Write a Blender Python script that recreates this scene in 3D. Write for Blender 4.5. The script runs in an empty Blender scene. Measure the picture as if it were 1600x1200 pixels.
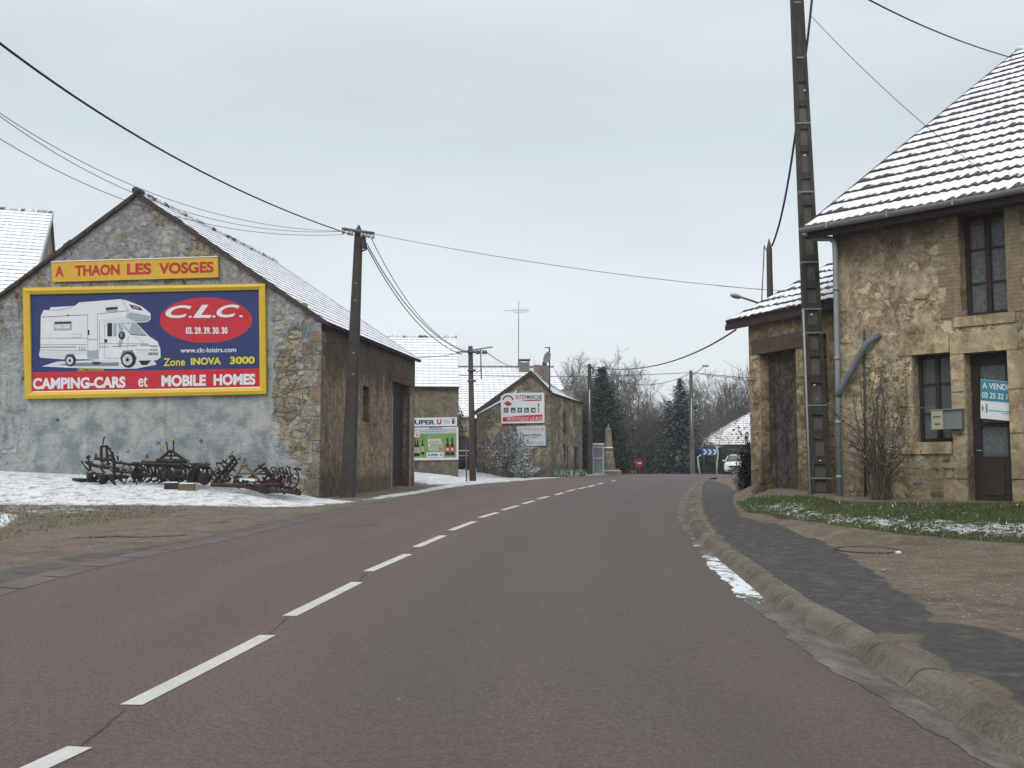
import bpy, math, random
import numpy as np
from mathutils import Vector as V
S = bpy.context.scene
COL = S.collection
# ------------------------------------------------------------------ camera, sky, sun, exposure
EYE = 1.35
PITCH = math.atan(132/1600)
cam_d = bpy.data.cameras.new('camera'); cam = bpy.data.objects.new('camera', cam_d); COL.objects.link(cam)
cam_d.sensor_width = 36; cam_d.lens = 36; cam_d.clip_start = .1; cam_d.clip_end = 3000
cam.location = (0, 0, EYE); cam.rotation_euler = (math.pi/2 + PITCH, 0, 0)
S.camera = cam
SUN_EL, SUN_AZ = math.radians(42), math.radians(202)      # azimuth clockwise from +Y
W = bpy.data.worlds.new("World"); S.world = W; W.use_nodes = True
wn = W.node_tree; wn.nodes.clear()
wo = wn.nodes.new('ShaderNodeOutputWorld'); bg = wn.nodes.new('ShaderNodeBackground')
sky = wn.nodes.new('ShaderNodeTexSky'); sky.sky_type = 'NISHITA'; sky.sun_disc = False
sky.sun_elevation = SUN_EL; sky.sun_rotation = SUN_AZ; sky.air_density = 1.0; sky.dust_density = 4.0
tc = wn.nodes.new('ShaderNodeTexCoord'); sp = wn.nodes.new('ShaderNodeSeparateXYZ')
wn.links.new(tc.outputs['Generated'], sp.inputs[0])
rp = wn.nodes.new('ShaderNodeValToRGB')                    # the overcast: cloud brightness by height above the horizon
cr = rp.color_ramp
for i, (p, c) in enumerate([(0.0, (6.0, 6.35, 6.55)), (.16, (5.6, 6.0, 6.25)), (.30, (4.7, 5.25, 5.6)), (.42, (4.9, 5.4, 5.75)), (1.0, (10.6, 10.8, 11.0))]):
    e = cr.elements[i] if i < 2 else cr.elements.new(p)
    e.position = p; e.color = (c[0]/12, c[1]/12, c[2]/12, 1)
wn.links.new(sp.outputs[2], rp.inputs[0])
mp = wn.nodes.new('ShaderNodeMapping'); mp.inputs['Scale'].default_value = (1, 1, 4.5)
wn.links.new(tc.outputs['Generated'], mp.inputs[0])
nz = wn.nodes.new('ShaderNodeTexNoise'); nz.inputs['Scale'].default_value = 2.2; nz.inputs['Detail'].default_value = 5
wn.links.new(mp.outputs[0], nz.inputs['Vector'])
mr = wn.nodes.new('ShaderNodeMapRange'); mr.inputs[1].default_value = .3; mr.inputs[2].default_value = .7
mr.inputs[3].default_value = 12.3; mr.inputs[4].default_value = 14.3
wn.links.new(nz.outputs[0], mr.inputs[0])
vm = wn.nodes.new('ShaderNodeVectorMath'); vm.operation = 'SCALE'
wn.links.new(rp.outputs[0], vm.inputs[0]); wn.links.new(mr.outputs[0], vm.inputs['Scale'])
mx = wn.nodes.new('ShaderNodeMix'); mx.data_type = 'RGBA'; mx.inputs[0].default_value = .94
wn.links.new(sky.outputs[0], mx.inputs[6]); wn.links.new(vm.outputs[0], mx.inputs[7])
wn.links.new(mx.outputs[2], bg.inputs[0]); bg.inputs[1].default_value = .1
wn.links.new(bg.outputs[0], wo.inputs[0])
sl = bpy.data.lights.new('sun', 'SUN'); sl.energy = 1.0; sl.angle = math.radians(35); sl.color = (1, .97, .93)
so = bpy.data.objects.new('sun', sl); COL.objects.link(so)
so.rotation_euler = (math.pi/2 - SUN_EL, 0, math.pi - SUN_AZ)
S.view_settings.view_transform = 'Standard'; S.view_settings.look = 'None'
S.view_settings.exposure = .40; S.cycles.volume_bounces = 1; S.view_settings.gamma = 1
# ------------------------------------------------------------------ pixel rays (photo pixels, 1600 x 1200)
F = 1600.0; cp, spt = math.cos(PITCH), math.sin(PITCH)
EYEV = V((0, 0, EYE))
def ray(px, py):
    a = (px-800)/F; b = -(py-600)/F
    return V((a, cp - b*spt, spt + b*cp))
def at(px, py, Y):
    r = ray(px, py); return EYEV + r*(Y/r.y)
def onpl(px, py, p0, n):
    r = ray(px, py); return EYEV + r*((p0-EYEV).dot(n)/r.dot(n))
# ------------------------------------------------------------------ ground heights
_ky = [-40, 2, 6, 10, 14, 20, 29, 40, 52, 66, 82, 95, 110, 150, 400, 3000]
_kz = [-1.35, -1.35, -1.345, -1.30, -1.215, -1.06, -.83, -.66, -.52, -.46, -.43, -.5, -.9, -2.5, -8, -20]
_yy = np.concatenate([np.arange(-40, 150, .25), [200, 400, 3000]])
_zz = np.interp(_yy, _ky, _kz)
_k = np.ones(21)/21
_zs = _zz.copy(); _zs[10:-13] = np.convolve(_zz[:-3], _k, 'valid')[:len(_zs[10:-13])]
def zr(Y): return np.interp(Y, _yy, _zs) + EYE
def ss(t): t = np.clip(t, 0, 1); return t*t*(3-2*t)
def solve(px, py, fn):
    r = ray(px, py); Y0 = 2.5
    def g(Y):
        p = EYEV + r*(Y/r.y); return p.z - float(fn(p.x, p.y))
    Y = Y0; st = .25
    while Y < 160 and g(Y) > 0: Y += st
    a, b = Y-st, Y
    for _ in range(30):
        m = (a+b)/2
        if g(m) > 0: a = m
        else: b = m
    return EYEV + r*(b/r.y)
def gpr(px, py): return solve(px, py, lambda x, y: zr(y))
def curve_fn(pts, extra_lo, extra_hi):
    q = sorted([(p.y, p.x) for p in pts]); ys = [a for a, _ in q]; xs = [b for _, b in q]
    ys = [a for a, _ in extra_lo]+ys+[a for a, _ in extra_hi]; xs = [b for _, b in extra_lo]+xs+[b for _, b in extra_hi]
    d = np.arange(-40, 150, .1); v = np.interp(d, ys, xs); k = np.ones(9)/9
    v2 = v.copy(); v2[4:-4] = np.convolve(v, k, 'valid')
    return lambda Y: np.interp(Y, d, v2)
RED = [(1560,1195),(1520,1172),(1380,1092),(1276,1024),(1208,968),(1160,930),(1114,884),(1098,866),(1072,832),(1060,803),(1064,783),(1075,768),(1086,756),(1098,750)]
FOOT = [(1600,1195),(1476,1112),(1392,1060),(1300,1000),(1208,944),(1160,902),(1120,870),(1092,846),(1075,818),(1071,796),(1081,770),(1091,757),(1103,750)]
LEFT = [(0,930),(75,907),(180,880),(249,865),(300,856),(420,829),(500,808),(600,786),(700,766),(780,756),(870,747),(930,743.5)]
_hi = [(54, 14), (58, 30), (64, 60), (150, 70)]
RX = curve_fn([gpr(*p) for p in RED], [(-40, 3.6), (0, 2.75)], _hi)
KX = curve_fn([gpr(*p) for p in FOOT], [(-40, 3.9), (0, 3.0)], _hi)
LX = curve_fn([gpr(*p) for p in LEFT], [(-40, -4.5), (0, -4.6)], [(85, 9), (90, 9), (150, 9)])
# main fixed corners
G0 = V((-5.44, 29, 0)); BE = V((.164, .9865, 0)); BS = V((.9865, -.164, 0))          # barn corner
HC = V((6.02, 18.95, 0)); HE = V((.697, -.717, 0)); HS = V((-.717, -.697, 0))        # tan house corner
OA = V((5.28, 22.7, 0)); OB = V((6.52, 19.56, 0))                                      # outbuilding front ends
def segdist(X, Y, a, b):
    dx, dy = b[0]-a[0], b[1]-a[1]; L2 = dx*dx+dy*dy
    t = np.clip(((X-a[0])*dx+(Y-a[1])*dy)/L2, 0, 1)
    return np.hypot(X-(a[0]+t*dx), Y-(a[1]+t*dy))
_HB = HC + HE*14
def T(X, Y):
    X = np.asarray(X, float); Y = np.asarray(Y, float)
    base = zr(Y); d = X-KX(Y); z = base.copy() if base.shape else np.array(base)
    w = np.minimum(segdist(X, Y, HC, _HB), segdist(X, Y, OA, OB))
    ins = ((X-HC.x)*HS.x+(Y-HC.y)*HS.y) < 0
    w = np.where(ins & (d > 1) & (X-HC.x > (Y-HC.y)*-.3) & (Y < 26), 0, w)
    farf = 1-ss((Y-44)/8)
    right = (.12*ss((d-.08)/.16) + .47*(1-ss(w/3.9))*ss((d-.6)/1.5))*farf - .03*(1-ss((d-.02)/.12))
    dl = LX(Y)-X
    t = (X-G0.x)*-.9865+(Y-G0.y)*.164; wf = (X-G0.x)*-.164+(Y-G0.y)*-.9865
    rise = np.interp(t, [-1, 0, 1.1, 3.1, 7, 10, 25, 80], [0, .0, .22, .42, .62, .74, 1.1, 1.3])*(1-ss(wf/6.5))
    left = -.03*(1-ss(dl/.2)) + rise*ss(dl/1.0)
    mid = (LX(Y)+KX(Y))/2
    return z + np.where(X > mid, right, left)
def gp(px, py): return solve(px, py, T)
def gz(x, y): return float(T(x, y))
# ------------------------------------------------------------------ mesh building
class MB:
    def __init__(s): s.v = []; s.f = []; s.m = []; s.uv = []; s.sm = []
    def face(s, pts, m=0, uv=None, smooth=False):
        i = len(s.v); s.v += [tuple(p) for p in pts]; s.f.append(tuple(range(i, i+len(pts)))); s.m.append(m)
        s.uv.append(uv); s.sm.append(smooth)
    def box(s, o, a, b, c, m=0):           # corner o, three edge vectors
        o, a, b, c = V(o), V(a), V(b), V(c)
        if a.cross(b).dot(c) < 0: a, b = b, a
        P = [o, o+a, o+a+b, o+b, o+c, o+a+c, o+a+b+c, o+b+c]
        for q in ((3,2,1,0), (4,5,6,7), (0,1,5,4), (1,2,6,5), (2,3,7,6), (3,0,4,7)): s.face([P[k] for k in q], m)
    def cbox(s, c, sx, sy, sz, m=0, rz=0):
        a = V((math.cos(rz), math.sin(rz), 0)); b = V((-math.sin(rz), math.cos(rz), 0))
        s.box(V(c)-a*sx/2-b*sy/2-V((0, 0, sz/2)), a*sx, b*sy, V((0, 0, sz)), m)
    def tube(s, pts, r, n=6, m=0, cap=True, smooth=True):
        pts = [V(p) for p in pts]; rs = r if isinstance(r, (list, tuple)) else [r]*len(pts)
        base = len(s.v); up = None
        for i, p in enumerate(pts):
            d = (pts[min(i+1, len(pts)-1)]-pts[max(i-1, 0)]).normalized()
            if up is None:
                up = V((0, 0, 1)) if abs(d.z) < .9 else V((1, 0, 0))
            a = d.cross(up)
            if a.length < 1e-4: a = d.cross(V((0, 1, 0)))
            a.normalize(); b = a.cross(d); up = b
            for k in range(n):
                an = 2*math.pi*k/n; s.v.append(tuple(p+(a*math.cos(an)+b*math.sin(an))*rs[i]))
        for i in range(len(pts)-1):
            for k in range(n):
                k2 = (k+1) % n
                s.f.append((base+i*n+k, base+(i+1)*n+k, base+(i+1)*n+k2, base+i*n+k2)); s.m.append(m); s.uv.append(None); s.sm.append(smooth)
        if cap and n > 2:
            s.f.append(tuple(base+k for k in range(n))); s.m.append(m); s.uv.append(None); s.sm.append(False)
            e = base+(len(pts)-1)*n; s.f.append(tuple(e+k for k in reversed(range(n)))); s.m.append(m); s.uv.append(None); s.sm.append(False)
    def loft(s, rings, m=0, smooth=True, cap=True):
        n = len(rings[0]); base = len(s.v)
        for r in rings: s.v += [tuple(p) for p in r]
        for i in range(len(rings)-1):
            for k in range(n):
                k2 = (k+1) % n; s.f.append((base+i*n+k, base+i*n+k2, base+(i+1)*n+k2, base+(i+1)*n+k)); s.m.append(m); s.uv.append(None); s.sm.append(smooth)
        if cap:
            for q in (tuple(base+k for k in reversed(range(n))), tuple(base+(len(rings)-1)*n+k for k in range(n))):
                s.f.append(q); s.m.append(m); s.uv.append(None); s.sm.append(False)
    def build(s, name, mats, parent=None, kind=None):
        if not isinstance(mats, (list, tuple)): mats = [mats]
        off = V((0, 0, 0)); p = parent
        while p is not None: off += p.location; p = p.parent
        me = bpy.data.meshes.new(name)
        vv = np.array(s.v, float) - np.array(off)
        me.from_pydata(vv.tolist(), [], s.f)
        for x in mats: me.materials.append(x)
        me.polygons.foreach_set('material_index', s.m); me.polygons.foreach_set('use_smooth', s.sm)
        if any(u is not None for u in s.uv):
            ul = me.uv_layers.new(name='UVMap'); dat = []
            for f, u in zip(s.f, s.uv): dat += [c for q in (u if u is not None else [(0, 0)]*len(f)) for c in q]
            ul.data.foreach_set('uv', dat)
        me.update()
        o = bpy.data.objects.new(name, me); COL.objects.link(o)
        if parent: o.parent = parent
        if kind: o['kind'] = kind
        return o
def tag(o, label, cat, group=None, kind=None):
    o['label'] = label; o['category'] = cat
    if group: o['group'] = group
    if kind: o['kind'] = kind
    return o
def thing(name, loc, label, cat, group=None):
    o = bpy.data.objects.new(name, None); COL.objects.link(o); o.location = loc; o.empty_display_size = .2
    return tag(o, label, cat, group)
def recenter(o, loc):
    """move the origin of a single-mesh thing to loc"""
    o.data.transform(__import__('mathutils').Matrix.Translation(-V(loc))); o.location = loc; return o
def dup(root, loc, rz=0, label=None, scale=1):
    r = root.copy(); COL.objects.link(r); r.location = loc; r.rotation_euler = (0, 0, rz); r.scale = (scale,)*3
    if label: r['label'] = label
    for ch in root.children:
        c = ch.copy(); COL.objects.link(c); c.parent = r
        for g in ch.children:
            d = g.copy(); COL.objects.link(d); d.parent = c
    return r
# ------------------------------------------------------------------ materials
class NT:
    def __init__(s, name, rough=.85, spec=.25):
        s.mat = bpy.data.materials.new(name); s.mat.use_nodes = True; s.t = s.mat.node_tree
        s.b = s.t.nodes['Principled BSDF']; s.b.inputs['Roughness'].default_value = rough
        s.b.inputs['Specular IOR Level'].default_value = spec; s._oc = None; s._uv = None
    def put(s, sock, v):
        if hasattr(v, 'node'): s.t.links.new(v, sock)
        elif isinstance(v, (tuple, list)) and len(v) == 3 and sock.type == 'RGBA': sock.default_value = (*v, 1)
        else: sock.default_value = v
    def node(s, ty): return s.t.nodes.new(ty)
    @property
    def oc(s):
        if s._oc is None: s._oc = s.node('ShaderNodeTexCoord')
        return s._oc.outputs['Object']
    @property
    def uv(s):
        if s._oc is None: s._oc = s.node('ShaderNodeTexCoord')
        return s._oc.outputs['UV']
    def scl(s, v, k):
        m = s.node('ShaderNodeMapping'); s.put(m.inputs[0], v); m.inputs['Scale'].default_value = k; return m.outputs[0]
    def noise(s, sc, det=5, ro=.6, vec=None, dist=0):
        n = s.node('ShaderNodeTexNoise'); s.put(n.inputs['Vector'], vec or s.oc); n.inputs['Scale'].default_value = sc
        n.inputs['Detail'].default_value = det; n.inputs['Roughness'].default_value = ro; n.inputs['Distortion'].default_value = dist; return n.outputs[0]
    def voro(s, sc, vec=None, feat='F1', out=0, rnd=1):
        n = s.node('ShaderNodeTexVoronoi'); n.feature = feat; s.put(n.inputs['Vector'], vec or s.oc); n.inputs['Scale'].default_value = sc
        n.inputs['Randomness'].default_value = rnd; return n.outputs[out]
    def ramp(s, f, stops, interp='LINEAR'):
        n = s.node('ShaderNodeValToRGB'); n.color_ramp.interpolation = interp
        for i, (p, c) in enumerate(stops):
            e = n.color_ramp.elements[i] if i < 2 else n.color_ramp.elements.new(p)
            e.position = p; e.color = (*c, 1) if isinstance(c, tuple) else (c, c, c, 1)
        s.put(n.inputs[0], f); return n.outputs[0]
    def mix(s, f, a, b, mode='MIX'):
        n = s.node('ShaderNodeMix'); n.data_type = 'RGBA'; n.blend_type = mode
        s.put(n.inputs[0], f); s.put(n.inputs[6], a); s.put(n.inputs[7], b); return n.outputs[2]
    def math(s, op, a, b=0.0, c=0.0, clamp=False):
        n = s.node('ShaderNodeMath'); n.operation = op; n.use_clamp = clamp
        s.put(n.inputs[0], a); s.put(n.inputs[1], b); s.put(n.inputs[2], c); return n.outputs[0]
    def step(s, x, lo, hi):
        n = s.node('ShaderNodeMapRange'); n.interpolation_type = 'SMOOTHSTEP'; s.put(n.inputs[0], x); s.put(n.inputs[1], lo); s.put(n.inputs[2], hi); return n.outputs[0]
    def sep(s, v):
        n = s.node('ShaderNodeSeparateXYZ'); s.put(n.inputs[0], v); return n.outputs
    def attr(s, name):
        n = s.node('ShaderNodeAttribute'); n.attribute_name = name; return n
    def bump(s, h, st=.5, dist=.02):
        n = s.node('ShaderNodeBump'); n.inputs['Strength'].default_value = st; n.inputs['Distance'].default_value = dist
        s.put(n.inputs['Height'], h); s.t.links.new(n.outputs[0], s.b.inputs['Normal'])
    def col(s, c): s.put(s.b.inputs['Base Color'], c); return s
    def rough(s, c): s.put(s.b.inputs['Roughness'], c); return s
_mc = {}
def flat(name, c, var=.18, sc=6, rough=.7, metal=0, bump=0, spec=.3):
    if name in _mc: return _mc[name]
    m = NT(name, rough, spec); n = m.noise(sc, 6, .65)
    m.col(m.ramp(n, [(.25, tuple(x*(1-var) for x in c)), (.75, tuple(min(1, x*(1+var)) for x in c))]))
    m.b.inputs['Metallic'].default_value = metal
    if bump: m.bump(n, bump, .02)
    _mc[name] = m.mat; return m.mat
def wall_mat(name, stops, patch=None, pth=(.52, .6), psc=.7, stain=(.05, .04, .03), stm=.6, stone=None, ssc=2.2, sth=(.5, .58), bstr=.6, damp=.5, teal=None, eave=None):
    """weathered lime render: fbm colour, flaked patches, exposed rubble stone, vertical rain streaks, damp foot"""
    m = NT(name, .93, .15); z = m.sep(m.oc)[2]
    big = m.noise(.55, 8, .68, dist=.6); fine = m.noise(9, 8, .7); grain = m.noise(60, 3, .6)
    c = m.ramp(m.step(m.math('MULTIPLY_ADD', fine, .5, m.math('MULTIPLY', m.noise(2.1, 10, .76, None, .3), .5)), .33, .67), stops)
    c = m.mix(m.math('MULTIPLY', m.step(big, .38, .62), .35), c, m.mix(1, c, (.62, .60, .58), 'MULTIPLY'))
    h = m.math('MULTIPLY_ADD', fine, .6, m.math('MULTIPLY', grain, .25))
    if patch:
        pn = m.noise(psc, 11, .68, m.scl(m.oc, (1, 1, 1)), .35)
        pf = m.step(pn, *pth); c = m.mix(pf, c, m.mix(fine, patch, tuple(x*1.35 for x in patch)))
        h = m.math('SUBTRACT', h, m.math('MULTIPLY', pf, .7))
    p2 = m.step(m.noise(2.6, 11, .72, None, .35), .52, .57); c = m.mix(m.math('MULTIPLY', p2, .6), c, m.mix(1, c, (.50, .45, .38), 'MULTIPLY'))
    p3 = m.step(m.noise(4.3, 6, .6, m.scl(m.oc, (1, 1, 1.3)), .2), .58, .61); c = m.mix(m.math('MULTIPLY', p3, .6), c, m.mix(1, c, (1.5, 1.45, 1.35), 'MULTIPLY'))
    if stone:
        wv = m.node('ShaderNodeVectorMath'); wv.operation = 'ADD'
        wn_ = m.node('ShaderNodeTexNoise'); m.put(wn_.inputs['Vector'], m.oc); wn_.inputs['Scale'].default_value = 2.5; wn_.inputs['Detail'].default_value = 3
        ws = m.node('ShaderNodeVectorMath'); ws.operation = 'SCALE'; m.put(ws.inputs[0], wn_.outputs[1]); ws.inputs['Scale'].default_value = .35
        m.put(wv.inputs[0], m.oc); m.put(wv.inputs[1], ws.outputs[0])
        sv = m.scl(wv.outputs[0], (1, 1, 2.1))
        ed = m.voro(ssc, sv, 'DISTANCE_TO_EDGE'); cc = m.sep(m.voro(ssc, sv, 'F1', 1))[0]
        sf = m.step(m.noise(.8, 8, .6, m.scl(m.oc, (1.3, 1.3, .9)), .4), *sth)
        joint = m.step(m.math('MULTIPLY_ADD', fine, .06, ed), .035, .085)
        sc_ = m.mix(1, m.mix(fine, stone, tuple(x*1.5 for x in stone)), m.math('MULTIPLY_ADD', cc, .7, .62), 'MULTIPLY')
        sc_ = m.mix(joint, tuple(x*.5 for x in stone), sc_)
        c = m.mix(sf, c, sc_)
        h = m.math('ADD', h, m.math('MULTIPLY', sf, m.math('MULTIPLY_ADD', joint, 1.6, -1.8)))
    if teal:
        tf = m.step(m.noise(.9, 6, .55, m.scl(m.oc, (.7, .7, 1.2))), .5, .68); c = m.mix(m.math('MULTIPLY', tf, .75), c, teal)
    st = m.noise(1.0, 8, .7, m.scl(m.oc, (1.9, 1.9, .34)), .5)
    sf2 = m.math('MULTIPLY', m.step(st, .5, .7), stm*.75); c = m.mix(sf2, c, stain)
    if eave:                                             # wall gets darker towards the eaves, with a streaked edge
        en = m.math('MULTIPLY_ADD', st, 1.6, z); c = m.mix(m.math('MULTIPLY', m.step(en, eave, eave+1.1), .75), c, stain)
    dn = m.math('SUBTRACT', 1.0, m.step(m.math('SUBTRACT', z, m.math('MULTIPLY', big, .9)), .0, .55))
    c = m.mix(m.math('MULTIPLY', dn, damp), c, stain)
    dk = m.voro(5, m.scl(m.oc, (1, 1, 1)), 'F1'); c = m.mix(m.math('MULTIPLY', m.math('SUBTRACT', 1.0, m.step(m.math('ADD', dk, m.math('MULTIPLY', fine, .3)), .18, .3)), .55), c, stain)
    m.col(c); m.bump(h, bstr, .05); return m.mat
def roof_mat(name, dark=.2, tile=(.06, .045, .04), wave=.22, amp=.06, bare=.0, jag=.35, snow=(.78, .81, .85)):
    m = NT(name, .8, .2); u = m.sep(m.uv); v = m.math('FRACT', u[1])
    tooth = m.math('MULTIPLY', m.math('SINE', m.math('MULTIPLY', u[0], 2*math.pi/wave)), amp)
    n1 = m.noise(1.7, 6, .7); n2 = m.noise(14, 4, .7, m.scl(m.uv, (1, 2.0, 1)))
    cell = m.node('ShaderNodeTexWhiteNoise'); cell.noise_dimensions = '3D'; cv_ = m.node('ShaderNodeCombineXYZ'); m.put(cv_.inputs[0], m.math('FLOOR', m.math('DIVIDE', u[0], wave))); m.put(cv_.inputs[1], m.math('FLOOR', u[1])); m.put(cell.inputs['Vector'], cv_.outputs[0])
    tooth = m.math('ADD', tooth, m.math('MULTIPLY', m.math('POWER', cell.outputs[0], 3.0), jag*.42))
    th = m.math('ADD', tooth, m.math('ADD', dark-.5*jag*.6, m.math('ADD', m.math('MULTIPLY', m.math('SUBTRACT', n1, .5), jag*1.4), m.math('MULTIPLY', n2, jag*.6))))
    f = m.step(m.math('SUBTRACT', v, th), -.03, .07)
    f = m.math('MULTIPLY', f, m.step(m.math('MULTIPLY_ADD', n2, .35, m.noise(3.1, 5, .7, m.scl(m.uv, (1, .5, 1)))), .45, .53)) if jag > .5 else f
    if bare:
        f = m.math('MULTIPLY', f, m.step(m.noise(.8, 7, .7, None, .5), bare-.05, bare+.05))
    tl = m.mix(n2, tile, tuple(x*1.8 for x in tile))
    m.col(m.mix(f, tl, m.mix(n1, snow, tuple(x*.93 for x in snow))))
    m.bump(m.math('MULTIPLY_ADD', f, .8, m.math('MULTIPLY', n2, .3)), .5, .03); return m.mat
def frosty(name, c, th=.25, amt=.9, nsc=9, c2=None):
    """twigs or leaves with snow lying on what faces up"""
    m = NT(name, .85, .15); g = m.node('ShaderNodeNewGeometry'); nz = m.sep(g.outputs['Normal'])[2]
    n = m.noise(nsc, 3, .6, g.outputs['Position']); f = m.math('MULTIPLY', m.step(m.math('MULTIPLY_ADD', n, .9, m.math('MULTIPLY', m.math('ABSOLUTE', nz), .55)), .62+th*.5, .85+th*.5), amt)
    m.col(m.mix(f, m.mix(m.noise(3, 2, .5, g.outputs['Position']), c, c2 or tuple(x*1.7 for x in c)), (.74, .77, .8))); return m.mat
# ------------------------------------------------------------------ setting: ground, road, kerb
def spaced(lo, hi, step, far_lo, far_hi, g=1.22):
    a = list(np.arange(lo, hi+1e-6, step)); s = step; x = hi
    while x < far_hi: s = min(s*g, 120); x += s; a.append(x)
    s = step; x = lo; b = []
    while x > far_lo: s = min(s*g, 120); x -= s; b.append(x)
    return np.array(b[::-1]+a)
gx = spaced(-13.5, 11.0, .12, -1200, 1200); gy = spaced(3.2, 34, .12, -60, 1500, 1.06)
GX, GY = np.meshgrid(gx, gy); GZ = T(GX, GY)
rs_ = np.random.default_rng(5)
def inpoly(X, Y, P):
    r = np.zeros(X.shape, bool); n = len(P)
    for i in range(n):
        (x1, y1), (x2, y2) = P[i], P[(i+1) % n]
        c = ((y1 > Y) != (y2 > Y)) & (X < (x2-x1)*(Y-y1)/((y2-y1) if y2 != y1 else 1e-9)+x1); r ^= c
    return r
def pxpoly(pts): return [(p.x, p.y) for p in (gp(*q) for q in pts)]
def blur(a, n):
    for _ in range(n):
        b = np.pad(a, 1, mode='edge'); a = (b[1:-1, 1:-1]*2+b[:-2, 1:-1]+b[2:, 1:-1]+b[1:-1, :-2]+b[1:-1, 2:])/6
    return a
def mask(polys, val=1., n=4):
    a = np.zeros(GX.shape)
    for P in polys: a[inpoly(GX, GY, P)] = val
    return blur(a, n)
# snow, lawn, dark asphalt patches, worn grey asphalt: where they lie on the ground
P_snowL = pxpoly([(-260,720),(0,726),(130,738),(330,750),(440,760),(500,776),(560,784),(480,792),(300,791),(120,790),(0,789),(-260,786)])
P_snowL2 = pxpoly([(-200,802),(0,800),(30,806),(10,822),(0,826),(-200,832)])
P_snowT = pxpoly([(0,789),(130,788),(180,795),(90,806),(0,800)])
P_verge = pxpoly([(565,782),(600,773),(648,767),(690,758),(745,751),(800,747.5),(870,743.8),(905,742),(925,740.5),(955,739.3),(975,739),(985,740),(965,741.2),(940,742),(900,744.5),(860,748),(800,752.5),(752,756),(705,762),(650,772),(600,779)])
P_back = [(-9, 41.5), (-2.5, 41), (.8, 55), (4, 66), (8, 79.5), (0, 100), (-60, 100), (-60, 40)]
P_lawn = pxpoly([(1150,786),(1170,779),(1240,777),(1310,784),(1500,786),(1700,788),(1900,800),(1900,880),(1700,856),(1600,849),(1500,843),(1400,834),(1300,820),(1220,812),(1165,800)])
P_lsnow = pxpoly([(1180,800),(1165,790),(1200,790),(1290,803),(1380,806),(1500,815),(1600,815),(1900,818),(1900,872),(1700,850),(1600,843),(1500,838),(1400,830),(1300,817),(1230,811)])
P_aspA = pxpoly([(1100,752),(1135,757),(1150,768),(1145,785),(1158,808),(1205,818),(1290,848),(1375,900),(1402,922),(1440,943),(1457,962),(1422,986),(1390,996),(1330,985),(1275,950),(1222,918),(1180,888),(1152,868),(1118,830),(1100,800),(1096,772)])
P_aspB = pxpoly([(1430,1000),(1468,969),(1500,974),(1560,985),(1640,1010),(1800,1090),(1800,1300),(1640,1120),(1560,1075),(1480,1040)])
P_aspC = pxpoly([(-300,960),(0,893),(110,868),(240,852),(330,836),(420,815),(520,795),(560,788),(640,776),(720,763),(790,754),(900,745),(905,749),(700,768),(600,788),(500,810),(420,831),(300,860),(180,884),(75,911),(0,935),(-300,1030)])
snow = np.maximum.reduce([mask([P_snowL], .78, 6), mask([P_snowL2], .95, 3), mask([P_snowT], .42, 4), mask([P_verge], .72, 2), mask([P_back], .8, 3), mask([P_lsnow], .56, 6), mask([P_lawn], .20, 4)])
lawn = np.maximum(mask([P_lawn], 1, 3), 0); asp = mask([P_aspA, P_aspB], 1, 2); old = mask([P_aspC], 1, 3)
fard = ((GY > 92) | (GX > 14) & (GY > 20) | (GX < -25)).astype(float)
verts = np.stack([GX, GY, GZ], -1).reshape(-1, 3); ny, nx = GX.shape
ii = (np.arange(ny-1)[:, None]*nx+np.arange(nx-1)[None]).reshape(-1)
me = bpy.data.meshes.new('ground'); me.from_pydata(verts.tolist(), [], np.stack([ii, ii+1, ii+nx+1, ii+nx], -1).tolist())
for nm, arr in (('snow', snow), ('lawn', lawn), ('asp', asp), ('old', old), ('far', fard)):
    at_ = me.attributes.new(nm, 'FLOAT', 'POINT'); at_.data.foreach_set('value', arr.reshape(-1).astype(np.float32))
me.polygons.foreach_set('use_smooth', [True]*len(me.polygons))
ground = bpy.data.objects.new('ground', me); COL.objects.link(ground); ground['kind'] = 'structure'
m = NT('ground_mat', .95, .1)
fine = m.noise(22, 9, .85); grit = m.noise(90, 5, .85); big = m.noise(.5, 6, .6); med = m.noise(3.2, 8, .7, None, .4)
dirt = m.ramp(m.math('MULTIPLY_ADD', fine, .45, m.math('MULTIPLY_ADD', grit, .25, m.math('MULTIPLY', med, .3))), [(.40, (.08, .066, .049)), (.5, (.155, .130, .100)), (.60, (.245, .212, .17))])
dirt = m.mix(m.math('MULTIPLY', m.step(grit, .6, .75), .4), dirt, (.32, .28, .23))
pb_st = m.voro(26); dirt = m.mix(m.math('MULTIPLY', m.math('SUBTRACT', 1.0, m.step(pb_st, .12, .2)), m.step(fine, .5, .6)), dirt, (.36, .33, .28))
dirt = m.mix(m.math('MULTIPLY', m.step(m.noise(1.1, 8, .7, m.scl(m.oc, (.6, 1.4, 1))), .52, .62), .5), dirt, (.085, .068, .045))
asph = m.ramp(m.math('MULTIPLY_ADD', grit, .6, m.math('MULTIPLY', m.noise(7, 8, .75), .4)), [(.38, (.042, .041, .040)), (.5, (.072, .070, .068)), (.62, (.12, .116, .11))])
oldc = m.ramp(m.math('MULTIPLY_ADD', grit, .35, m.math('MULTIPLY', med, .65)), [(.38, (.07, .066, .06)), (.62, (.16, .148, .138))])
grs = m.ramp(m.math('MULTIPLY_ADD', fine, .6, m.math('MULTIPLY', med, .4)), [(.36, (.022, .030, .012)), (.5, (.055, .068, .027)), (.64, (.11, .098, .05))])
def edge(a, k, lo=.42, hi=.58, src=None): return m.step(m.math('MULTIPLY_ADD', m.math('SUBTRACT', src or med, .5), k, m.attr(a).outputs['Fac']), lo, hi)
c = m.mix(edge('old', .9, .35, .75), dirt, oldc)
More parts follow.
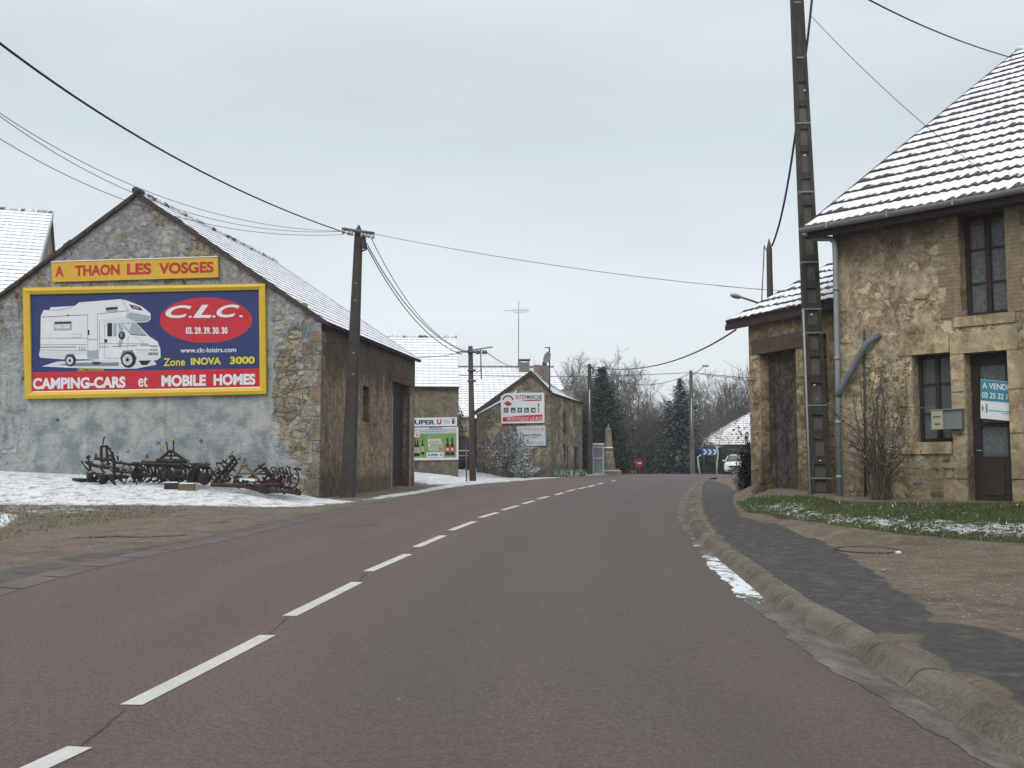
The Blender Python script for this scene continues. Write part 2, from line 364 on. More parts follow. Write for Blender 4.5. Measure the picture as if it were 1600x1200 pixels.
c = m.mix(edge('asp', .55, .4, .6), c, asph)
c = m.mix(m.math('MULTIPLY', m.math('MULTIPLY', m.attr('asp').outputs['Fac'], m.step(m.noise(3.5, 9, .8), .5, .62)), .5), c, dirt)
c = m.mix(edge('lawn', .9), c, grs)
c = m.mix(m.attr('far').outputs['Fac'], c, m.ramp(med, [(.3, (.03, .03, .018)), (.7, (.09, .08, .05))]))
sm = m.math('MULTIPLY_ADD', m.math('SUBTRACT', med, .5), 1.5, m.math('MULTIPLY_ADD', m.math('SUBTRACT', m.noise(14, 9, .8, m.scl(m.oc, (.8, 1.2, 1))), .5), 2.4, m.attr('snow').outputs['Fac']))
sf = m.step(sm, .45, .62)
c = m.mix(sf, c, m.mix(m.step(sm, .6, 1.1), (.55, .58, .58), (.8, .83, .86)))
m.col(c); m.bump(m.math('MULTIPLY_ADD', sf, .9, m.math('MULTIPLY_ADD', fine, .8, m.math('MULTIPLY', grit, .35))), .7, .03)
me.materials.append(m.mat)
# --- road
ry = np.concatenate([np.arange(-6, 40, .4), np.arange(40, 93, .7)])
mb = MB(); NA = 16
for i in range(len(ry)-1):
    y0, y1 = ry[i], ry[i+1]
    for k in range(NA):
        q = []
        for yy, kk in ((y0, k), (y0, k+1), (y1, k+1), (y1, k)):
            l, r = float(LX(yy)), float(RX(yy))+.02; f = kk/NA
            q.append((l+(r-l)*f, yy, float(zr(yy))+.035*math.sin(math.pi*f)*(1 if yy < 50 else 0)+.004))
        mb.face(q, 0, [(k/NA, y0), ((k+1)/NA, y0), ((k+1)/NA, y1), (k/NA, y1)], True)
m = NT('road_mat', .82, .25); ru = m.sep(m.uv)[0]
gr = m.noise(160, 4, .85); gr2 = m.noise(38, 5, .75); bg_ = m.noise(.35, 5, .6); st = m.noise(.9, 5, .6, m.scl(m.oc, (1.5, .25, 1)), .3)
c = m.ramp(m.math('MULTIPLY_ADD', gr, .62, m.math('MULTIPLY', gr2, .38)), [(.38, (.054, .041, .036)), (.5, (.106, .081, .073)), (.62, (.205, .165, .15))])
lane = m.step(m.math('MULTIPLY_ADD', bg_, .12, ru), .50, .64); c = m.mix(lane, m.mix(1, c, (1.02, .97, .955), 'MULTIPLY'), m.mix(1, c, (.86, .875, .865), 'MULTIPLY'))
for uc in (.16, .36, .63, .85):
    wt = m.math('SUBTRACT', 1.0, m.step(m.math('ABSOLUTE', m.math('SUBTRACT', m.math('MULTIPLY_ADD', st, .05, ru), uc+.025)), .015, .075)); c = m.mix(m.math('MULTIPLY', wt, .32), c, m.mix(1, c, (.80, .79, .80), 'MULTIPLY'))
c = m.mix(m.step(st, .35, .68), m.mix(1, c, (.88, .875, .885), 'MULTIPLY'), c)
c = m.mix(m.math('MULTIPLY', m.step(bg_, .45, .7), .35), c, m.mix(1, c, (1.10, 1.04, 1.0), 'MULTIPLY'))
gr3 = m.noise(9, 6, .75); c = m.mix(m.math('MULTIPLY', m.step(gr3, .5, .62), .30), c, m.mix(1, c, (.74, .73, .72), 'MULTIPLY'))
c = m.mix(m.math('MULTIPLY', m.step(m.noise(330, 2, .6), .66, .74), .55), c, (.30, .27, .25))
sp_ = m.voro(1.9, None, 'F1'); c = m.mix(m.math('MULTIPLY', m.math('SUBTRACT', 1.0, m.step(m.math('MULTIPLY_ADD', m.noise(1.3), .25, sp_), .135, .15)), .8), c, (.36, .34, .33))
ce = m.voro(.42, m.scl(m.oc, (1, .6, 1)), 'DISTANCE_TO_EDGE')
m.col(c); m.bump(m.math('MULTIPLY_ADD', gr, .6, gr2), .45, .01); m.rough(m.math('MULTIPLY_ADD', st, .2, .66))
road_o = mb.build('road', m.mat, None, 'structure')
def roadz(x, y):
    l, r = float(LX(y)), float(RX(y))+.02; f = min(1, max(0, (x-l)/(r-l)))
    return float(zr(y))+.035*math.sin(math.pi*f)*(1 if y < 50 else 0)+.004
# --- centre line dashes, one painted mark each about 2.4 m long
paint = NT('road_paint', .7, .3); pn = paint.noise(40, 6, .75); pb = paint.noise(3, 5, .7)
pt = paint.math('MULTIPLY_ADD', pn, .6, paint.math('MULTIPLY', pb, .5))
paint.col(paint.ramp(pt, [(.34, (.16, .14, .135)), (.42, (.40, .39, .37)), (.7, (.56, .55, .52))]))
DASH = [((30,1212),(125,1168)),((205,1102),(418,993)),((452,963),(558,910)),((575,893),(638,866)),((650,855),(693,837)),((704,829),(741,815)),((750,809),(777,801)),((785,797),(810,790)),((817,787.5),(834,782.5)),((840,780),(857,775.7)),((868,773.5),(880,770)),((886,768),(898,765)),((904,764),(915,761.5)),((919,761),(929,758)),((935,756.6),(942,754.6)),((956,752),(962,750.6))]
mb = MB()
for a, b in DASH:
    pa, pb_ = solve(*a, roadz), solve(*b, roadz); d = (pb_-pa); d.z = 0; n = V((d.y, -d.x, 0)).normalized()*.065
    N = 6
    for i in range(N):
        q = []
        for t, sg in ((i/N, -1), (i/N, 1), ((i+1)/N, 1), ((i+1)/N, -1)):
            p = pa.lerp(pb_, t)+n*sg; q.append((p.x, p.y, roadz(p.x, p.y)+.004))
        mb.face(q)
mb.build('road_markings', paint.mat, None, 'structure')
# a faint joint along the centre line and cracks in the left shoulder
mb = MB()
def crack(pts, w, dz, fn):
    P = []
    for i in range(len(pts)-1):
        for t in np.linspace(0, 1, 8, endpoint=False): P.append(solve(pts[i][0]+(pts[i+1][0]-pts[i][0])*t+rs_.normal()*1.2, pts[i][1]+(pts[i+1][1]-pts[i][1])*t+rs_.normal()*.35, fn))
    for i in range(len(P)-1):
        d = P[i+1]-P[i]; n = V((d.y, -d.x, 0)).normalized()*w*rs_.uniform(.4, 1)
        mb.face([V((p.x, p.y, fn(p.x, p.y)+dz)) for p in (P[i]-n, P[i]+n, P[i+1]+n, P[i+1]-n)])
crack([(112,841),(180,839),(230,840),(300,836)], .055, .012, gz); crack([(318,818),(368,815)], .035, .012, gz)
crack([(408,829),(436,825)], .09, .012, gz)
mb.build('pavement_line', flat('crack_dark', (.035, .03, .027), .3), None, 'structure')
mb = MB(); crack([(515,823),(560,821.5),(592,819)], .02, .003, roadz)
for a, b in zip(DASH[:5], DASH[1:6]): crack([a[1], b[0]], .010, .003, roadz)
mb.build('road_line', flat('joint_dark', (.045, .04, .04), .3), None, 'structure')
# --- gutter channel + kerb on the right, flush concrete border on the left
conc = NT('kerb_concrete', .9, .15); n1 = conc.noise(1.6, 8, .7); n2 = conc.noise(45, 4, .7)
cc = conc.ramp(conc.math('MULTIPLY_ADD', n2, .4, conc.math('MULTIPLY', n1, .6)), [(.38, (.06, .052, .042)), (.5, (.125, .11, .09)), (.62, (.20, .18, .15))])
conc.col(conc.mix(conc.math('MULTIPLY', conc.step(conc.noise(.8, 6), .5, .7), .6), cc, (.07, .06, .045))); conc.bump(n2, .4, .01)
gut = NT('gutter_mat', .75, .3); n1 = gut.noise(2.3, 8, .7, gut.scl(gut.oc, (1.5, .6, 1))); n2 = gut.noise(40, 5, .7)
gc = gut.ramp(gut.math('MULTIPLY_ADD', n2, .35, gut.math('MULTIPLY', n1, .65)), [(.38, (.045, .038, .03)), (.5, (.10, .088, .072)), (.62, (.18, .165, .145))])
gs = gut.sep(gut.oc)[1]
sn = gut.step(gut.math('MULTIPLY_ADD', gut.noise(4.5, 9, .75), 2.4, gut.math('SUBTRACT', gut.math('MULTIPLY', gut.step(gs, 9.2, 11.0), .55), gut.math('MULTIPLY', gut.step(gs, 13.2, 15.2), .38))), 1.57, 1.70)
gut.col(gut.mix(sn, gc, (.68, .71, .74))); gut.bump(gut.math('ADD', n2, sn), .5, .02)
kb = MB(); gb = MB(); ys = list(np.arange(3.0, 50, .1))
PROF = [(-.02, .0), (.0, .02), (.028, .06), (.048, .09), (.068, .113), (.088, .128), (.115, .138), (.15, .141), (.19, .138), (.25, .125)]
y = 3.0; stones = []
while y < 49: stones.append((y, y+.84)); y += .85
for a, b in stones:
    N = 3; rows = []; j = rs_.normal(0, .004, 2)
    for i in range(N+1):
        yy = a+(b-a)*i/N; dx = float(KX(yy+.05)-KX(yy-.05)); tn = V((dx, .1, 0)).normalized(); nn = V((tn.y, -tn.x, 0))
        o = V((float(KX(yy)), yy, float(zr(yy))))
        rows.append([o+nn*(px_+j[0])+V((0, 0, pz*.86+j[1]*(pz > .05))) for px_, pz in PROF])
    for i in range(N):
        for k in range(len(PROF)-1): kb.face([rows[i][k], rows[i][k+1], rows[i+1][k+1], rows[i+1][k]], 0, None, True)
    for R, fl in ((rows[0], 0), (rows[-1], 1)):
        q = R+[V((R[-1].x, R[-1].y, R[0].z))]; kb.face(q if fl == 0 else q[::-1])
for i in range(len(ys)-1):
    q0 = []
    for yy in (ys[i], ys[i+1]):
        r0, k = float(RX(yy)), max(float(KX(yy)), float(RX(yy))+.08); r = r0-.05+.02*math.sin(yy*2.3)+.015*math.sin(yy*5.1+1)+.012*math.sin(yy*13.7)+float(rs_.normal(0, .007)); z = float(zr(yy)); q0.append([(r, yy, z+.0085), (r0+.04, yy, z+.0085), (k+.03, yy, z-.004)])
    for k in range(2): gb.face([q0[0][k], q0[0][k+1], q0[1][k+1], q0[1][k]], 0, None, True)
kb.build('kerb', conc.mat, None, 'structure'); gb.build('kerb_strip', gut.mat, None, 'structure')
lb = MB(); y = 4.0
lcon = NT('border_concrete', .9, .15); n1 = lcon.noise(1.2, 8, .7); n2 = lcon.noise(50, 4, .7)
lcon.col(lcon.ramp(lcon.math('MULTIPLY_ADD', n2, .4, lcon.math('MULTIPLY', n1, .6)), [(.3, (.075, .065, .055)), (.7, (.175, .15, .125))])); lcon.bump(n2, .4, .01)
while y < 24:
    for i in range(3):
        q = []
        for yy, s_ in ((y+.33*i, -.30), (y+.33*i, .05), (y+.33*(i+1)-(.03 if i == 2 else 0), .05), (y+.33*(i+1)-(.03 if i == 2 else 0), -.30)):
            q.append((float(LX(yy))+s_*(1 if yy < 15 else max(.25, 1-(yy-15)/10)), yy, float(zr(yy))+.0085+.016*(s_ < 0)))
        lb.face(q, 0)
    y += 1.0
lb.build('road_strip', lcon.mat, None, 'structure')
# --- grass
gm = [flat('grass_green', (.05, .092, .026), .5, 3, .8), flat('grass_dry', (.15, .13, .065), .35, 3, .8), flat('grass_snow', (.72, .75, .78), .05, 3, .8)]
mb = MB(); L = np.array(P_lawn); x0, y0 = L.min(0); x1, y1 = L.max(0); R = random.Random(3)
LS = P_lsnow; cnt = 0
while cnt < 15000:
    x = R.uniform(x0, min(x1, 13)); yy = R.uniform(y0, y1)
    if not inpoly(np.array([x]), np.array([yy]), P_lawn)[0]: continue
    if ((x-HC.x)*HS.x+(yy-HC.y)*HS.y) < .02 and x > HC.x: continue
    cnt += 1; s_ = inpoly(np.array([x]), np.array([yy]), LS)[0]
    h = R.uniform(.015, .075)*(1 if not s_ else .7); z = gz(x, yy)-.005; a = R.uniform(0, 6.28); w = R.uniform(.004, .009)
    dx, dy = math.cos(a)*w, math.sin(a)*w; lx, ly = R.uniform(-.05, .05), R.uniform(-.05, .05)
    mt = 2 if (R.random() < (.12 if s_ else .012)) else (1 if R.random() < .36 else 0)
    mb.face([(x-dx, yy-dy, z), (x+dx, yy+dy, z), (x+lx, yy+ly, z+h)], mt)
mb.build('grass', gm, None, 'stuff')
R = random.Random(41); b_ = MB(); n_ = 0            # loose grit and pebbles
P_gr = pxpoly([(1165,815),(1290,822),(1400,838),(1600,855),(1900,880),(1900,1100),(1700,1000),(1600,990),(1470,960),(1440,935),(1370,890),(1280,842)])
P_kb = pxpoly([(1120,850),(1160,868),(1280,955),(1400,1010),(1480,1060),(1600,1130),(1600,1180),(1480,1095),(1320,985),(1200,905)])
P_lf = pxpoly([(-100,800),(200,795),(480,795),(560,788),(420,812),(240,845),(0,885),(-150,905)])
for P_, N_, s0 in ((P_gr, 2600, .011), (P_kb, 700, .008), (P_lf, 1700, .016)):
    A_p = np.array(P_); lo_, hi_ = A_p.min(0), A_p.max(0); k_n = 0
    while k_n < N_:
        x, yy = R.uniform(lo_[0], min(hi_[0], 9)), R.uniform(lo_[1], hi_[1])
        if not inpoly(np.array([x]), np.array([yy]), P_)[0]: continue
        k_n += 1; s_ = s0*R.choice((.5, .7, .8, 1, 1.6)); z = gz(x, yy)+s_*.25; c_ = V((x, yy, z)); a0 = R.uniform(0, 6.28); ring = [c_+V((math.cos(a0+i*1.571)*s_*R.uniform(.7, 1.2), math.sin(a0+i*1.571)*s_*R.uniform(.7, 1.2), 0)) for i in range(4)]; t_ = c_+V((0, 0, s_*.6)); m_ = R.choice((0, 0, 1, 1, 2))
        for i in range(4): b_.face([ring[i], ring[(i+1) % 4], t_], m_)
b_.build('gravel', [flat('grit_tan', (.2, .165, .12), .3, 9), flat('grit_grey', (.17, .16, .15), .3, 9), flat('grit_pale', (.23, .215, .19), .25, 9)], None, 'stuff')
tag(bpy.data.objects['gravel'], 'loose grit and pebbles strewn over the verges', 'gravel')
b_ = MB()
P_dg = pxpoly([(-150,792),(0,790),(150,790),(300,793),(260,806),(120,822),(0,845),(-150,860)]); A_p = np.array(P_dg); lo_, hi_ = A_p.min(0), A_p.max(0); k_n = 0
while k_n < 3500:
    x, yy = R.uniform(*[lo_[0], hi_[0]]), R.uniform(lo_[1], hi_[1])
    if not inpoly(np.array([x]), np.array([yy]), P_dg)[0]: continue
    k_n += 1; h = R.uniform(.02, .07); z = gz(x, yy)-.005; a = R.uniform(0, 6.28); w = R.uniform(.006, .014)
    b_.face([(x-math.cos(a)*w, yy-math.sin(a)*w, z), (x+math.cos(a)*w, yy+math.sin(a)*w, z), (x+R.uniform(-.06, .06), yy+R.uniform(-.06, .06), z+h)], R.choice((1, 1, 0)))
b_.build('dead_grass', gm, None, 'stuff'); tag(bpy.data.objects['dead_grass'], 'flattened dead grass along the snow edge on the barn side', 'grass')
g_o = bpy.data.objects['grass']; tag(g_o, 'short winter grass flecked with snow before the tan house', 'grass')
# ------------------------------------------------------------------ buildings
def panel(mb, A, e, n, L, z0, zl, zrt, apex=None, ops=(), dp=.35, m=0, rm=None, zb0=None):
    """one wall face from A along e with outward normal n, real openings (u0,u1,v0,v1[,depth]), and reveals"""
    rm = m if rm is None else rm; zb0 = z0 if zb0 is None else zb0
    zt = min(zl, zrt)
    us = sorted({0, L, *[o[0] for o in ops], *[o[1] for o in ops]}); vs = sorted({z0, zt, *[o[2] for o in ops], *[o[3] for o in ops]})
    P = lambda u, z: A+e*u+V((0, 0, z-A.z))
    def U(*q): return [(u, z-zb0) for u, z in q]
    for i in range(len(us)-1):
        for k in range(len(vs)-1):
            u, v = (us[i]+us[i+1])/2, (vs[k]+vs[k+1])/2
            if any(o[0] < u < o[1] and o[2] < v < o[3] for o in ops): continue
            q = [(us[i], vs[k]), (us[i+1], vs[k]), (us[i+1], vs[k+1]), (us[i], vs[k+1])]
            mb.face([P(*c) for c in q], m, U(*q))
    top = [(0, zt), (L, zt)] + ([(L, zrt)] if zrt > zt else []) + ([apex] if apex else []) + ([(0, zl)] if zl > zt else [])
    if len(top) > 2: mb.face([P(*c) for c in top], m, U(*top))
    for o in ops:
        d = -n*(o[4] if len(o) > 4 else dp); u0, u1, v0, v1 = o[:4]
        for a, b in (((u0, v0), (u0, v1)), ((u1, v1), (u1, v0)), ((u0, v1), (u1, v1)), ((u1, v0), (u0, v0))):
            mb.face([P(*a), P(*b), P(*b)+d, P(*a)+d], rm, U(a, b, b, a))
def slope(mb, el, er, rr, rl, n, lip=.035, th=.09, seg=1, wave=None, amp=.02, m=0, mu=1, smooth=False, ti=0):
    """a tiled roof slope: n courses that step over each other, with a real lower lip; uv = (metres, course)"""
    el, er, rr, rl = V(el), V(er), V(rr), V(rl)
    nr = (er-el).cross(rl-el).normalized()
    if nr.z < 0: nr = -nr
    Lw = (er-el).length
    def pt(u, t): return el.lerp(er, u).lerp(rl.lerp(rr, u), t)
    for k in range(n):
        t0, t1 = k/n, (k+1)/n
        us = [i/seg for i in range(seg+1)]
        for i in range(seg):
            q = []
            for u, t, lf in ((us[i], t0, 1), (us[i+1], t0, 1), (us[i+1], t1, .1), (us[i], t1, .1)):
                wv = amp*math.sin(2*math.pi*u*Lw/wave) if wave else 0
                q.append(pt(u, t)+nr*(lip*lf+wv))
            uv = [(us[i]*Lw, k), (us[i+1]*Lw, k), (us[i+1]*Lw, k+.999), (us[i]*Lw, k+.999)]
            mb.face(q, m, uv, smooth and wave is not None)
            w0 = amp*math.sin(2*math.pi*us[i]*Lw/wave) if wave else 0; w1 = amp*math.sin(2*math.pi*us[i+1]*Lw/wave) if wave else 0
            mb.face([pt(us[i], t0)+nr*(-.02), pt(us[i+1], t0)+nr*(-.02), q[1], q[0]], mu)
    d = nr*-th; a = [el+nr*-.02, er+nr*-.02, rr+nr*-.02, rl+nr*-.02]
    mb.face([p+d for p in (el, rl, rr, er)], mu)
    for p, q in ((el, er), (er, rr), (rr, rl), (rl, el)): mb.face([p+d, q+d, q+nr*.02, p+nr*.02], mu)
WOOD = flat('old_wood', (.075, .055, .042), .4, 7, .85, bump=.4); DKWOOD = flat('dark_wood', (.032, .022, .018), .4, 8, .75)
GLASS = NT('window_glass', .08, .5).col((.018, .022, .026)).mat
_rs = NT('ridge_snowy', .85, .2); _rs.col(_rs.mix(_rs.step(_rs.noise(2.6, 5, .7), .44, .5), (.10, .085, .08), (.74, .77, .8))); RSNOW = _rs.mat
TILE = flat('tile_dark', (.06, .043, .037), .35, 9, .85, bump=.4); TILER = flat('tile_red', (.17, .07, .045), .35, 9, .85)
ZINC = flat('zinc', (.27, .29, .31), .12, 4, .5, .3); SNOW = flat('snow_white', (.78, .81, .85), .05, 6, .85)
def gable_house(root, A, e, s, L, D, z0, ze, zrg, wm, rm, frac=.5, zeb=None, ops_f=(), ops_l=(), dp=.3, ovg=.15, ove=.35, nc=16, hipl=0, hipr=0, mats=None, ridge_mat=None, seg=1, wave=None, amp=.02, lip=.035, rdrop=0, wl=None, wf=None, zuv=None):
    """front eave wall A->A+eL with outward normal s, depth D behind it, ridge parallel to e"""
    zeb = ze if zeb is None else zeb; up = V((0, 0, 1)); zuv = z0+.5 if zuv is None else zuv
    A = V((A.x, A.y, z0)); B = A+e*L; C = B-s*D; Dd = A-s*D
    mb = MB(); W_ = [wm, wl or wm, wf or wm]
    panel(mb, A, e, s, L, z0, ze, ze, None, ops_f, dp, 2, zb0=zuv)
    apex = (D*(1-frac), zrg) if not hipl else None
    panel(mb, Dd, s, -e, D, z0, zeb, ze, apex, ops_l, dp, 1, zb0=zuv)
    panel(mb, B, -s, e, D, z0, ze, zeb, (D*frac, zrg) if not hipr else None, (), dp, 0, zb0=zuv)
    panel(mb, C, -e, -s, L, z0, zeb, zeb, None, (), dp, 0, zb0=zuv)
    wall = mb.build('wall', W_, root)
    rb = MB(); df = (zrg-ze)/(D*frac); db = (zrg-zeb)/(D*(1-frac)); up2 = V((0, 0, 1))
    EL = A-e*ovg+s*ove+up*(ze-z0-df*ove); ER = B+e*ovg+s*ove+up*(ze-z0-df*ove)
    RL = A-e*ovg-s*(D*frac)+up*(zrg-z0)+e*hipl; RR = B+e*ovg-s*(D*frac)+up*(zrg-z0-rdrop)-e*hipr
    BL = Dd-e*ovg-s*ove+up*(zeb-z0-db*ove); BR = C+e*ovg-s*ove+up*(zeb-z0-db*ove)
    lift = V((0, 0, .12))
    EL, ER, RL, RR, BL, BR = [p+lift for p in (EL, ER, RL, RR, BL, BR)]
    slope(rb, EL, ER, RR, RL, nc, seg=seg, wave=wave, amp=amp, lip=lip)
    slope(rb, BR, BL, RL, RR, nc, lip=lip)
    if hipl: slope(rb, BL, EL, RL, RL, nc)
    if hipr: slope(rb, ER, BR, RR, RR, nc)
    roof = rb.build('roof', [rm, ridge_mat or TILE], root)
    rt = MB(); n = max(4, int((RR-RL).length/.42)); d = (RR-RL)
    for i in range(n):
        p, q = RL+d*(i/n), RL+d*((i+1)/n); rt.tube([p+up*.02, q+up*.03+d.normalized()*.03], [.08, .09], 6, 0)
    rt.build('ridge_tiles', [ridge_mat or RSNOW], roof)
    return dict(A=A, B=B, C=C, D=Dd, EL=EL, ER=ER, RL=RL, RR=RR, BL=BL, BR=BR, wall=wall, roof=roof)
def window(root, A, e, s, u0, u1, v0, v1, depth=.25, frame=.07, mull=(1, 2), fm=None, curtain=None, proud=.03, sill=False):
    """joinery set back in an opening: frame with glazing bars, glass pane, net curtain behind"""
    fm = fm or DKWOOD; O = V((A.x, A.y, 0))-s*depth; P = lambda u, v: O+e*u+V((0, 0, v))
    fb = MB(); f = frame; up = V((0, 0, 1))
    fb.box(P(u0, v0), e*f, s*.05, up*(v1-v0)); fb.box(P(u1-f, v0), e*f, s*.05, up*(v1-v0))
    fb.box(P(u0+f, v0), e*(u1-u0-2*f), s*.048, up*f*1.2); fb.box(P(u0+f, v1-f), e*(u1-u0-2*f), s*.048, up*f)
    for i in range(1, mull[0]+1):
        u = u0+(u1-u0)*i/(mull[0]+1); fb.box(P(u-f*.55, v0+f), e*f*1.1, s*.06, up*(v1-v0-2*f))
    for i in range(1, mull[1]+1):
        v = v0+(v1-v0)*i/(mull[1]+1); fb.box(P(u0+f, v-.015), e*(u1-u0-2*f), s*.03, up*.03)
    w = fb.build('window', fm, root)
    g = MB(); g.box(P(u0+.01, v0+.01)-s*.004, e*(u1-u0-.02), s*.014, up*(v1-v0-.02)); g.build('pane', GLASS if not curtain else GLASSC, w)
    if curtain:
        c = MB(); N = 24
        for a, b, lo, hi in curtain:
            for i in range(N):
                x0, x1 = a+(b-a)*i/N, a+(b-a)*(i+1)/N
                U = lambda t: u0+(u1-u0)*t
                dd = lambda t: -s*(.05+.012*math.sin(t*60))
                c.face([P(U(x0), v0+(v1-v0)*lo)+dd(x0), P(U(x1), v0+(v1-v0)*lo)+dd(x1), P(U(x1), v0+(v1-v0)*hi)+dd(x1), P(U(x0), v0+(v1-v0)*hi)+dd(x0)], 0)
        c.build('curtain', CURT, w)
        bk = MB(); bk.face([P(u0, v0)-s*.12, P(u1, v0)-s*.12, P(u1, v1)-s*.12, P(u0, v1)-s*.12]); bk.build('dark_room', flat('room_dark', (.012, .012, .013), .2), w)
    return w
_g = NT('curtained_glass', .06, .5); _g.col((.16, .18, .19)); _g.b.inputs['Transmission Weight'].default_value = 0
_g.b.inputs['Alpha'].default_value = .3; GLASSC = _g.mat
_c = NT('net_curtain', .9, .1); _c.col(_c.ramp(_c.noise(14, 5, .7), [(.38, (.07, .08, .08)), (.62, (.24, .255, .255))])); CURT = _c.mat
UP = V((0, 0, 1))
# ---- stone barn ------------------------------------------------------------------------------
gab = NT('barn_gable_mat', .93, .15)
uvs = gab.sep(gab.uv); gu, gv = uvs[0], uvs[1]
big = gab.noise(.45, 8, .65, None, .5); fine = gab.noise(8, 9, .72); grain = gab.noise(50, 3, .6); med = gab.noise(2.2, 8, .66, None, .4)
base = gab.ramp(gab.math('MULTIPLY_ADD', med, .6, gab.math('MULTIPLY', fine, .4)), [(.36, (.15, .16, .16)), (.45, (.27, .29, .295)), (.54, (.37, .385, .385)), (.64, (.47, .475, .46))])
lowb = gab.math('SUBTRACT', 1.0, gab.step(gab.math('ABSOLUTE', gab.math('SUBTRACT', gv, 1.05)), .2, 1.0))
pan = gab.ramp(gab.math('MULTIPLY_ADD', lowb, -.05, gab.math('MULTIPLY_ADD', gab.noise(1.5, 9, .68, gab.scl(gab.oc, (1.1, 1.1, 1.2)), .3), .86, gab.math('MULTIPLY', gab.noise(1.0, 6, .7, gab.scl(gab.oc, (6, 6, .35))), .14))), [(.40, (.19, .225, .232)), (.47, (.27, .298, .303)), (.53, (.335, .352, .352)), (.60, (.41, .412, .397))])
inpan = gab.math('MULTIPLY', gab.step(gab.math('MULTIPLY_ADD', fine, .12, gu), 2.45, 2.60), gab.math('MULTIPLY', gab.math('SUBTRACT', 1.0, gab.step(gab.math('MULTIPLY_ADD', fine, .35, gu), 10.05, 10.35)), gab.math('SUBTRACT', 1.0, gab.step(gv, 5.4, 5.9))))
pan = gab.mix(gab.math('MULTIPLY', gab.step(gab.noise(5, 9, .75, None, .6), .5, .6), .4), pan, gab.mix(1, pan, (.78, .79, .78), 'MULTIPLY'))
c = gab.mix(inpan, base, pan)
wv = gab.node('ShaderNodeVectorMath'); wv.operation = 'ADD'; w2 = gab.node('ShaderNodeTexNoise'); gab.put(w2.inputs[0], gab.oc); w2.inputs['Scale'].default_value = 2.2
w3 = gab.node('ShaderNodeVectorMath'); w3.operation = 'SCALE'; gab.put(w3.inputs[0], w2.outputs[1]); w3.inputs['Scale'].default_value = .4
gab.put(wv.inputs[0], gab.oc); gab.put(wv.inputs[1], w3.outputs[0]); sv = gab.scl(wv.outputs[0], (1, 1, 2.4))
ed = gab.voro(2.5, sv, 'DISTANCE_TO_EDGE'); cc = gab.math('MULTIPLY_ADD', gab.sep(gab.voro(2.5, sv, 'F1', 1))[0], .7, .62)
stc = gab.mix(1, gab.ramp(fine, [(.36, (.15, .128, .09)), (.64, (.36, .315, .235))]), cc, 'MULTIPLY'); jn = gab.step(ed, .01, .06); stc = gab.mix(gab.math('MULTIPLY_ADD', jn, .6, .4), (.07, .056, .04), stc)
nearR = gab.step(gu, 9.9, 10.5); up_ = gab.step(gv, 5.0, 7.0); low = gab.math('SUBTRACT', 1.0, gab.step(gv, .2, 1.0))
sfr = gab.noise(.75, 9, .65, gab.scl(gab.oc, (1.1, 1.1, .7)), .5)
sk = gab.math('ADD', sfr, gab.math('MULTIPLY_ADD', nearR, .10, gab.math('MULTIPLY_ADD', up_, .0, gab.math('MULTIPLY', low, .07))))
sk = gab.math('SUBTRACT', sk, gab.math('MULTIPLY', inpan, .2))
sff = gab.step(sk, .55, .585)
gst = gab.mix(1, gab.ramp(fine, [(.36, (.15, .145, .13)), (.64, (.38, .37, .34))]), cc, 'MULTIPLY'); gst = gab.mix(gab.math('MULTIPLY', gab.math('SUBTRACT', 1.0, jn), .5), gst, (.09, .082, .07))
upn = gab.math('MULTIPLY', gab.math('SUBTRACT', 1.0, inpan), gab.step(gab.math('MULTIPLY_ADD', med, .9, gab.math('MULTIPLY', gab.step(gv, 3.5, 6.5), .18)), .42, .58))
c = gab.mix(gab.math('MULTIPLY', upn, .68), c, gst); c = gab.mix(sff, c, stc)
strk = gab.step(gab.noise(1, 6, .65, gab.scl(gab.oc, (3, 3, .25))), .55, .75); c = gab.mix(gab.math('MULTIPLY', strk, .35), c, (.07, .075, .075))
tea = gab.math('MULTIPLY', gab.step(gu, 10.75, 11.1), gab.math('MULTIPLY', gab.step(gab.noise(1.2, 6, .6), .5, .62), gab.step(gv, 1.7, 2.4))); c = gab.mix(gab.math('MULTIPLY', tea, .7), c, (.10, .2, .22))
pk = gab.math('SUBTRACT', 1.0, gab.step(gab.math('MULTIPLY_ADD', fine, .2, gab.voro(1.4)), .17, .22)); c = gab.mix(gab.math('MULTIPLY', pk, .75), c, (.03, .028, .025))
gab.col(c); gab.bump(gab.math('MULTIPLY_ADD', jn, gab.math('MULTIPLY_ADD', sff, .8, .25), gab.math('MULTIPLY_ADD', fine, .8, gab.math('MULTIPLY', grain, .3))), .7, .05)
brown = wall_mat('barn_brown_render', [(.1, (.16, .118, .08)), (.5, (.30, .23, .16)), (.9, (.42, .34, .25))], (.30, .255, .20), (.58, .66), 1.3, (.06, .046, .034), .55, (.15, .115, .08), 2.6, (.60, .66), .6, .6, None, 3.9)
zb = zr(29)+0.0
barn_z = float(zr(29)); eaveb = at(500, 503, 29).z; ridgb = at(204, 307, 29.95).z
barn = thing('stone_barn', V((G0.x, G0.y, barn_z)), 'long stone barn with pale bluish gable carrying the yellow-framed billboard', 'barn')
def uvof(px, py, A, e, s):
    p = onpl(px, py, V((A.x, A.y, 0)), s); return ((p-V((A.x, A.y, 0))).dot(e), p.z)
q = [uvof(612, 595, G0, BE, BS), uvof(640, 600, G0, BE, BS), uvof(566, 602, G0, BE, BS), uvof(576, 660, G0, BE, BS)]
dU0, dU1, dV = q[0][0]+.12, q[1][0], q[0][1]; sU0, sU1, sV1, sV0 = q[2][0], q[3][0], q[2][1], q[3][1]
brm = roof_mat('barn_roof', .02, (.075, .06, .055), .25, .04, .0, .42)
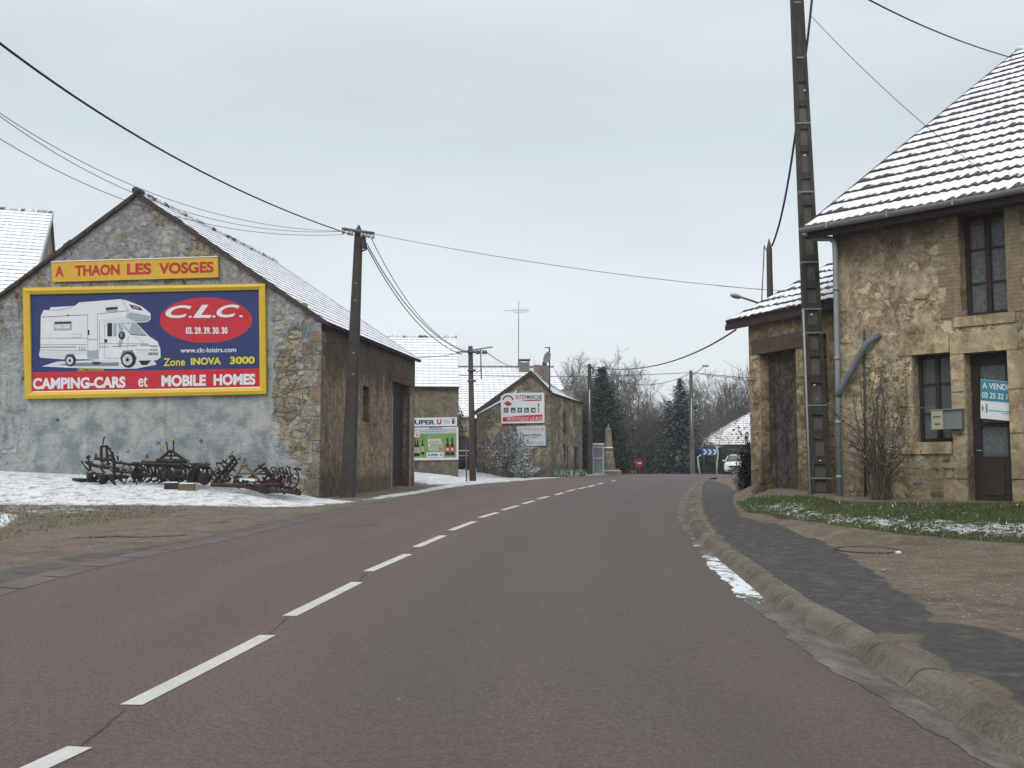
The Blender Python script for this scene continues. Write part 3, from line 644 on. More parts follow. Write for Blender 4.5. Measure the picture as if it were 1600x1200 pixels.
H = gable_house(barn, G0, BE, BS, 10.4, 11.56, barn_z-.5, eaveb, ridgb, brown, brm, wl=gab.mat, ops_f=[(dU0, dU1, barn_z-.1, dV), (sU0, sU1, sV0, sV1)], dp=.35, ovg=.1, ove=.22, nc=17, seg=24, zuv=barn_z, lip=.012)
d = MB(); P = G0-BS*.3
for i in range(5):
    w_ = (dU1-dU0)/5; d.box(P+BE*(dU0+w_*i)+UP*(barn_z-.2), BE*(w_*.96), BS*.05, UP*(dV-barn_z+.15))
d.build('door', DKWOOD, barn)
jb = MB(); pale = flat('pale_jamb', (.25, .235, .21), .3, 6, .9, bump=.3)
jb.box(G0+BE*(dU0-.16)+UP*(barn_z-.2)-BS*.1, BE*.16, BS*.125, UP*(dV-barn_z-.3)); jb.build('door_jamb', pale, barn); jb = MB(); jb.box(G0+BE*dU1+UP*(barn_z-.2)-BS*.1, BE*.14, BS*.125, UP*(dV-barn_z-.2))
jb.build('door_jamb', pale, barn)
lt = MB(); lt.box(G0+BE*(dU0-.4)+UP*(dV), BE*(dU1-dU0+.8), BS*.03, UP*.28); lt.build('door_lintel', WOOD, barn)
sj = MB(); sj.box(G0+BE*(sU0-.10)+UP*(sV0-.1)-BS*.1, BE*.10, BS*.12, UP*(sV1-sV0+.15)); sj.build('slit_jamb', pale, barn)
sl_ = MB(); sl_.box(G0+BE*sU0+UP*sV0-BS*.3, BE*(sU1-sU0), BS*.04, UP*(sV1-sV0)); sl_.build('slit_shutter', DKWOOD, barn)
# quoin stones at the barn's road corner, and the broken coping along the gable
qb = MB(); z = barn_z-.1; k = 0; Rq = random.Random(8)
while z < eaveb-.5:
    h = Rq.uniform(.3, .5); w1, w2 = (Rq.uniform(.4, .62), Rq.uniform(.16, .3)) if k % 2 else (Rq.uniform(.2, .34), Rq.uniform(.25, .4))
    pr = Rq.uniform(.006, .02)
    qb.box(G0+V((0, 0, z))-BE*pr+BS*pr, -BS*w1, BE*w2, UP*(h-.02)); z += h; k += 1
quo = wall_mat('quoin_stone', [(.1, (.13, .12, .095)), (.55, (.25, .24, .205)), (.9, (.35, .345, .32))], (.19, .15, .095), (.48, .56), 1.2, (.06, .05, .04), .5, None, bstr=.5, damp=.5)
qb.build('corner_stones', quo, barn)
cb = MB()
for (p, q_) in ((H['EL'], H['RL']), (H['RL'], H['BL'])):
    n = 26; d_ = (q_-p)
    for i in range(n):
        a_ = p+d_*(i/n)+UP*Rq.uniform(-.07, -.02)-BE*Rq.uniform(.0, .05); cb.box(a_-UP*.07, d_*(1/n)*.97, BE*.3, UP*Rq.uniform(.06, .13), 0)
cb.tube([H['RL']-BE*.1+UP*.02, H['RL']+BE*.3+UP*.03], [.10, .11], 8)
cb.build('verge_tiles', TILE, barn)
# ---- house behind the barn on the far left ----------------------------------------------------
pale_wall = wall_mat('grey_render', [(.3, (.15, .13, .10)), (.7, (.28, .25, .2))], None, bstr=.3)
t_r = at(82, 333, 50); hs = V((.33, -.944, 0)); he = V((.944, .33, 0))
B_ = V((t_r.x, t_r.y, 0))+hs*8-he*.12; A_ = B_-he*12
lh = thing('village_house', V((A_.x, A_.y, gz(A_.x, A_.y))), 'snow-roofed house mostly hidden behind the billboard barn', 'house')
zA = t_r.z-.12; rmL = roof_mat('left_roof', .04, (.16, .145, .14), .3, .05, .0, .25)
Q = gable_house(lh, A_, he, hs, 12, 16, gz(A_.x, A_.y)-1, zA-8*.68, zA, pale_wall, rmL, nc=26, ovg=.12, ove=.5, seg=8, lip=.012)
vb = MB(); vb.box(Q['ER']+he*.01-UP*.22, Q['RR']-Q['ER'], he*.05, UP*.3); vb.build('barge_board', flat('grey_board', (.36, .39, .41), .1, 4), lh)
# ---- house with the two shop posters -----------------------------------------------------------
sS = V((.09, -.996, 0)); sE = V((.996, .09, 0))
pB = at(716, 745, 50); pA = V((pB.x, pB.y, 0))-sE*7.5
sh = thing('village_house', V((pA.x, pA.y, gz(pB.x, pB.y))), 'tan house with snow-covered roof behind the barn, two posters on its wall', 'house')
tanw = wall_mat('tan_render', [(.1, (.135, .12, .082)), (.5, (.19, .172, .122)), (.9, (.25, .228, .168))], (.15, .135, .095), (.55, .62), .9, stain=(.08, .068, .05), stm=.35, bstr=.3, damp=.3)
sze = at(716, 604, 50).z; szr = at(711, 531, 54.5).z
QS = gable_house(sh, pA, sE, sS, 7.5, 9, gz(pB.x, pB.y)-.6, sze, szr, tanw, roof_mat('poster_house_roof', .03, (.16, .145, .14), .3, .04, 0, .22), nc=17, ovg=.02, ove=.25, seg=12, lip=.01, zuv=gz(pB.x, pB.y))
# ---- large house with the hipped snowy roof ---------------------------------------------------
mS = V((.02, -1, 0)); mE = V((1, .02, 0))
a1 = at(690, 655, 70); mh_e = at(800, 652, 70).z; mh_r = at(800, 575, 75).z
mL = at(903, 640, 70).x-a1.x
mh = thing('village_house', V((a1.x, 70, gz(a1.x, 70))), 'big house with wide hipped snowy roof and chimney behind the low gabled one', 'house')
mrm = roof_mat('hipped_roof', .10, (.22, .19, .18), .45, .10, 0, .26)
QM = gable_house(mh, V((a1.x, 70, 0)), mE, mS, mL, 11, gz(0, 70)-.8, mh_e, mh_r, wall_mat('dun_render', [(.3, (.10, .085, .06)), (.7, (.2, .175, .125))], None, bstr=.3), mrm, nc=22, hipr=1.5, hipl=0, ove=.3, seg=10, lip=.01, ridge_mat=flat('ridge_grey', (.2, .18, .17), .3, 5))
def chimney(parent, px0, px1, py0, py1, Y, depth, m, cap=True, pots=0):
    b0, b1 = at(px0, py1, Y), at(px1, py1, Y); t = at(px0, py0, Y); w = b1.x-b0.x; zt = t.z
    cbm = MB(); cbm.box((b0.x, Y, b0.z-1.2), (w, 0, 0), (0, depth, 0), (0, 0, zt-b0.z+1.2-(.25 if cap else 0)))
    c_ = cbm.build('chimney', m, parent)
    if cap:
        k = MB()
        for fx in (0, w-.12): k.box((b0.x+fx, Y, zt-.25), (.12, 0, 0), (0, depth, 0), (0, 0, .19))
        k.box((b0.x-.08, Y-.08, zt-.06), (w+.16, 0, 0), (0, depth+.16, 0), (0, 0, .07)); k.build('chimney_cap', flat('cap_stone', (.16, .15, .14), .2, 6), c_)
        sn_ = MB(); sn_.box((b0.x+.05, Y+.02, zt-.245), (w-.1, 0, 0), (0, depth-.04, 0), (0, 0, .08)); sn_.build('chimney_snow', SNOW, c_)
    return c_
chim = flat('chimney_render', (.15, .14, .13), .25, 5, .9)
chimney(QM['roof'], 811, 827, 561, 576, 75, .9, chim)
# pale garage front and low wall in the gap between the houses
gpz = gz(at(725, 740, 66).x, 66)
gw = thing('garage', V((at(726, 740, 66).x, 66, gpz)), 'pale yellow garage front in the gap beside the poster house', 'garage')
x0, x1 = at(704, 700, 66).x, at(737, 700, 66).x; gy0 = 66
zt0, zt1, ztb = at(720, 652, 66).z, at(720, 682, 66).z, gpz-.5
gm_ = MB(); gm_.box((x0, gy0, zt1), (x1-x0, 0, 0), (0, 3.5, 0), (0, 0, zt0-zt1)); gm_.build('upper_wall', flat('pale_yellow', (.30, .27, .17), .12, 3), gw)
gm_ = MB(); gm_.box((x0, gy0-.04, ztb), (x1-x0, 0, 0), (0, 3.5, 0), (0, 0, zt1-ztb)); gm_.build('door', flat('garage_door', (.07, .06, .055), .3, 3), gw)
gm_ = MB(); gm_.box((x0-.1, gy0-.25, zt0), (x1-x0+.2, 0, 0), (0, 3.9, .1), (0, 0, .1)); gm_.build('roof', SNOW, gw)
# ---- low gabled house with the two wall signs --------------------------------------------------
fA = at(860, 742, 58); fA = V((fA.x, fA.y, 0)); fE = V((.253, .967, 0)).normalized(); fS = V((fE.y, -fE.x, 0))
fz = gz(fA.x, fA.y); fze = at(859, 613, 58).z; fzr = at(832, 584, 58.3).z; fzb = at(748, 646, 59.2).z
fD = 4.35; fL = 9.7
fh = thing('gabled_house', V((fA.x, fA.y, fz)), 'low tan house with crooked gable facing the road, supermarket sign on the gable', 'house')
fw = wall_mat('gabled_house_render', [(.1, (.11, .098, .074)), (.5, (.195, .174, .132)), (.9, (.28, .252, .198))], (.30, .26, .18), (.5, .56), .7, (.05, .042, .032), .7, (.17, .14, .095), 2.0, (.5, .55), .6, .5)
fu = lambda px, py: uvof(px, py, fA, fE, fS)
fops = []
for (xa, xb, ya, yb) in ((880, 884, 644, 680), (880.5, 883.5, 695, 722), (885.5, 888, 697, 733), (897.5, 904, 698, 737)):
    u0, v1 = fu(xa, ya); u1, v0 = fu(xb, yb); fops.append((u0, u1, max(v0, fz-.2), v1))
QF = gable_house(fh, fA, fE, fS, fL, fD, fz-.5, fze, fzr, fw, roof_mat('gabled_roof', .0, (.07, .06, .055), .3, .03, .36, .2), frac=.25, zeb=fzb, ops_f=fops, dp=.25, ovg=.12, ove=.15, nc=7, seg=6, zuv=fz, rdrop=.75, lip=.012)
for k, o in enumerate(fops):
    if k in (0, 1): window(fh, fA, fE, fS, o[0], o[1], o[2], o[3], .18, .05, (0, 1))
    else:
        b_ = MB(); b_.box(fA+fE*o[0]+UP*o[2]-fS*.22, fE*(o[1]-o[0]), fS*.05, UP*(o[3]-o[2])); b_.build('door', DKWOOD, fh)
vt = MB()
for p, q_ in ((QF['EL'], QF['RL']), (QF['RL'], QF['BL'])):
    vt.box(p-fE*.03-UP*.16, q_-p, fE*.1, UP*.22)
vt.build('verge_tiles', TILE, fh)
lg = MB()                                            # snow lying on the ledge under the left verge
nG = -fE
def fg(px, py, off=.0): return onpl(px, py, fA, nG)+nG*off
for a, b in (((746, 648), (785, 627)), ((795, 622), (808, 612))):
    p, q_ = fg(*a), fg(*b); lg.box(p+nG*.005, q_-p, nG*.09, UP*.09)
lg.build('ledge_snow', SNOW, fh)
chimney(QF['roof'], 845, 858, 571, 600, 60.5, .8, chim, False)
chimney(QF['roof'], 834, 845, 570, 600, 60.9, .8, flat('chimney_brick', (.22, .16, .14), .3, 10), False)
cp_ = MB(); pc = at(851, 571, 60.8); cp_.tube([pc+V((0, .2, -.1)), pc+V((0, .2, .25))], [.16, .12], 8); cp_.build('chimney_pot', TILE, QF['roof'])
# dark lean-to wall piece left of the gable is the main house front; give that one a door
md = MB(); md.box((at(742, 690, 69.9).x, 69.9, gz(0, 70)-.3), (1.1, 0, 0), (0, .06, 0), (0, 0, 2.6)); md.build('door', DKWOOD, mh)
# ---- far house on the right -------------------------------------------------------------------
rA = at(1101, 738, 92); rfe = at(1110, 693, 92).z; rfr = at(1160, 645, 97).z
rh = thing('village_house', V((rA.x, 92, gz(rA.x, 92))), 'far low house with reddish half-snowed roof behind the white car', 'house')
gable_house(rh, V((rA.x, 92, 0)), V((1, 0, 0)), V((0, -1, 0)), 12, 9, gz(rA.x, 92)-1.2, rfe, rfr, flat('dim_wall', (.11, .11, .1), .3, 2), roof_mat('far_red_roof', .12, (.20, .095, .07), .3, .05, .40, .4), nc=18, hipl=5.6, hipr=4.2, lip=.012, ridge_mat=TILER)
# ---- outbuilding with the tall barn door --------------------------------------------------------
oE0 = (OB-OA); oL = oE0.length; oE = oE0.normalized(); oS = V((-oE.y*-1, 0, 0)); oS = V((oE.y, -oE.x, 0))
if oS.x > 0: oS = -oS
ou = lambda px, py: uvof(px, py, OA, oE, oS)
oz = gz(OA.x-.1, OA.y-.1); ozl = at(1172, 762, OA.y).z
ob = thing('outbuilding', V((OA.x, OA.y, ozl)), 'lower tan outbuilding with tall plank door and snowy roof beyond the concrete pole', 'outbuilding')
d0, d1 = ou(1187, 552), ou(1248, 765); dv1 = ou(1215, 549)[1]
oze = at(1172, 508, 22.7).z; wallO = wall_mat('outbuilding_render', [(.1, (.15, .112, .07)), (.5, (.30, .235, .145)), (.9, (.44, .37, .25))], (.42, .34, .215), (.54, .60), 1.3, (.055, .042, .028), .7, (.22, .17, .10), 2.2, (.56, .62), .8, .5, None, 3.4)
n2w = ou(1300, 500)
w0, w1 = ou(1284, 503), ou(1297, 760)
mbw = MB(); up = UP
BACK = V((-oS.x, -oS.y, 0)); OC = V((OB.x, OB.y, 0))+V((.717, .697, 0))*5.2; OD = V((OA.x, OA.y, 0))+BACK*5.2
zb_ = ozl-.6
panel(mbw, V((OA.x, OA.y, zb_)), oE, oS, oL, zb_, oze, oze, None, [(d0[0], d1[0], ozl-.1, dv1), (w0[0], w1[0], ozl+.0, w0[1]-.25)], .3, 0, zb0=ozl)
L2 = (V((OA.x, OA.y, 0))-OD).length
panel(mbw, V((OD.x, OD.y, zb_)), -BACK, -oE, L2, zb_, oze, oze, (L2*.12, oze+2.4), (), .3, 0, zb0=ozl)
mbw.build('wall', [wallO], ob)
pl_ = MB(); nb = 6; wd = (d1[0]-d0[0])/nb
plank = wall_mat('door_planks', [(.1, (.04, .033, .027)), (.6, (.085, .07, .055)), (.9, (.14, .12, .098))], None, stain=(.02, .016, .013), stm=.7, bstr=.4, damp=.0)
for i in range(nb): pl_.box(OA+oE*(d0[0]+wd*i)+UP*(ozl-.15)-oS*(.27+.01*(i % 2)), oE*(wd*.965), oS*.05, UP*(dv1-ozl+.15))
dd = pl_.build('door', plank, ob)
lt = MB(); l0 = ou(1176, 549); l1 = ou(1257, 545); lt.box(OA+oE*l0[0]+UP*dv1-oS*.1, oE*(l1[0]-l0[0]), oS*.13, UP*.33); lt.build('door_lintel', WOOD, ob)
nd = MB(); nd.box(OA+oE*w0[0]+UP*(ozl-.1)-oS*.26, oE*(w1[0]-w0[0]), oS*.05, UP*(w0[1]-ozl)); nd.build('narrow_door', flat('redbrown_wood', (.06, .034, .025), .4, 6), ob)
rb = MB(); m_ = .53; tipL = at(1134, 510, 23.35); pe = oE.copy()
er2 = at(1308, 474, 19.75); rR = er2+V((.80, .6, 0))*3.2+UP*3.2*m_; rL = tipL+BACK*4.3+UP*4.3*m_
slope(rb, tipL+UP*.10, er2+UP*.10, rR+UP*.1, rL+UP*.1, 9, lip=.035, th=.12, seg=30, wave=.24, amp=.02)
b2 = rL+BACK*3.5-UP*1.9; slope(rb, rR+BACK*3-UP*1.6, b2, rL+UP*.1, rR+UP*.1, 9)
rb.build('roof', [roof_mat('outbuilding_roof', .08, (.065, .06, .06), .24, .05, 0, .6), TILE], ob)
fb = MB(); fb.box(tipL-UP*.10+oS*.02, er2-tipL, -oS*.04, UP*.12); fb.box(tipL-UP*.09, (rL-tipL), oE*.05, UP*.15); fb.build('fascia_board', DKWOOD, ob)
# ---- tan house with the for-sale board -------------------------------------------------------------
hu = lambda px, py: uvof(px, py, HC, HE, HS)
hz = at(1308, 783, HC.y).z; hze = hu(1312, 345)[1]
th_ = thing('tan_house', V((HC.x, HC.y, hz)), 'old tan rendered house with zinc gutter, a for-sale board in its doorway', 'house')
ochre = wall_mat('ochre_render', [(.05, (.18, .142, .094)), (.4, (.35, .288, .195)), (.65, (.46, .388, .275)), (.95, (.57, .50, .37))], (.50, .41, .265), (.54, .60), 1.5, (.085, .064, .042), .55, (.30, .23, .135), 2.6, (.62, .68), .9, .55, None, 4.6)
lw = (hu(1429, 690)[0], hu(1489, 690)[0], hu(1450, 691)[1], hu(1450, 553)[1])
uw = (hu(1499, 400)[0], hu(1571, 400)[0], hu(1535, 492)[1], hu(1535, 330)[1])
dr = (hu(1512, 700)[0], hu(1579, 700)[0], hz-.15, hu(1545, 549)[1])
HLn, HD = 13.0, 22.0
sp2 = at(1600, 78, 26.5)
houserm = roof_mat('house_roof', .09, (.045, .038, .038), .17, .07, .0, .66)
zrg = hze+.592*HD/2
bw = wall_mat('inner_wall', [(.3, (.13, .10, .06)), (.7, (.25, .2, .13))])
QH = gable_house(th_, HC, HE, HS, HLn, HD, hz-.7, hze, zrg, ochre, houserm, ops_f=[lw, uw, dr], dp=.34, ovg=.37, ove=.42, nc=21, seg=160, wave=.17, amp=.012, lip=.035, zuv=hz)
window(th_, HC, HE, HS, *lw, depth=.3, frame=.06, mull=(1, 2), curtain=[(.06, .48, .04, .42), (.56, .97, .04, .40)])
window(th_, HC, HE, HS, *uw, depth=.3, frame=.075, mull=(1, 2), curtain=[(.06, .47, .05, .97), (.55, .96, .05, .97)])
# front door with glazed upper half and dark lower panel
O = HC-HS*.31; P = lambda u, v: O+HE*u+V((0, 0, v))
db_ = MB(); u0, u1, v0, v1 = dr; f = .13
for a, b, c_, e_ in ((u0, u0+f, v0, v1), (u1-f, u1, v0, v1), (u0+f, u1-f, v1-.2, v1), (u0+f, u1-f, v0, v0+.95), (u0+f, u1-f, v0+1.45, v0+1.52)): db_.box(P(a, c_), HE*(b-a), HS*.06, UP*(e_-c_))
db_.box(P(u0+f+.06, v0+.3)+HS*.06, HE*(u1-u0-2*f-.12), HS*.02, UP*.5)
door = db_.build('door', flat('door_dark', (.030, .020, .017), .3, 6, .6), th_)
g_ = MB(); g_.box(P(u0+f, v0+.95)-HS*.0, HE*(u1-u0-2*f), HS*.02, UP*(v1-v0-1.15)); g_.build('pane', GLASSC, door)
c_ = MB()
for i in range(16):
    a_, b_ = u0+f+(u1-u0-2*f)*i/16, u0+f+(u1-u0-2*f)*(i+1)/16; d1_, d2_ = -HS*(.04+.02*(i % 2)), -HS*(.04+.02*((i+1) % 2))
    c_.face([P(a_, v0+1.0)+d1_, P(b_, v0+1.0)+d2_, P(b_, v1-.2)+d2_, P(a_, v1-.2)+d1_])
c_.build('curtain', CURT, door)
hd = MB(); hd.tube([P(u0+.07, v0+1.05)+HS*.06, P(u0+.07, v0+1.05)+HS*.12, P(u0+.16, v0+1.05)+HS*.12], .012, 6); hd.build('handle', ZINC, door)
# dressed stone round the openings
dress = wall_mat('dressed_stone', [(.1, (.28, .22, .132)), (.5, (.38, .31, .20)), (.9, (.47, .395, .27))], None, stain=(.09, .07, .045), stm=.5, bstr=.35, damp=.45)
def stone(name, u0, u1, v0, v1, pr=.022):
    b = MB(); b.box(HC+HE*u0+UP*v0-HS*.05, HE*(u1-u0), HS*(.05+pr), UP*(v1-v0)); return b.build(name, dress, th_)
lx0, lx1 = hu(1405, 540)[0], hu(1483, 540)[0]
stone('stone_lintel', lx0, lx1, lw[3], lw[3]+.36); stone('stone_lintel', lx1+.02, hu(1592, 540)[0], dr[3], dr[3]+.36, .026)
stone('window_sill', hu(1411, 700)[0], hu(1489, 700)[0], lw[2]-.2, lw[2], .06); stone('window_sill', uw[0]-.12, uw[1]+.12, uw[2]-.17, uw[2], .035)
v = lw[2]; k = 0
for h in (.62, .66): stone('jamb_stone', lw[0]-.2-.04*(k % 2), lw[0]-.012, v+.01, min(v+h, lw[3])-.01); v += h; k += 1
v = hz-.1; k = 0
for h in (.52, .75, .72, .95, .9):
    if v < dr[3]: stone('jamb_stone', (lw[1]+.012 if v+h > lw[2] else dr[0]-.42-.06*(k % 2)), dr[0]-.012, v+.01, min(v+h, dr[3])-.01, .02+.012*(k == 0)); stone('jamb_stone', dr[1]+.012, dr[1]+.36+.08*(k % 2), v+.01, min(v+h, dr[3])-.01, .024)
    v += h; k += 1
stp = MB(); stp.box(HC+HE*(dr[0]-.25)+UP*(hz-.3)+HS*.03, HE*(dr[1]-dr[0]+.5), HS*.35, UP*.33); stp.build('door_step', dress, th_)
# brick jambs of the upper window
bm_ = NT('brick_jamb', .92, .1); bt = bm_.node('ShaderNodeTexBrick'); bm_.put(bt.inputs['Vector'], bm_.uv); bt.inputs['Scale'].default_value = 1
bt.inputs['Brick Width'].default_value = .22; bt.inputs['Row Height'].default_value = .07; bt.inputs['Mortar Size'].default_value = .008
bt.inputs['Color1'].default_value = (.24, .18, .11, 1); bt.inputs['Color2'].default_value = (.31, .24, .15, 1); bt.inputs['Mortar'].default_value = (.14, .112, .08, 1)
bm_.col(bm_.mix(.58, bt.outputs[0], bm_.ramp(bm_.noise(6, 6, .7), [(.3, (.10, .08, .05)), (.7, (.3, .25, .17))]), 'MIX')); bm_.bump(bt.outputs[1], .4, -.02)
for side in (0, 1):
    jb = MB(); v = uw[2]; k = 0
    while v < uw[3]-.02:
        h = min(.28, uw[3]-v); w_ = .24 if k % 2 else .36; a, b = ((uw[0]-w_, uw[0]-.008), (uw[1]+.008, uw[1]+w_))[side]
        q = [HC+HE*a+UP*v+HS*.012, HC+HE*b+UP*v+HS*.012, HC+HE*b+UP*(v+h)+HS*.012, HC+HE*a+UP*(v+h)+HS*.012]
        jb.face(q, 0, [(a, v), (b, v), (b, v+h), (a, v+h)]); v += h; k += 1
    jb.build('brick_jamb', bm_.mat, th_)
# gutter, downpipe, branch pipe, conduit
gt = MB(); a_, b_ = QH['EL']-UP*.02+HS*.08, QH['ER']-UP*.02+HS*.08; rows = []
for p in (a_, b_):
    ring = []
    for i in range(9): an = math.pi*i/8; ring.append(p+HS*math.cos(an)*.085-UP*math.sin(an)*.085)
    for i in range(9): an = math.pi*(8-i)/8; ring.append(p+HS*math.cos(an)*.075-UP*math.sin(an)*.075)
    rows.append(ring)
gt.loft(rows, 0, False)
for i in range(12): p = a_.lerp(b_, (i+.5)/12); gt.box(p-HE*.015+HS*.087-UP*.09, HE*.03, HS*.008, UP*.1)
gt.build('gutter', ZINC, th_)
fs = MB(); fs.box(QH['EL']-UP*.2-HS*.06, QH['ER']-QH['EL'], -HS*.03, UP*.17); fs.box(QH['EL']-UP*.17-HE*.015, QH['RL']-QH['EL'], HE*.03, UP*.2); fs.build('fascia_board', flat('fascia_wood', (.05, .042, .036), .3, 5), th_)
dpn = lambda px, py, off=.14: onpl(px, py, HC+HS*off, HS)
pp = [a_+HE*.07-UP*.08, dpn(1263, 371), dpn(1275, 373), dpn(1297, 373), dpn(1304, 378), dpn(1305, 390), dpn(1308.5, 560), dpn(1312, 780)]
dpb = MB(); dpb.tube(pp, .052, 8)
for y_ in (452, 560, 660, 745): p = dpn(1305+7*(y_-380)/400, y_); dpb.tube([p-UP*.03, p+UP*.03], .062, 8)
dpb.build('downpipe', ZINC, th_)
bp = MB(); bp.tube([dpn(1309.5, 620), dpn(1312, 610), dpn(1319, 599), dpn(1345, 552), dpn(1354, 537), dpn(1362, 530, .1), dpn(1374, 524, .0)], .062, 8); bp.build('branch_pipe', flat('pipe_grey', (.135, .145, .16), .1, 4, .5), th_)
cd_ = MB(); cd_.tube([dpn(1350, 515, .03), dpn(1352, 778, .03)], .02, 6); cd_.build('conduit', flat('conduit_dark', (.06, .06, .06), .2), th_)

def rubble(parent, A, e, n, spots, mat_, seed, sz=.16, rough_=.7, name='exposed_stones'):
    """irregular flat stones standing a little proud of the wall in loose courses; spots = (u0,u1,v0,v1,keep)"""
    R = random.Random(seed); b = MB(); A = V((A.x, A.y, 0))
    for u0, u1, v0, v1, keep in spots:
        v = v0
        while v < v1:
            h = sz*R.uniform(.5, 1.0); u = u0+R.uniform(-.1, .1)
            while u < u1:
                w = sz*R.uniform(.9, 2.3); cu, cv = u+w/2, v+h/2
                eu, ev = abs((cu-(u0+u1)/2)/((u1-u0)/2)), abs((cv-(v0+v1)/2)/((v1-v0)/2))
                if R.random() < keep*(1.25-.75*max(eu, ev)**2):
                    pr = R.uniform(.004, .026); k = 9; ring0, ring1 = [], []
                    for i in range(k):
                        a = 2*math.pi*i/k+R.uniform(-.15, .15); sq_ = (abs(math.cos(a))**4+abs(math.sin(a))**4)**-.25; f = R.uniform(.80, 1.0)
                        x, y_ = math.cos(a)*sq_*w*.47*f, math.sin(a)*sq_*h*.47*f
                        ring0.append(A+e*(cu+x)+UP*(cv+y_)-n*.01); ring1.append(A+e*(cu+x*.86)+UP*(cv+y_*.82)+n*pr)
                    if (ring0[1]-ring0[0]).cross(ring0[2]-ring0[0]).dot(n) < 0: ring0.reverse(); ring1.reverse()
                    m_ = R.randint(0, len(mat_)-1); b.face(ring1, m_)
                    for i in range(k): j = (i+1) % k; b.face([ring0[i], ring0[j], ring1[j], ring1[i]], m_)
                u += w+.012
            v += h+.012
    return b.build(name, mat_, parent)
def stm(nm, c): return wall_mat(nm, [(.1, tuple(x*.62 for x in c)), (.5, c), (.9, tuple(x*1.35 for x in c))], None, stain=(.06, .046, .03), stm=.4, bstr=.6, damp=.35)
ST1, ST2, ST3 = stm('rubble_ochre', (.30, .232, .135)), stm('rubble_tan', (.37, .30, .185)), stm('rubble_brown', (.22, .165, .098))
hq = lambda x0, x1, y0, y1, k: (hu(x0, (y0+y1)/2)[0], hu(x1, (y0+y1)/2)[0], hu((x0+x1)/2, y1)[1], hu((x0+x1)/2, y0)[1], k)
rubble(th_, HC, HE, HS, [hq(1398, 1486, 716, 776, .55), hq(1316, 1400, 500, 600, .30), hq(1330, 1420, 395, 470, .16), hq(1425, 1470, 455, 500, .25), hq(1318, 1350, 640, 770, .22)], [ST1, ST2, ST3], 3, .17)
oq = lambda x0, x1, y0, y1, k: (ou(x0, (y0+y1)/2)[0], ou(x1, (y0+y1)/2)[0], ou((x0+x1)/2, y1)[1], ou((x0+x1)/2, y0)[1], k)
rubble(ob, OA, oE, oS, [oq(1249, 1278, 560, 755, .35), oq(1174, 1184, 560, 755, .5)], [ST1, ST2, ST3], 5, .16)
G1, G2, G3 = stm('gable_stone_grey', (.27, .265, .245)), stm('gable_stone_buff', (.30, .265, .19)), stm('gable_stone_pale', (.36, .365, .355))
gn = -BE; gA = G0-BS*11.56
def guv(px, py): p = onpl(px, py, G0, gn); return ((p-V((gA.x, gA.y, 0))).dot(BS), p.z)
gq = lambda x0, x1, y0, y1, k: (guv(x0, (y0+y1)/2)[0], guv(x1, (y0+y1)/2)[0], guv((x0+x1)/2, y1)[1], guv((x0+x1)/2, y0)[1], k)
rubble(barn, gA, BS, gn, [gq(452, 486, 540, 640, .42), gq(455, 492, 670, 765, .42), gq(270, 310, 372, 400, .4), gq(425, 470, 470, 530, .3), gq(160, 240, 330, 395, .2), gq(5, 38, 690, 735, .3), gq(350, 400, 405, 440, .3)], [G1, G2, G3], 7, .2)
fgu = lambda px, py: ((fg(px, py)-V((fA.x, fA.y, 0))).dot(-fS), fg(px, py).z)
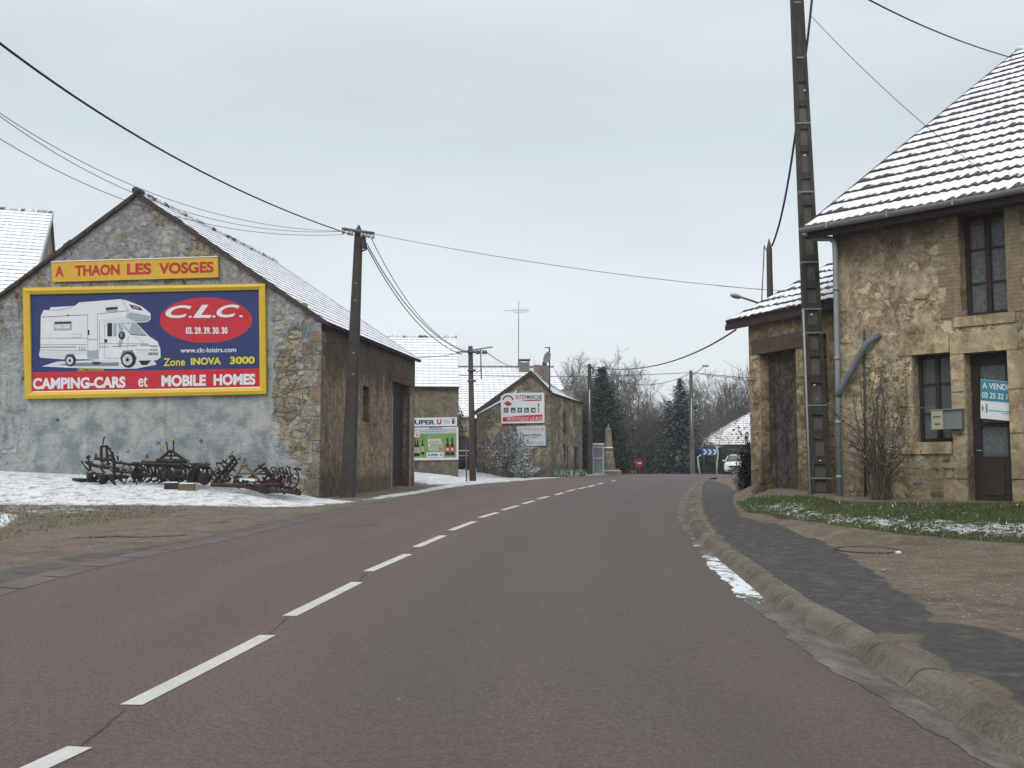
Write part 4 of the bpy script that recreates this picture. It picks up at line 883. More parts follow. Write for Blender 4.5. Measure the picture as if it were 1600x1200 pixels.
# ------------------------------------------------------------------ signs and lettering
def glyphs(txt, bold=.0, shear=0):
    cu = bpy.data.curves.new('lettering', 'FONT'); cu.body = txt; cu.offset = bold; cu.shear = shear; cu.resolution_u = 6; cu.fill_mode = 'FRONT'
    o = bpy.data.objects.new('lettering', cu); COL.objects.link(o); bpy.context.view_layer.update()
    me = o.evaluated_get(bpy.context.evaluated_depsgraph_get()).to_mesh()
    v = [(p.co.x, p.co.y) for p in me.vertices]; f = [tuple(p.vertices) for p in me.polygons]
    bpy.data.objects.remove(o); bpy.data.curves.remove(cu)
    xs = [a for a, _ in v]; ys = [b for _, b in v]; x0, x1, y0, y1 = min(xs), max(xs), min(ys), max(ys)
    return [((a-x0)/(x1-x0), (b-y0)/(y1-y0)) for a, b in v], f
class Sign:
    """flat artwork on a board: artwork is given in photo pixels and laid on the board's own plane, each layer proud of the one below"""
    def __init__(s, root, p0, n): s.root, s.p0, s.n = root, V(p0), V(n)
    def P(s, px, py, off): return onpl(px, py, s.p0, s.n)+s.n*off
    def poly(s, mb, pts, off, m=0):
        q = [s.P(x, y, off) for x, y in pts]; c = V((0, 0, 0))
        for i in range(len(q)): c += (q[i]-q[0]).cross(q[(i+1) % len(q)]-q[0])
        if c.dot(s.n) < 0: q = q[::-1]
        mb.face(q, m)
    def text(s, mb, txt, x0, y0, x1, y1, off, m=0, bold=.0, shear=0, slant=0.0):
        v, f = glyphs(txt, bold, shear); h = (y1-y0)-abs(slant)*(x1-x0); xc = (x0+x1)/2; yt = (y0+y1)/2+h/2
        pts = [s.P(x0+(x1-x0)*a, yt-h*b+slant*((x0+(x1-x0)*a)-xc), off) for a, b in v]
        for q in f:
            w = [pts[i] for i in q]
            nn = V((0, 0, 0))
            for i in range(1, len(w)-1): nn += (w[i]-w[0]).cross(w[i+1]-w[0])
            mb.face(w if nn.dot(s.n) > 0 else w[::-1], m)
    def ell(s, mb, cx, cy, rx, ry, off, m=0, n=40, rot=0): s.poly(mb, [(cx+rx*math.cos(2*math.pi*i/n), cy+ry*math.sin(2*math.pi*i/n)+rot*rx*math.cos(2*math.pi*i/n)) for i in range(n)], off, m)
    def line(s, mb, pts, w, off, m=0):
        for (a, b), (c, d) in zip(pts, pts[1:]):
            l = math.hypot(c-a, d-b) or 1; nx_, ny_ = -(d-b)/l*w/2, (c-a)/l*w/2
            s.poly(mb, [(a+nx_, b+ny_), (c+nx_, d+ny_), (c-nx_, d-ny_), (a-nx_, b-ny_)], off, m)
    def slab(s, mb, pts, o0, o1, m=0):
        f = [s.P(x, y, o1) for x, y in pts]; k = [s.P(x, y, o0) for x, y in pts]; k = [fp-s.n*(o1-o0) for fp in f]
        s.poly(mb, pts, o1, m)
        for i in range(len(f)):
            j = (i+1) % len(f); mb.face([f[i], f[j], k[j], k[i]], m)
pm = lambda n, c, v=.06: flat(n, c, v, 5, .45, spec=.3)
YEL = pm('sign_yellow', (.60, .40, .030), .08); BLUE = pm('sign_blue', (.022, .034, .135), .12); RED_ = pm('sign_red', (.47, .018, .030), .08); WHT = pm('sign_white', (.66, .67, .69), .05)
BLK = pm('print_black', (.012, .012, .014)); GRY = pm('print_grey', (.30, .35, .40)); LGR = pm('print_light', (.56, .59, .63)); REDT = pm('letter_red', (.40, .028, .022)); YELT = pm('letter_yellow', (.60, .52, .03)); YEL2 = pm('banner_yellow', (.60, .36, .035), .08)
gn = -BE
bb = thing('billboard', onpl(230, 620, G0, gn), 'big yellow-framed blue and red billboard with a camper van picture', 'billboard')
SG = Sign(bb, G0, gn)
o4 = [(40, 451), (417, 444.5), (418.5, 616), (43.5, 624)]; i4 = [(50, 461), (407, 453.5), (408.5, 606), (53, 613.5)]
b = MB(); SG.slab(b, i4, .02, .06); b.build('panel', BLUE, bb)
b = MB(); SG.poly(b, [(53, 582), (408, 576), (408.5, 606), (53, 613.5)], .064); b.build('red_band', RED_, bb)
b = MB()
for k in range(4):
    k2 = (k+1) % 4; m4 = [(o4[j][0]*.5+i4[j][0]*.5, o4[j][1]*.5+i4[j][1]*.5) for j in (k, k2)]
    a0, a1, c0, c1 = SG.P(*o4[k], .03), SG.P(*o4[k2], .03), SG.P(*i4[k], .03), SG.P(*i4[k2], .03)
    h0, h1 = SG.P(*m4[0], .17), SG.P(*m4[1], .17); nn = gn
    a0b, a1b = a0+nn*.11, a1+nn*.11; c0b, c1b = c0+nn*.09, c1+nn*.09
    b.face([a0, a1, a1b, a0b]); b.face([a0b, a1b, h1, h0]); b.face([h0, h1, c1b, c0b]); b.face([c0b, c1b, c1, c0])
b.build('frame', YEL, bb)
b = MB(); SG.line(b, [(53.5, 612.6), (408, 605.4)], 1.6, .075); b.build('snow_on_frame', SNOW, bb)
b = MB(); SG.ell(b, 323.4, 500.8, 72, 35.5, .064, 0, 56); b.build('red_ellipse', RED_, bb)
b = MB()
SG.text(b, 'C', 260.4, 477.5, 301, 497.5, .069, 0, .03, .35); SG.text(b, '.', 296.5, 494, 301.5, 497, .069)
SG.text(b, 'L', 303, 476.8, 333, 497, .069, 0, .035, .35); SG.text(b, '.', 333.5, 493.5, 338.5, 496.6, .069)
SG.text(b, 'C', 340, 476.5, 376, 496.5, .069, 0, .03, .35); SG.text(b, '.', 375.5, 493, 381, 496.2, .069)
b.build('lettering', WHT, bb); b = MB(); SG.text(b, '03. 29. 39. 30. 30', 292, 511.6, 357, 522.4, .069, 0, .04)
b.build('lettering', WHT, bb)
b = MB(); SG.text(b, 'www.clc-loisirs.com', 283.5, 543, 370.5, 551.6, .069, 0, .015, 0, -.012); b.build('lettering', WHT, bb)
b = MB()
for t, x0, y0, x1, y1 in (('Zone', 257.4, 559.5, 291, 572.5), ('INOVA', 300, 558.5, 347, 570.8), ('3000', 361, 557, 399.6, 569.5)): b = MB(); SG.text(b, t, x0, y0, x1, y1, .069, 0, .018 if t == 'Zone' else .04, 0, -.02); b.build('lettering', YELT, bb)
b = MB(); SG.text(b, 'DIRECTION EPINAL', 123.6, 575.2, 165, 580.6, .069, 0, .008, 0, -.012)
b.build('lettering', YELT, bb)
b = MB()
for t, x0, y0, x1, y1 in (('CAMPING-CARS', 53.6, 588.5, 198, 608.8), ('et', 218, 588.5, 232.5, 605), ('MOBILE', 254, 585.5, 323.4, 604.4), ('HOMES', 335.4, 584, 400.5, 602.6)): b = MB(); SG.text(b, t, x0, y0, x1, y1, .069, 0, .045 if t != 'et' else .015, 0, -.018); b.build('lettering', WHT, bb)
# camper van artwork, traced in the drawing's own coordinates
cx_ = lambda p: [(50+x*.1375, 460+y*.1375) for x, y in p]
mats = [WHT, LGR, GRY, BLK, flat('print_mid', (.17, .2, .24), .08)]
b = MB(); A = lambda pts, off, m: SG.poly(b, cx_(pts), off, m)
Ln = lambda pts, w, off, m: SG.line(b, cx_(pts), w*.1375, off, m)
El = lambda cx, cy, rx, ry, off, m: SG.ell(b, 50+cx*.1375, 460+cy*.1375, rx*.1375, ry*.1375, off, m, 28)
A([(125,820),(300,765),(1000,740),(1390,745),(1430,800),(1200,845),(1010,850),(400,835)], .0635, 1)
A([(300,800),(520,780),(1000,775),(1000,815),(500,820)], .0645, 4)
A([(115,250),(150,180),(215,182),(225,150),(500,135),(550,95),(1020,58),(1100,75),(1260,140),(1360,220),(1360,290),(1320,318),(1195,325),(1260,390),(1345,480),(1440,540),(1470,620),(1475,720),(1430,750),(1220,760),(1020,765),(640,740),(370,740),(110,722),(95,690),(110,620)], .066, 0)
A([(112,632),(640,640),(640,690),(400,690),(370,735),(112,715),(98,690)], .0672, 1)
A([(640,640),(775,635),(775,740),(660,735),(640,715)], .0672, 2)
A([(1190,630),(1455,640),(1468,715),(1425,745),(1215,755)], .0672, 1)
A([(790,290),(1110,250),(1195,325),(1010,320),(860,330),(855,370)], .0672, 1)
A([(1125,205),(1355,250),(1345,295),(1310,310),(1190,318),(1085,262)], .0676, 2)
A([(1115,115),(1235,145),(1275,190),(1150,165)], .068, 3); A([(1150,140),(1220,152),(1240,168),(1165,155)], .0684, 2)
A([(845,150),(1000,135),(1000,205),(850,212)], .068, 1); A([(855,155),(985,145),(990,170),(855,182)], .0684, 3); A([(858,182),(980,172),(982,200),(860,206)], .0684, 2)
A([(265,310),(468,305),(468,412),(265,415)], .068, 2); A([(275,320),(460,315),(460,335),(275,340)], .0684, 3); A([(278,345),(355,343),(355,392),(278,394)], .0684, 1); A([(364,343),(445,341),(445,390),(364,392)], .0684, 1)
A([(1010,325),(1190,325),(1320,470),(1135,465)], .068, 2); A([(1040,335),(1150,335),(1120,420)], .0684, 1); Ln([(1140,460),(1310,470)], 8, .0686, 3); Ln([(1120,410),(1160,350)], 5, .0686, 4)
A([(865,325),(1000,320),(1060,400),(1075,480),(870,485)], .068, 1); A([(870,330),(925,328),(925,480),(870,482)], .0684, 3); A([(940,330),(975,328),(975,480),(940,480)], .0684, 2); A([(985,325),(1005,325),(1055,400),(1010,430)], .0684, 2)
El(1035, 470, 38, 48, .0688, 3); El(1028, 462, 16, 30, .0692, 4)
A([(1000,530),(1050,520),(1020,610),(995,600)], .068, 2)
A([(1240,555),(1330,560),(1350,590),(1240,590)], .068, 2); A([(1350,580),(1440,585),(1440,600),(1350,596)], .068, 4)
for x in range(1340, 1450, 22): A([(x, 662), (x+14, 664), (x+12, 696), (x-2, 694)], .068, 3)
for x in range(1365, 1440, 26): A([(x, 622), (x+16, 624), (x+16, 640), (x, 638)], .068, 3)
A([(1225,755),(1370,752),(1320,805),(1260,805)], .068, 3)
for pts, w in (([(120,262),(645,235)], 7), ([(765,225),(1105,190)], 7), ([(120,500),(645,500)], 5), ([(112,575),(640,575)], 6), ([(112,602),(520,602)], 11), ([(112,632),(640,640)], 5), ([(645,225),(650,640)], 5), ([(758,220),(760,640)], 5), ([(650,518),(755,515)], 7), ([(838,340),(835,720)], 4), ([(1110,470),(1100,620)], 4), ([(780,560),(1240,565)], 5), ([(780,602),(880,598)], 9), ([(920,596),(1210,585)], 9), ([(1185,480),(1290,550)], 4), ([(1190,630),(1455,640)], 6), ([(780,290),(785,640)], 5), ([(1035,65),(1110,190),(1085,262)], 5), ([(300,185),(480,150)], 5), ([(835,725),(1000,728)], 5), ([(220,182),(300,185)], 5), ([(485,455),(575,452),(575,490),(485,492),(485,455)], 4)): Ln(pts, w, .0688, 4)
for x in (545, 575, 605): A([(x, 595), (x+18, 595), (x+18, 642), (x, 642)], .0684, 2)
A([(650,405),(668,405),(668,465),(650,465)], .0688, 3); A([(838,512),(870,512),(870,550),(838,550)], .0688, 3); A([(410,235),(440,235),(440,250),(410,250)], .0688, 3)
for cx, cy, r in ((452, 755, 66), (1110, 745, 92)):
    A([(cx-r*1.05, cy-20), (cx-r*.7, cy-r*1.12), (cx+r*.5, cy-r*1.2), (cx+r*1.05, cy-20), (cx+r*.9, cy+20), (cx-r*.9, cy+20)], .0688, 4)
    El(cx, cy, r*.92, r, .0692, 3); El(cx-r*.12, cy, r*.6, r*.68, .0696, 1); El(cx-r*.12, cy, r*.46, r*.52, .07, 2); El(cx-r*.12, cy, r*.2, r*.24, .0704, 3)
    for k in range(6): an = k*math.pi/3+.3; El(cx-r*.12+r*.33*math.cos(an), cy+r*.36*math.sin(an), r*.09, r*.12, .0704, 0)
A([(690,770),(800,770),(770,798),(720,798)], .0692, 3)
b.build('picture', mats, bb)
# narrow banner above
bn = thing('sign_banner', onpl(212, 442, G0, gn), 'narrow yellow sign with red capitals mounted above the large billboard', 'sign')
S2 = Sign(bn, G0, gn); q4 = [(83, 410.5), (342.5, 402.5), (343, 434), (84, 441.5)]
b = MB(); S2.slab(b, q4, .02, .09); b.build('panel', YEL2, bn)
b = MB()
for t, x0, y0, x1, y1 in (('A', 89, 416.3, 102.6, 433.8), ('THAON', 120, 413.5, 189.6, 432.6), ('LES', 201, 411.5, 239, 430.6), ('VOSGES', 250.5, 409.3, 336, 429.4)): b = MB(); S2.text(b, t, x0, y0, x1, y1, .094, 0, .04, 0, -.03); b.build('lettering', REDT, bn)
b = MB(); S2.slab(b, [(83, 409.2), (342.5, 401.2), (342.5, 402.4), (83, 410.4)], .03, .11); b.build('snow_on_top', SNOW, bn)
# --- shop signs on the tan house
pS = V((pB.x, pB.y, 0))
s1 = thing('sign_banner', onpl(680, 680, pS, sS), 'white strip sign with dark blue and red capitals and a fuel pump symbol', 'sign')
S3 = Sign(s1, pS, sS); NAVY = pm('print_navy', (.02, .035, .10)); RD2 = pm('print_red', (.40, .03, .03)); GREEN = pm('poster_green', (.17, .30, .085), .25); PALEP = pm('poster_pale', (.45, .46, .52), .08)
b = MB(); S3.slab(b, [(632, 653.5), (714, 651.8), (714, 665.8), (632, 666.5)], .02, .10); b.build('panel', WHT, s1)
b = MB(); S3.text(b, 'SUPER', 641.6, 656.2, 679.5, 663.6, .104, 0, .04); b.build('lettering', NAVY, s1)
b = MB(); S3.text(b, 'U', 682.5, 655.4, 689.8, 663.4, .104, 0, .06); b.build('lettering', RD2, s1)
b = MB()
for yy in (657, 659, 661): S3.line(b, [(692.5, yy), (703, yy)], .9, .104)
b.build('small_print', GRY, s1)
b = MB(); S3.poly(b, [(706, 656.5), (709.8, 656.5), (709.8, 662.4), (706, 662.4)], .104); S3.line(b, [(709.8, 656), (711, 657.5), (711, 661)], .6, .104); S3.poly(b, [(705.4, 654), (710.4, 654), (710, 655.6), (705.8, 655.6)], .104); b.build('pump_symbol', NAVY, s1)
s2 = thing('poster_board', onpl(683, 718, pS, sS), 'green wine poster in a white frame below the strip sign', 'billboard')
S4 = Sign(s2, pS, sS)
b = MB(); fr_o = [(632, 668.5), (716, 667), (716.2, 718.4), (632, 719.5)]; fr_i = [(634.5, 670.5), (713.2, 669.2), (713.2, 715.3), (634.5, 716.3)]
S4.slab(b, fr_o, .02, .09); b.build('frame', WHT, s2)
b = MB(); S4.poly(b, fr_i, .094); b.build('sheet', PALEP, s2)
b = MB(); S4.poly(b, [(634.5, 678), (712.5, 677), (712.5, 714), (634.5, 715)], .098); b.build('green_field', GREEN, s2)
b = MB(); S4.poly(b, [(670, 668), (690, 667.6), (690, 671), (670, 671.4)], .1); S4.line(b, [(655, 674.6), (700, 674)], .9, .1); b.build('header_strip', GRY, s2)
b = MB(); S4.poly(b, [(638, 674), (655.5, 674), (655.5, 683), (638, 683)], .101, 0); S4.text(b, 'U', 649.5, 675, 654, 681.5, .104, 1, .05); b.build('corner_badge', [WHT, RD2], s2)
b = MB(); GRP = pm('poster_palegreen', (.32, .42, .26))
S4.poly(b, [(669, 690), (692, 689.6), (692, 704.5), (669, 705)], .1, 1)
S4.poly(b, [(668.5, 686), (688.5, 685.8), (688.5, 691), (668.5, 691.2)], .102, 0); S4.line(b, [(670, 687.4), (687, 687.2)], .8, .105, 2); S4.line(b, [(670, 689.6), (687, 689.4)], 1.2, .105, 3)
S4.text(b, '1', 669.8, 693.5, 672, 698, .105, 0, .03); S4.ell(b, 675.5, 696, 2.6, 2.6, .105, 4); S4.ell(b, 675.5, 696, 1.5, 1.5, .107, 1); S4.ell(b, 679.5, 695, 1.8, 2, .105, 4); S4.ell(b, 679.5, 695, 1, 1.2, .107, 1)
S4.ell(b, 688, 697.5, 2.8, 2.4, .105, 4); S4.ell(b, 688.5, 701, 2.6, 2.4, .106, 3); S4.ell(b, 688.8, 700, .9, .9, .108, 0)
b.build('price_box', [WHT, GRP, GRY, RD2, pm('print_mauve', (.30, .26, .42))], s2)
b = MB(); S4.poly(b, [(666.5, 707), (693, 706.6), (693, 714.4), (666.5, 714.8)], .102, 0); S4.text(b, 'SUPER', 668.5, 708.8, 685.2, 712.8, .106, 1, .04); S4.text(b, 'U', 687.4, 708.4, 691, 712.6, .106, 2, .06); b.build('name_strip', [WHT, pm('print_blue', (.03, .11, .28)), RD2], s2)
def bottle(cx, y0, y1, w, lab, red=False):
    b = MB(); h = y1-y0
    S4.poly(b, [(cx-w*.18, y0), (cx+w*.18, y0), (cx+w*.2, y0+h*.32), (cx+w*.5, y0+h*.47), (cx+w*.5, y1), (cx-w*.5, y1), (cx-w*.5, y0+h*.47), (cx-w*.2, y0+h*.32)], .102, 0)
    S4.poly(b, [(cx-w*.5, y0+h*.5), (cx+w*.5, y0+h*.5), (cx+w*.5, y0+h*.82), (cx-w*.5, y0+h*.82)], .105, 1)
    if red: S4.ell(b, cx, y0+h*.66, w*.25, h*.07, .107, 2)
    else: S4.poly(b, [(cx-w*.19, y0), (cx+w*.19, y0), (cx+w*.19, y0+h*.14), (cx-w*.19, y0+h*.14)], .105, 2)
    b.build('bottle_print', [BLK, lab, WHT if red else RD2], s2)
CRM = pm('label_cream', (.42, .37, .28)); REDL = pm('label_red', (.42, .05, .04))
for cx in (644, 648.5, 652.5): bottle(cx, 684.5, 713, 6, CRM)
bottle(660.5, 684.5, 710.5, 4.5, CRM)
for cx in (699.3, 706.6): bottle(cx, 684, 711.5, 6.6, REDL, True)
# --- the two signs on the gabled house
nG2 = -fE
s3 = thing('supermarket_sign', onpl(817, 661, fA, nG2), 'white supermarket direction sign with red lower band on the gabled house', 'sign')
S5 = Sign(s3, fA, nG2)
b = MB(); S5.slab(b, [(783, 614.5), (851, 613.6), (851.4, 660.8), (784, 662)], .02, .12); b.build('panel', WHT, s3)
b = MB(); S5.text(b, 'INTER', 806.5, 617.6, 823.5, 623.9, .125, 0, .015); b.build('lettering', RD2, s3)
b = MB(); S5.text(b, 'MARCHE', 823.9, 617.2, 847.4, 623.5, .125, 0, .015); b.build('lettering', BLK, s3)
b = MB(); S5.poly(b, [(809, 627), (828, 624.8), (847, 624.4), (847, 626.2), (828, 626.8)], .125); b.build('red_swoosh', RD2, s3)
b = MB(); S5.poly(b, [(786.3, 652.5), (815, 649.4), (848.4, 647.8), (848.6, 657.4), (786.6, 658.8)], .125); b.build('red_band', RED_, s3)
b = MB(); S5.text(b, 'MONTIGNY-LE-ROI', 793.5, 651.2, 847.8, 657.4, .129, 0, .006, 0, -.01); b.build('lettering', WHT, s3)
for k, x in enumerate((788, 799, 809.3, 819.9, 830.3)):
    b = MB(); S5.poly(b, [(x, 637.2), (x+7.4, 637.1), (x+7.4, 644.8), (x, 644.9)], .125, 0)
    c_ = x+3.7
    if k == 0: S5.line(b, [(c_-1.2, 638.6), (c_-1.2, 643.4)], .8, .129, 1); S5.line(b, [(c_+1.2, 638.6), (c_+1.2, 643.4)], .8, .129, 1)
    elif k == 1: S5.poly(b, [(x+1.4, 641.5), (x+6, 641.5), (x+5.2, 643.6), (x+2, 643.6)], .129, 1)
    elif k == 2: S5.ell(b, c_, 641, 1.9, 1.9, .129, 1, 16); S5.ell(b, c_+.4, 641, .9, .9, .131, 0, 12)
    elif k == 3: S5.line(b, [(x+1.6, 639), (x+5.8, 643.4)], 1, .129, 1); S5.line(b, [(x+1.6, 643.4), (x+3.4, 641.4)], 1, .129, 1)
    else: S5.poly(b, [(x+1.4, 640), (x+6.4, 640), (x+6.4, 643), (x+3, 643)], .129, 1)
    b.build('symbol', [pm('print_slate', (.05, .075, .095)), LGR], s3)
b = MB(); S5.line(b, [(842.3, 644.6), (842.3, 632)], 1.3, .125); S5.poly(b, [(842.3, 629.6), (844.2, 633.4), (840.4, 633.4)], .126); b.build('arrow', pm('print_slate', (.05, .075, .095)), s3)
b = MB(); S5.poly(b, [(787.5, 630.5), (794.6, 635.2), (801.6, 631.5), (794.4, 626.5)], .125); b.build('red_lozenge', RD2, s3)
b = MB(); AR = [(794.6+7.6*math.cos(a), 625.4+6.6*math.sin(a)) for a in np.linspace(math.pi*1.02, math.pi*1.98, 12)]; S5.line(b, AR, 2.0, .125); b.build('black_arc', BLK, s3)
s4 = thing('village_sign', onpl(830, 697, fA, nG2), 'smaller faded white sign behind the snowy bush, below the supermarket sign', 'sign')
S6 = Sign(s4, fA, nG2)
b = MB(); S6.slab(b, [(808.5, 666.2), (852.6, 664.8), (853.2, 696.2), (809, 697)], .02, .08); b.build('panel', pm('faded_white', (.50, .55, .57)), s4)
b = MB(); PK = pm('faded_pink', (.44, .17, .20))
S6.text(b, 'VOTRE OPTIQUE', 812, 669.4, 843, 672.6, .085, 0, .01); S6.ell(b, 848, 671, 1.8, 1.9, .085, 0, 16); b.build('lettering', PK, s4)
b = MB(); S6.text(b, 'Agence KESLAU', 815, 678, 846.5, 682.6, .085, 0, .02); S6.line(b, [(822, 684.2), (840, 683.8)], .6, .085); b.build('lettering', BLK, s4)
b = MB(); S6.text(b, 'MONTIGNY Le ROI', 813, 690, 850.3, 694.6, .085, 0, .01); b.build('lettering', pm('print_teal', (.16, .27, .31)), s4)
# --- for-sale board hung in the doorway
fs_ = thing('for_sale_board', HC-HS*.1+HE*(dr[0]+dr[1])*.5+UP*(hu(1545, 655)[1]), 'teal and white for-sale board hung askew in the house doorway', 'sign')
S7 = Sign(fs_, HC-HS*.10, HS)
b = MB(); S7.slab(b, [(1532.5, 592.5), (1592, 598), (1592, 659), (1532.5, 653.5)], .0, .012); b.build('panel', WHT, fs_)
b = MB(); S7.poly(b, [(1532.8, 593), (1591.6, 598.3), (1591.6, 630.5), (1532.8, 625.4)], .016); b.build('teal_field', pm('sign_teal', (.035, .22, .27)), fs_)
b = MB(); S7.text(b, 'A VENDRE', 1535.5, 597.6, 1586, 611, .02, 0, .02, 0, .085); b.build('lettering', WHT, fs_); b = MB(); S7.text(b, '03 25 32 13 3', 1535, 612.6, 1588, 626, .02, 0, .02, 0, .085); b.build('lettering', WHT, fs_)
b = MB(); S7.poly(b, [(1534.5, 632), (1539, 637.5), (1534.5, 643.5)], .016, 0); S7.poly(b, [(1541, 631.5), (1543.5, 631.7), (1543.5, 644.6), (1541, 644.4)], .016, 1); b.build('logo', [pm('logo_orange', (.45, .22, .06)), pm('sign_teal', (.035, .22, .27))], fs_)
b = MB(); S7.line(b, [(1546, 641), (1585, 644.6)], 1.8, .016); S7.line(b, [(1565, 646), (1585, 647.8)], 1, .016); b.build('small_print', pm('print_teal2', (.16, .33, .38)), fs_)
# --- letter box and meter box on the jamb
lp = onpl(1484, 672, HC, HS)
lbx = thing('letter_box', lp, 'cream and grey wall boxes beside the lower window of the tan house', 'letter box')
q0, q1 = hu(1463, 672)[0], hu(1481, 672)[0]; q2 = hu(1509, 672)[0]; v0, v1 = hu(1485, 671)[1], hu(1485, 641)[1]
b = MB(); b.box(HC+HE*q0+UP*v0+HS*.035, HE*(q1-q0), HS*.15, UP*(v1-v0)); b.build('cream_box', flat('cream_paint', (.34, .32, .23), .08, 5, .5), lbx)
b = MB(); b.box(HC+HE*q1+UP*v0+HS*.035, HE*(q2-q1), HS*.12, UP*(v1-v0)); b.build('grey_box', flat('box_grey', (.17, .18, .18), .1, 3, .5, .2), lbx)
b = MB(); b.box(HC+HE*(q0+.03)+UP*(v1-.12)+HS*.186, HE*(q1-q0-.06), HS*.006, UP*.02); b.box(HC+HE*(q0+.05)+UP*(v0+.08)+HS*.186, HE*(q1-q0-.1), HS*.006, UP*.025); b.build('slot', flat('slot_dark', (.10, .09, .06)), lbx)
b = MB(); b.box(HC+HE*(q0-.01)+UP*(v1+.002)+HS*.03, HE*(q2-q0+.02), HS*.17, UP*.012); b.build('lid', flat('box_lid', (.24, .25, .25), .1), lbx)
# ------------------------------------------------------------------ poles and wires
CONC = flat('pole_concrete', (.055, .050, .044), .4, 3, .92, bump=.3); STEEL = flat('pole_steel', (.12, .125, .13), .2, 6, .5, .6); PWOOD = flat('pole_wood', (.075, .062, .05), .35, 4, .9)
INS = flat('insulator', (.42, .40, .38), .1, 6, .3); CABLE = flat('cable_dark', (.035, .037, .04), .1, 4, .7); STRAP = flat('strap_grey', (.20, .205, .205), .15, 5, .6)
GALV = flat('galvanised', (.34, .36, .37), .1, 5, .45, .5)
def sqpole(mb, b, t, w0, w1, rz=0, m=0, ch=.25):
    """tapered rectangular pole with chamfered corners"""
    rings = []
    for p, w in ((b, w0), (t, w1)):
        r = []
        for sx, sy in ((-1, -1), (1, -1), (1, 1), (-1, 1)):
            h = w/2; c = h*ch
            ab = [(sx*(h-c), sy*h), (sx*h, sy*(h-c))]
            if sx*sy > 0: ab = ab[::-1]
            if (sx, sy) in ((-1, -1), (1, 1)): ab = [(sx*h, sy*(h-c)), (sx*(h-c), sy*h)]
            else: ab = [(sx*(h-c), sy*h), (sx*h, sy*(h-c))]
            for x, y in ab: r.append(V(p)+V((x*math.cos(rz)-y*math.sin(rz), x*math.sin(rz)+y*math.cos(rz), 0)))
        rings.append(r)
    mb.loft(rings, m, False)
# pole before the barn
b1 = gp(543, 777); Y1 = b1.y; t1 = at(561, 352, Y1)
p1 = thing('utility_pole', b1, 'dark concrete utility pole standing against the stone barn corner', 'utility pole', 'utility poles')
b = MB(); top = t1.lerp(b1, .03); sqpole(b, b1-UP*.3, top, .41, .22); b.loft([[top+V((sx*.115, sy*.115, 0)) for sx, sy in ((-1, -1), (1, -1), (1, 1), (-1, 1))], [t1+V((sx*.02, sy*.02, 0)) for sx, sy in ((-1, -1), (1, -1), (1, 1), (-1, 1))]], 0, False); b.build('pole', CONC, p1)
ax = lambda px, py: at(px, py, Y1-.22)
b = MB(); a0, a1 = ax(534.5, 357.5), ax(585, 365); b.tube([a0, a1], .05, 6); b.build('crossarm', STEEL, p1)
for k in (.04, .2, .3, .62, .72, .82, .96):
    b = MB(); p = a0.lerp(a1, k); b.tube([p-UP*.02, p-UP*.1, p-UP*.16], [.035, .05, .03], 8); b.build('insulator', INS, p1)
b = MB(); c0 = ax(567, 374); b.tube([ax(562, 372), ax(570, 372), ax(572, 390), ax(565, 392)], .035, 6); b.tube([ax(570, 372), ax(567, 367)], .05, 6); b.cbox(ax(568, 381), .10, .1, .28); b.build('cable_bracket', flat('bracket_dark', (.04, .042, .045)), p1)
for y_ in (443, 470, 552, 585):
    b = MB(); p = onpl(547+(560-547)*(777-y_)/420-3, y_, V((0, Y1-.25, 0)), V((0, -1, 0))); b.tube([p, p+V((.06, 0, .02))], .014, 5); b.build('step_bolt', INS, p1)
# pole by the wall posters
Y2 = 47.5; b2 = at(739, 750, Y2); b2.z = gz(b2.x, Y2); t2 = at(735, 541, Y2)
p2 = thing('utility_pole', b2, 'round wooden utility pole by the wine poster, with side crossarm', 'utility pole', 'utility poles')
b = MB(); b.tube([b2-UP*.3, t2], [.17, .11], 10); b.build('pole', PWOOD, p2)
A2 = lambda px, py: at(px, py, Y2-.15)
b = MB(); b.tube([A2(712, 551), A2(770, 542)], .03, 5); b.tube([A2(751, 545), A2(752, 592)], .03, 5); b.tube([A2(744, 582), A2(752, 578)], .02, 5); b.build('crossarm', STEEL, p2)
for x in (745, 748, 755, 759):
    b = MB(); p = A2(x, 548); b.tube([p+UP*.02, p-UP*.1, p-UP*.16], [.05, .07, .04], 7); b.build('insulator', flat('insulator_dark', (.09, .1, .1)), p2)
for y_ in (550, 579, 595):
    b = MB(); p = at(737, y_, Y2); b.tube([p-UP*.04, p+UP*.04], .2, 8); b.build('pole_band', STEEL, p2)
# pole by the phone box
Y3 = 76; b3 = at(922, 741, Y3); b3.z = gz(b3.x, Y3); t3 = at(921, 569, Y3)
p3 = thing('utility_pole', b3, 'utility pole with pale cable tube in front of the dark conical evergreen', 'utility pole', 'utility poles')
b = MB(); sqpole(b, b3-UP*.3, t3, .4, .26); b.build('pole', CONC, p3)
b = MB(); b.tube([at(921.5, 660, Y3-.3), at(921, 609, Y3-.3)], .055, 6); b.build('cable_tube', GALV, p3)
b = MB(); b.tube([at(923, 573, Y3-.3), at(927, 576, Y3-.3), at(926, 584, Y3-.3)], .07, 6); b.build('cable_bracket', flat('bracket_dark', (.04, .042, .045)), p3)
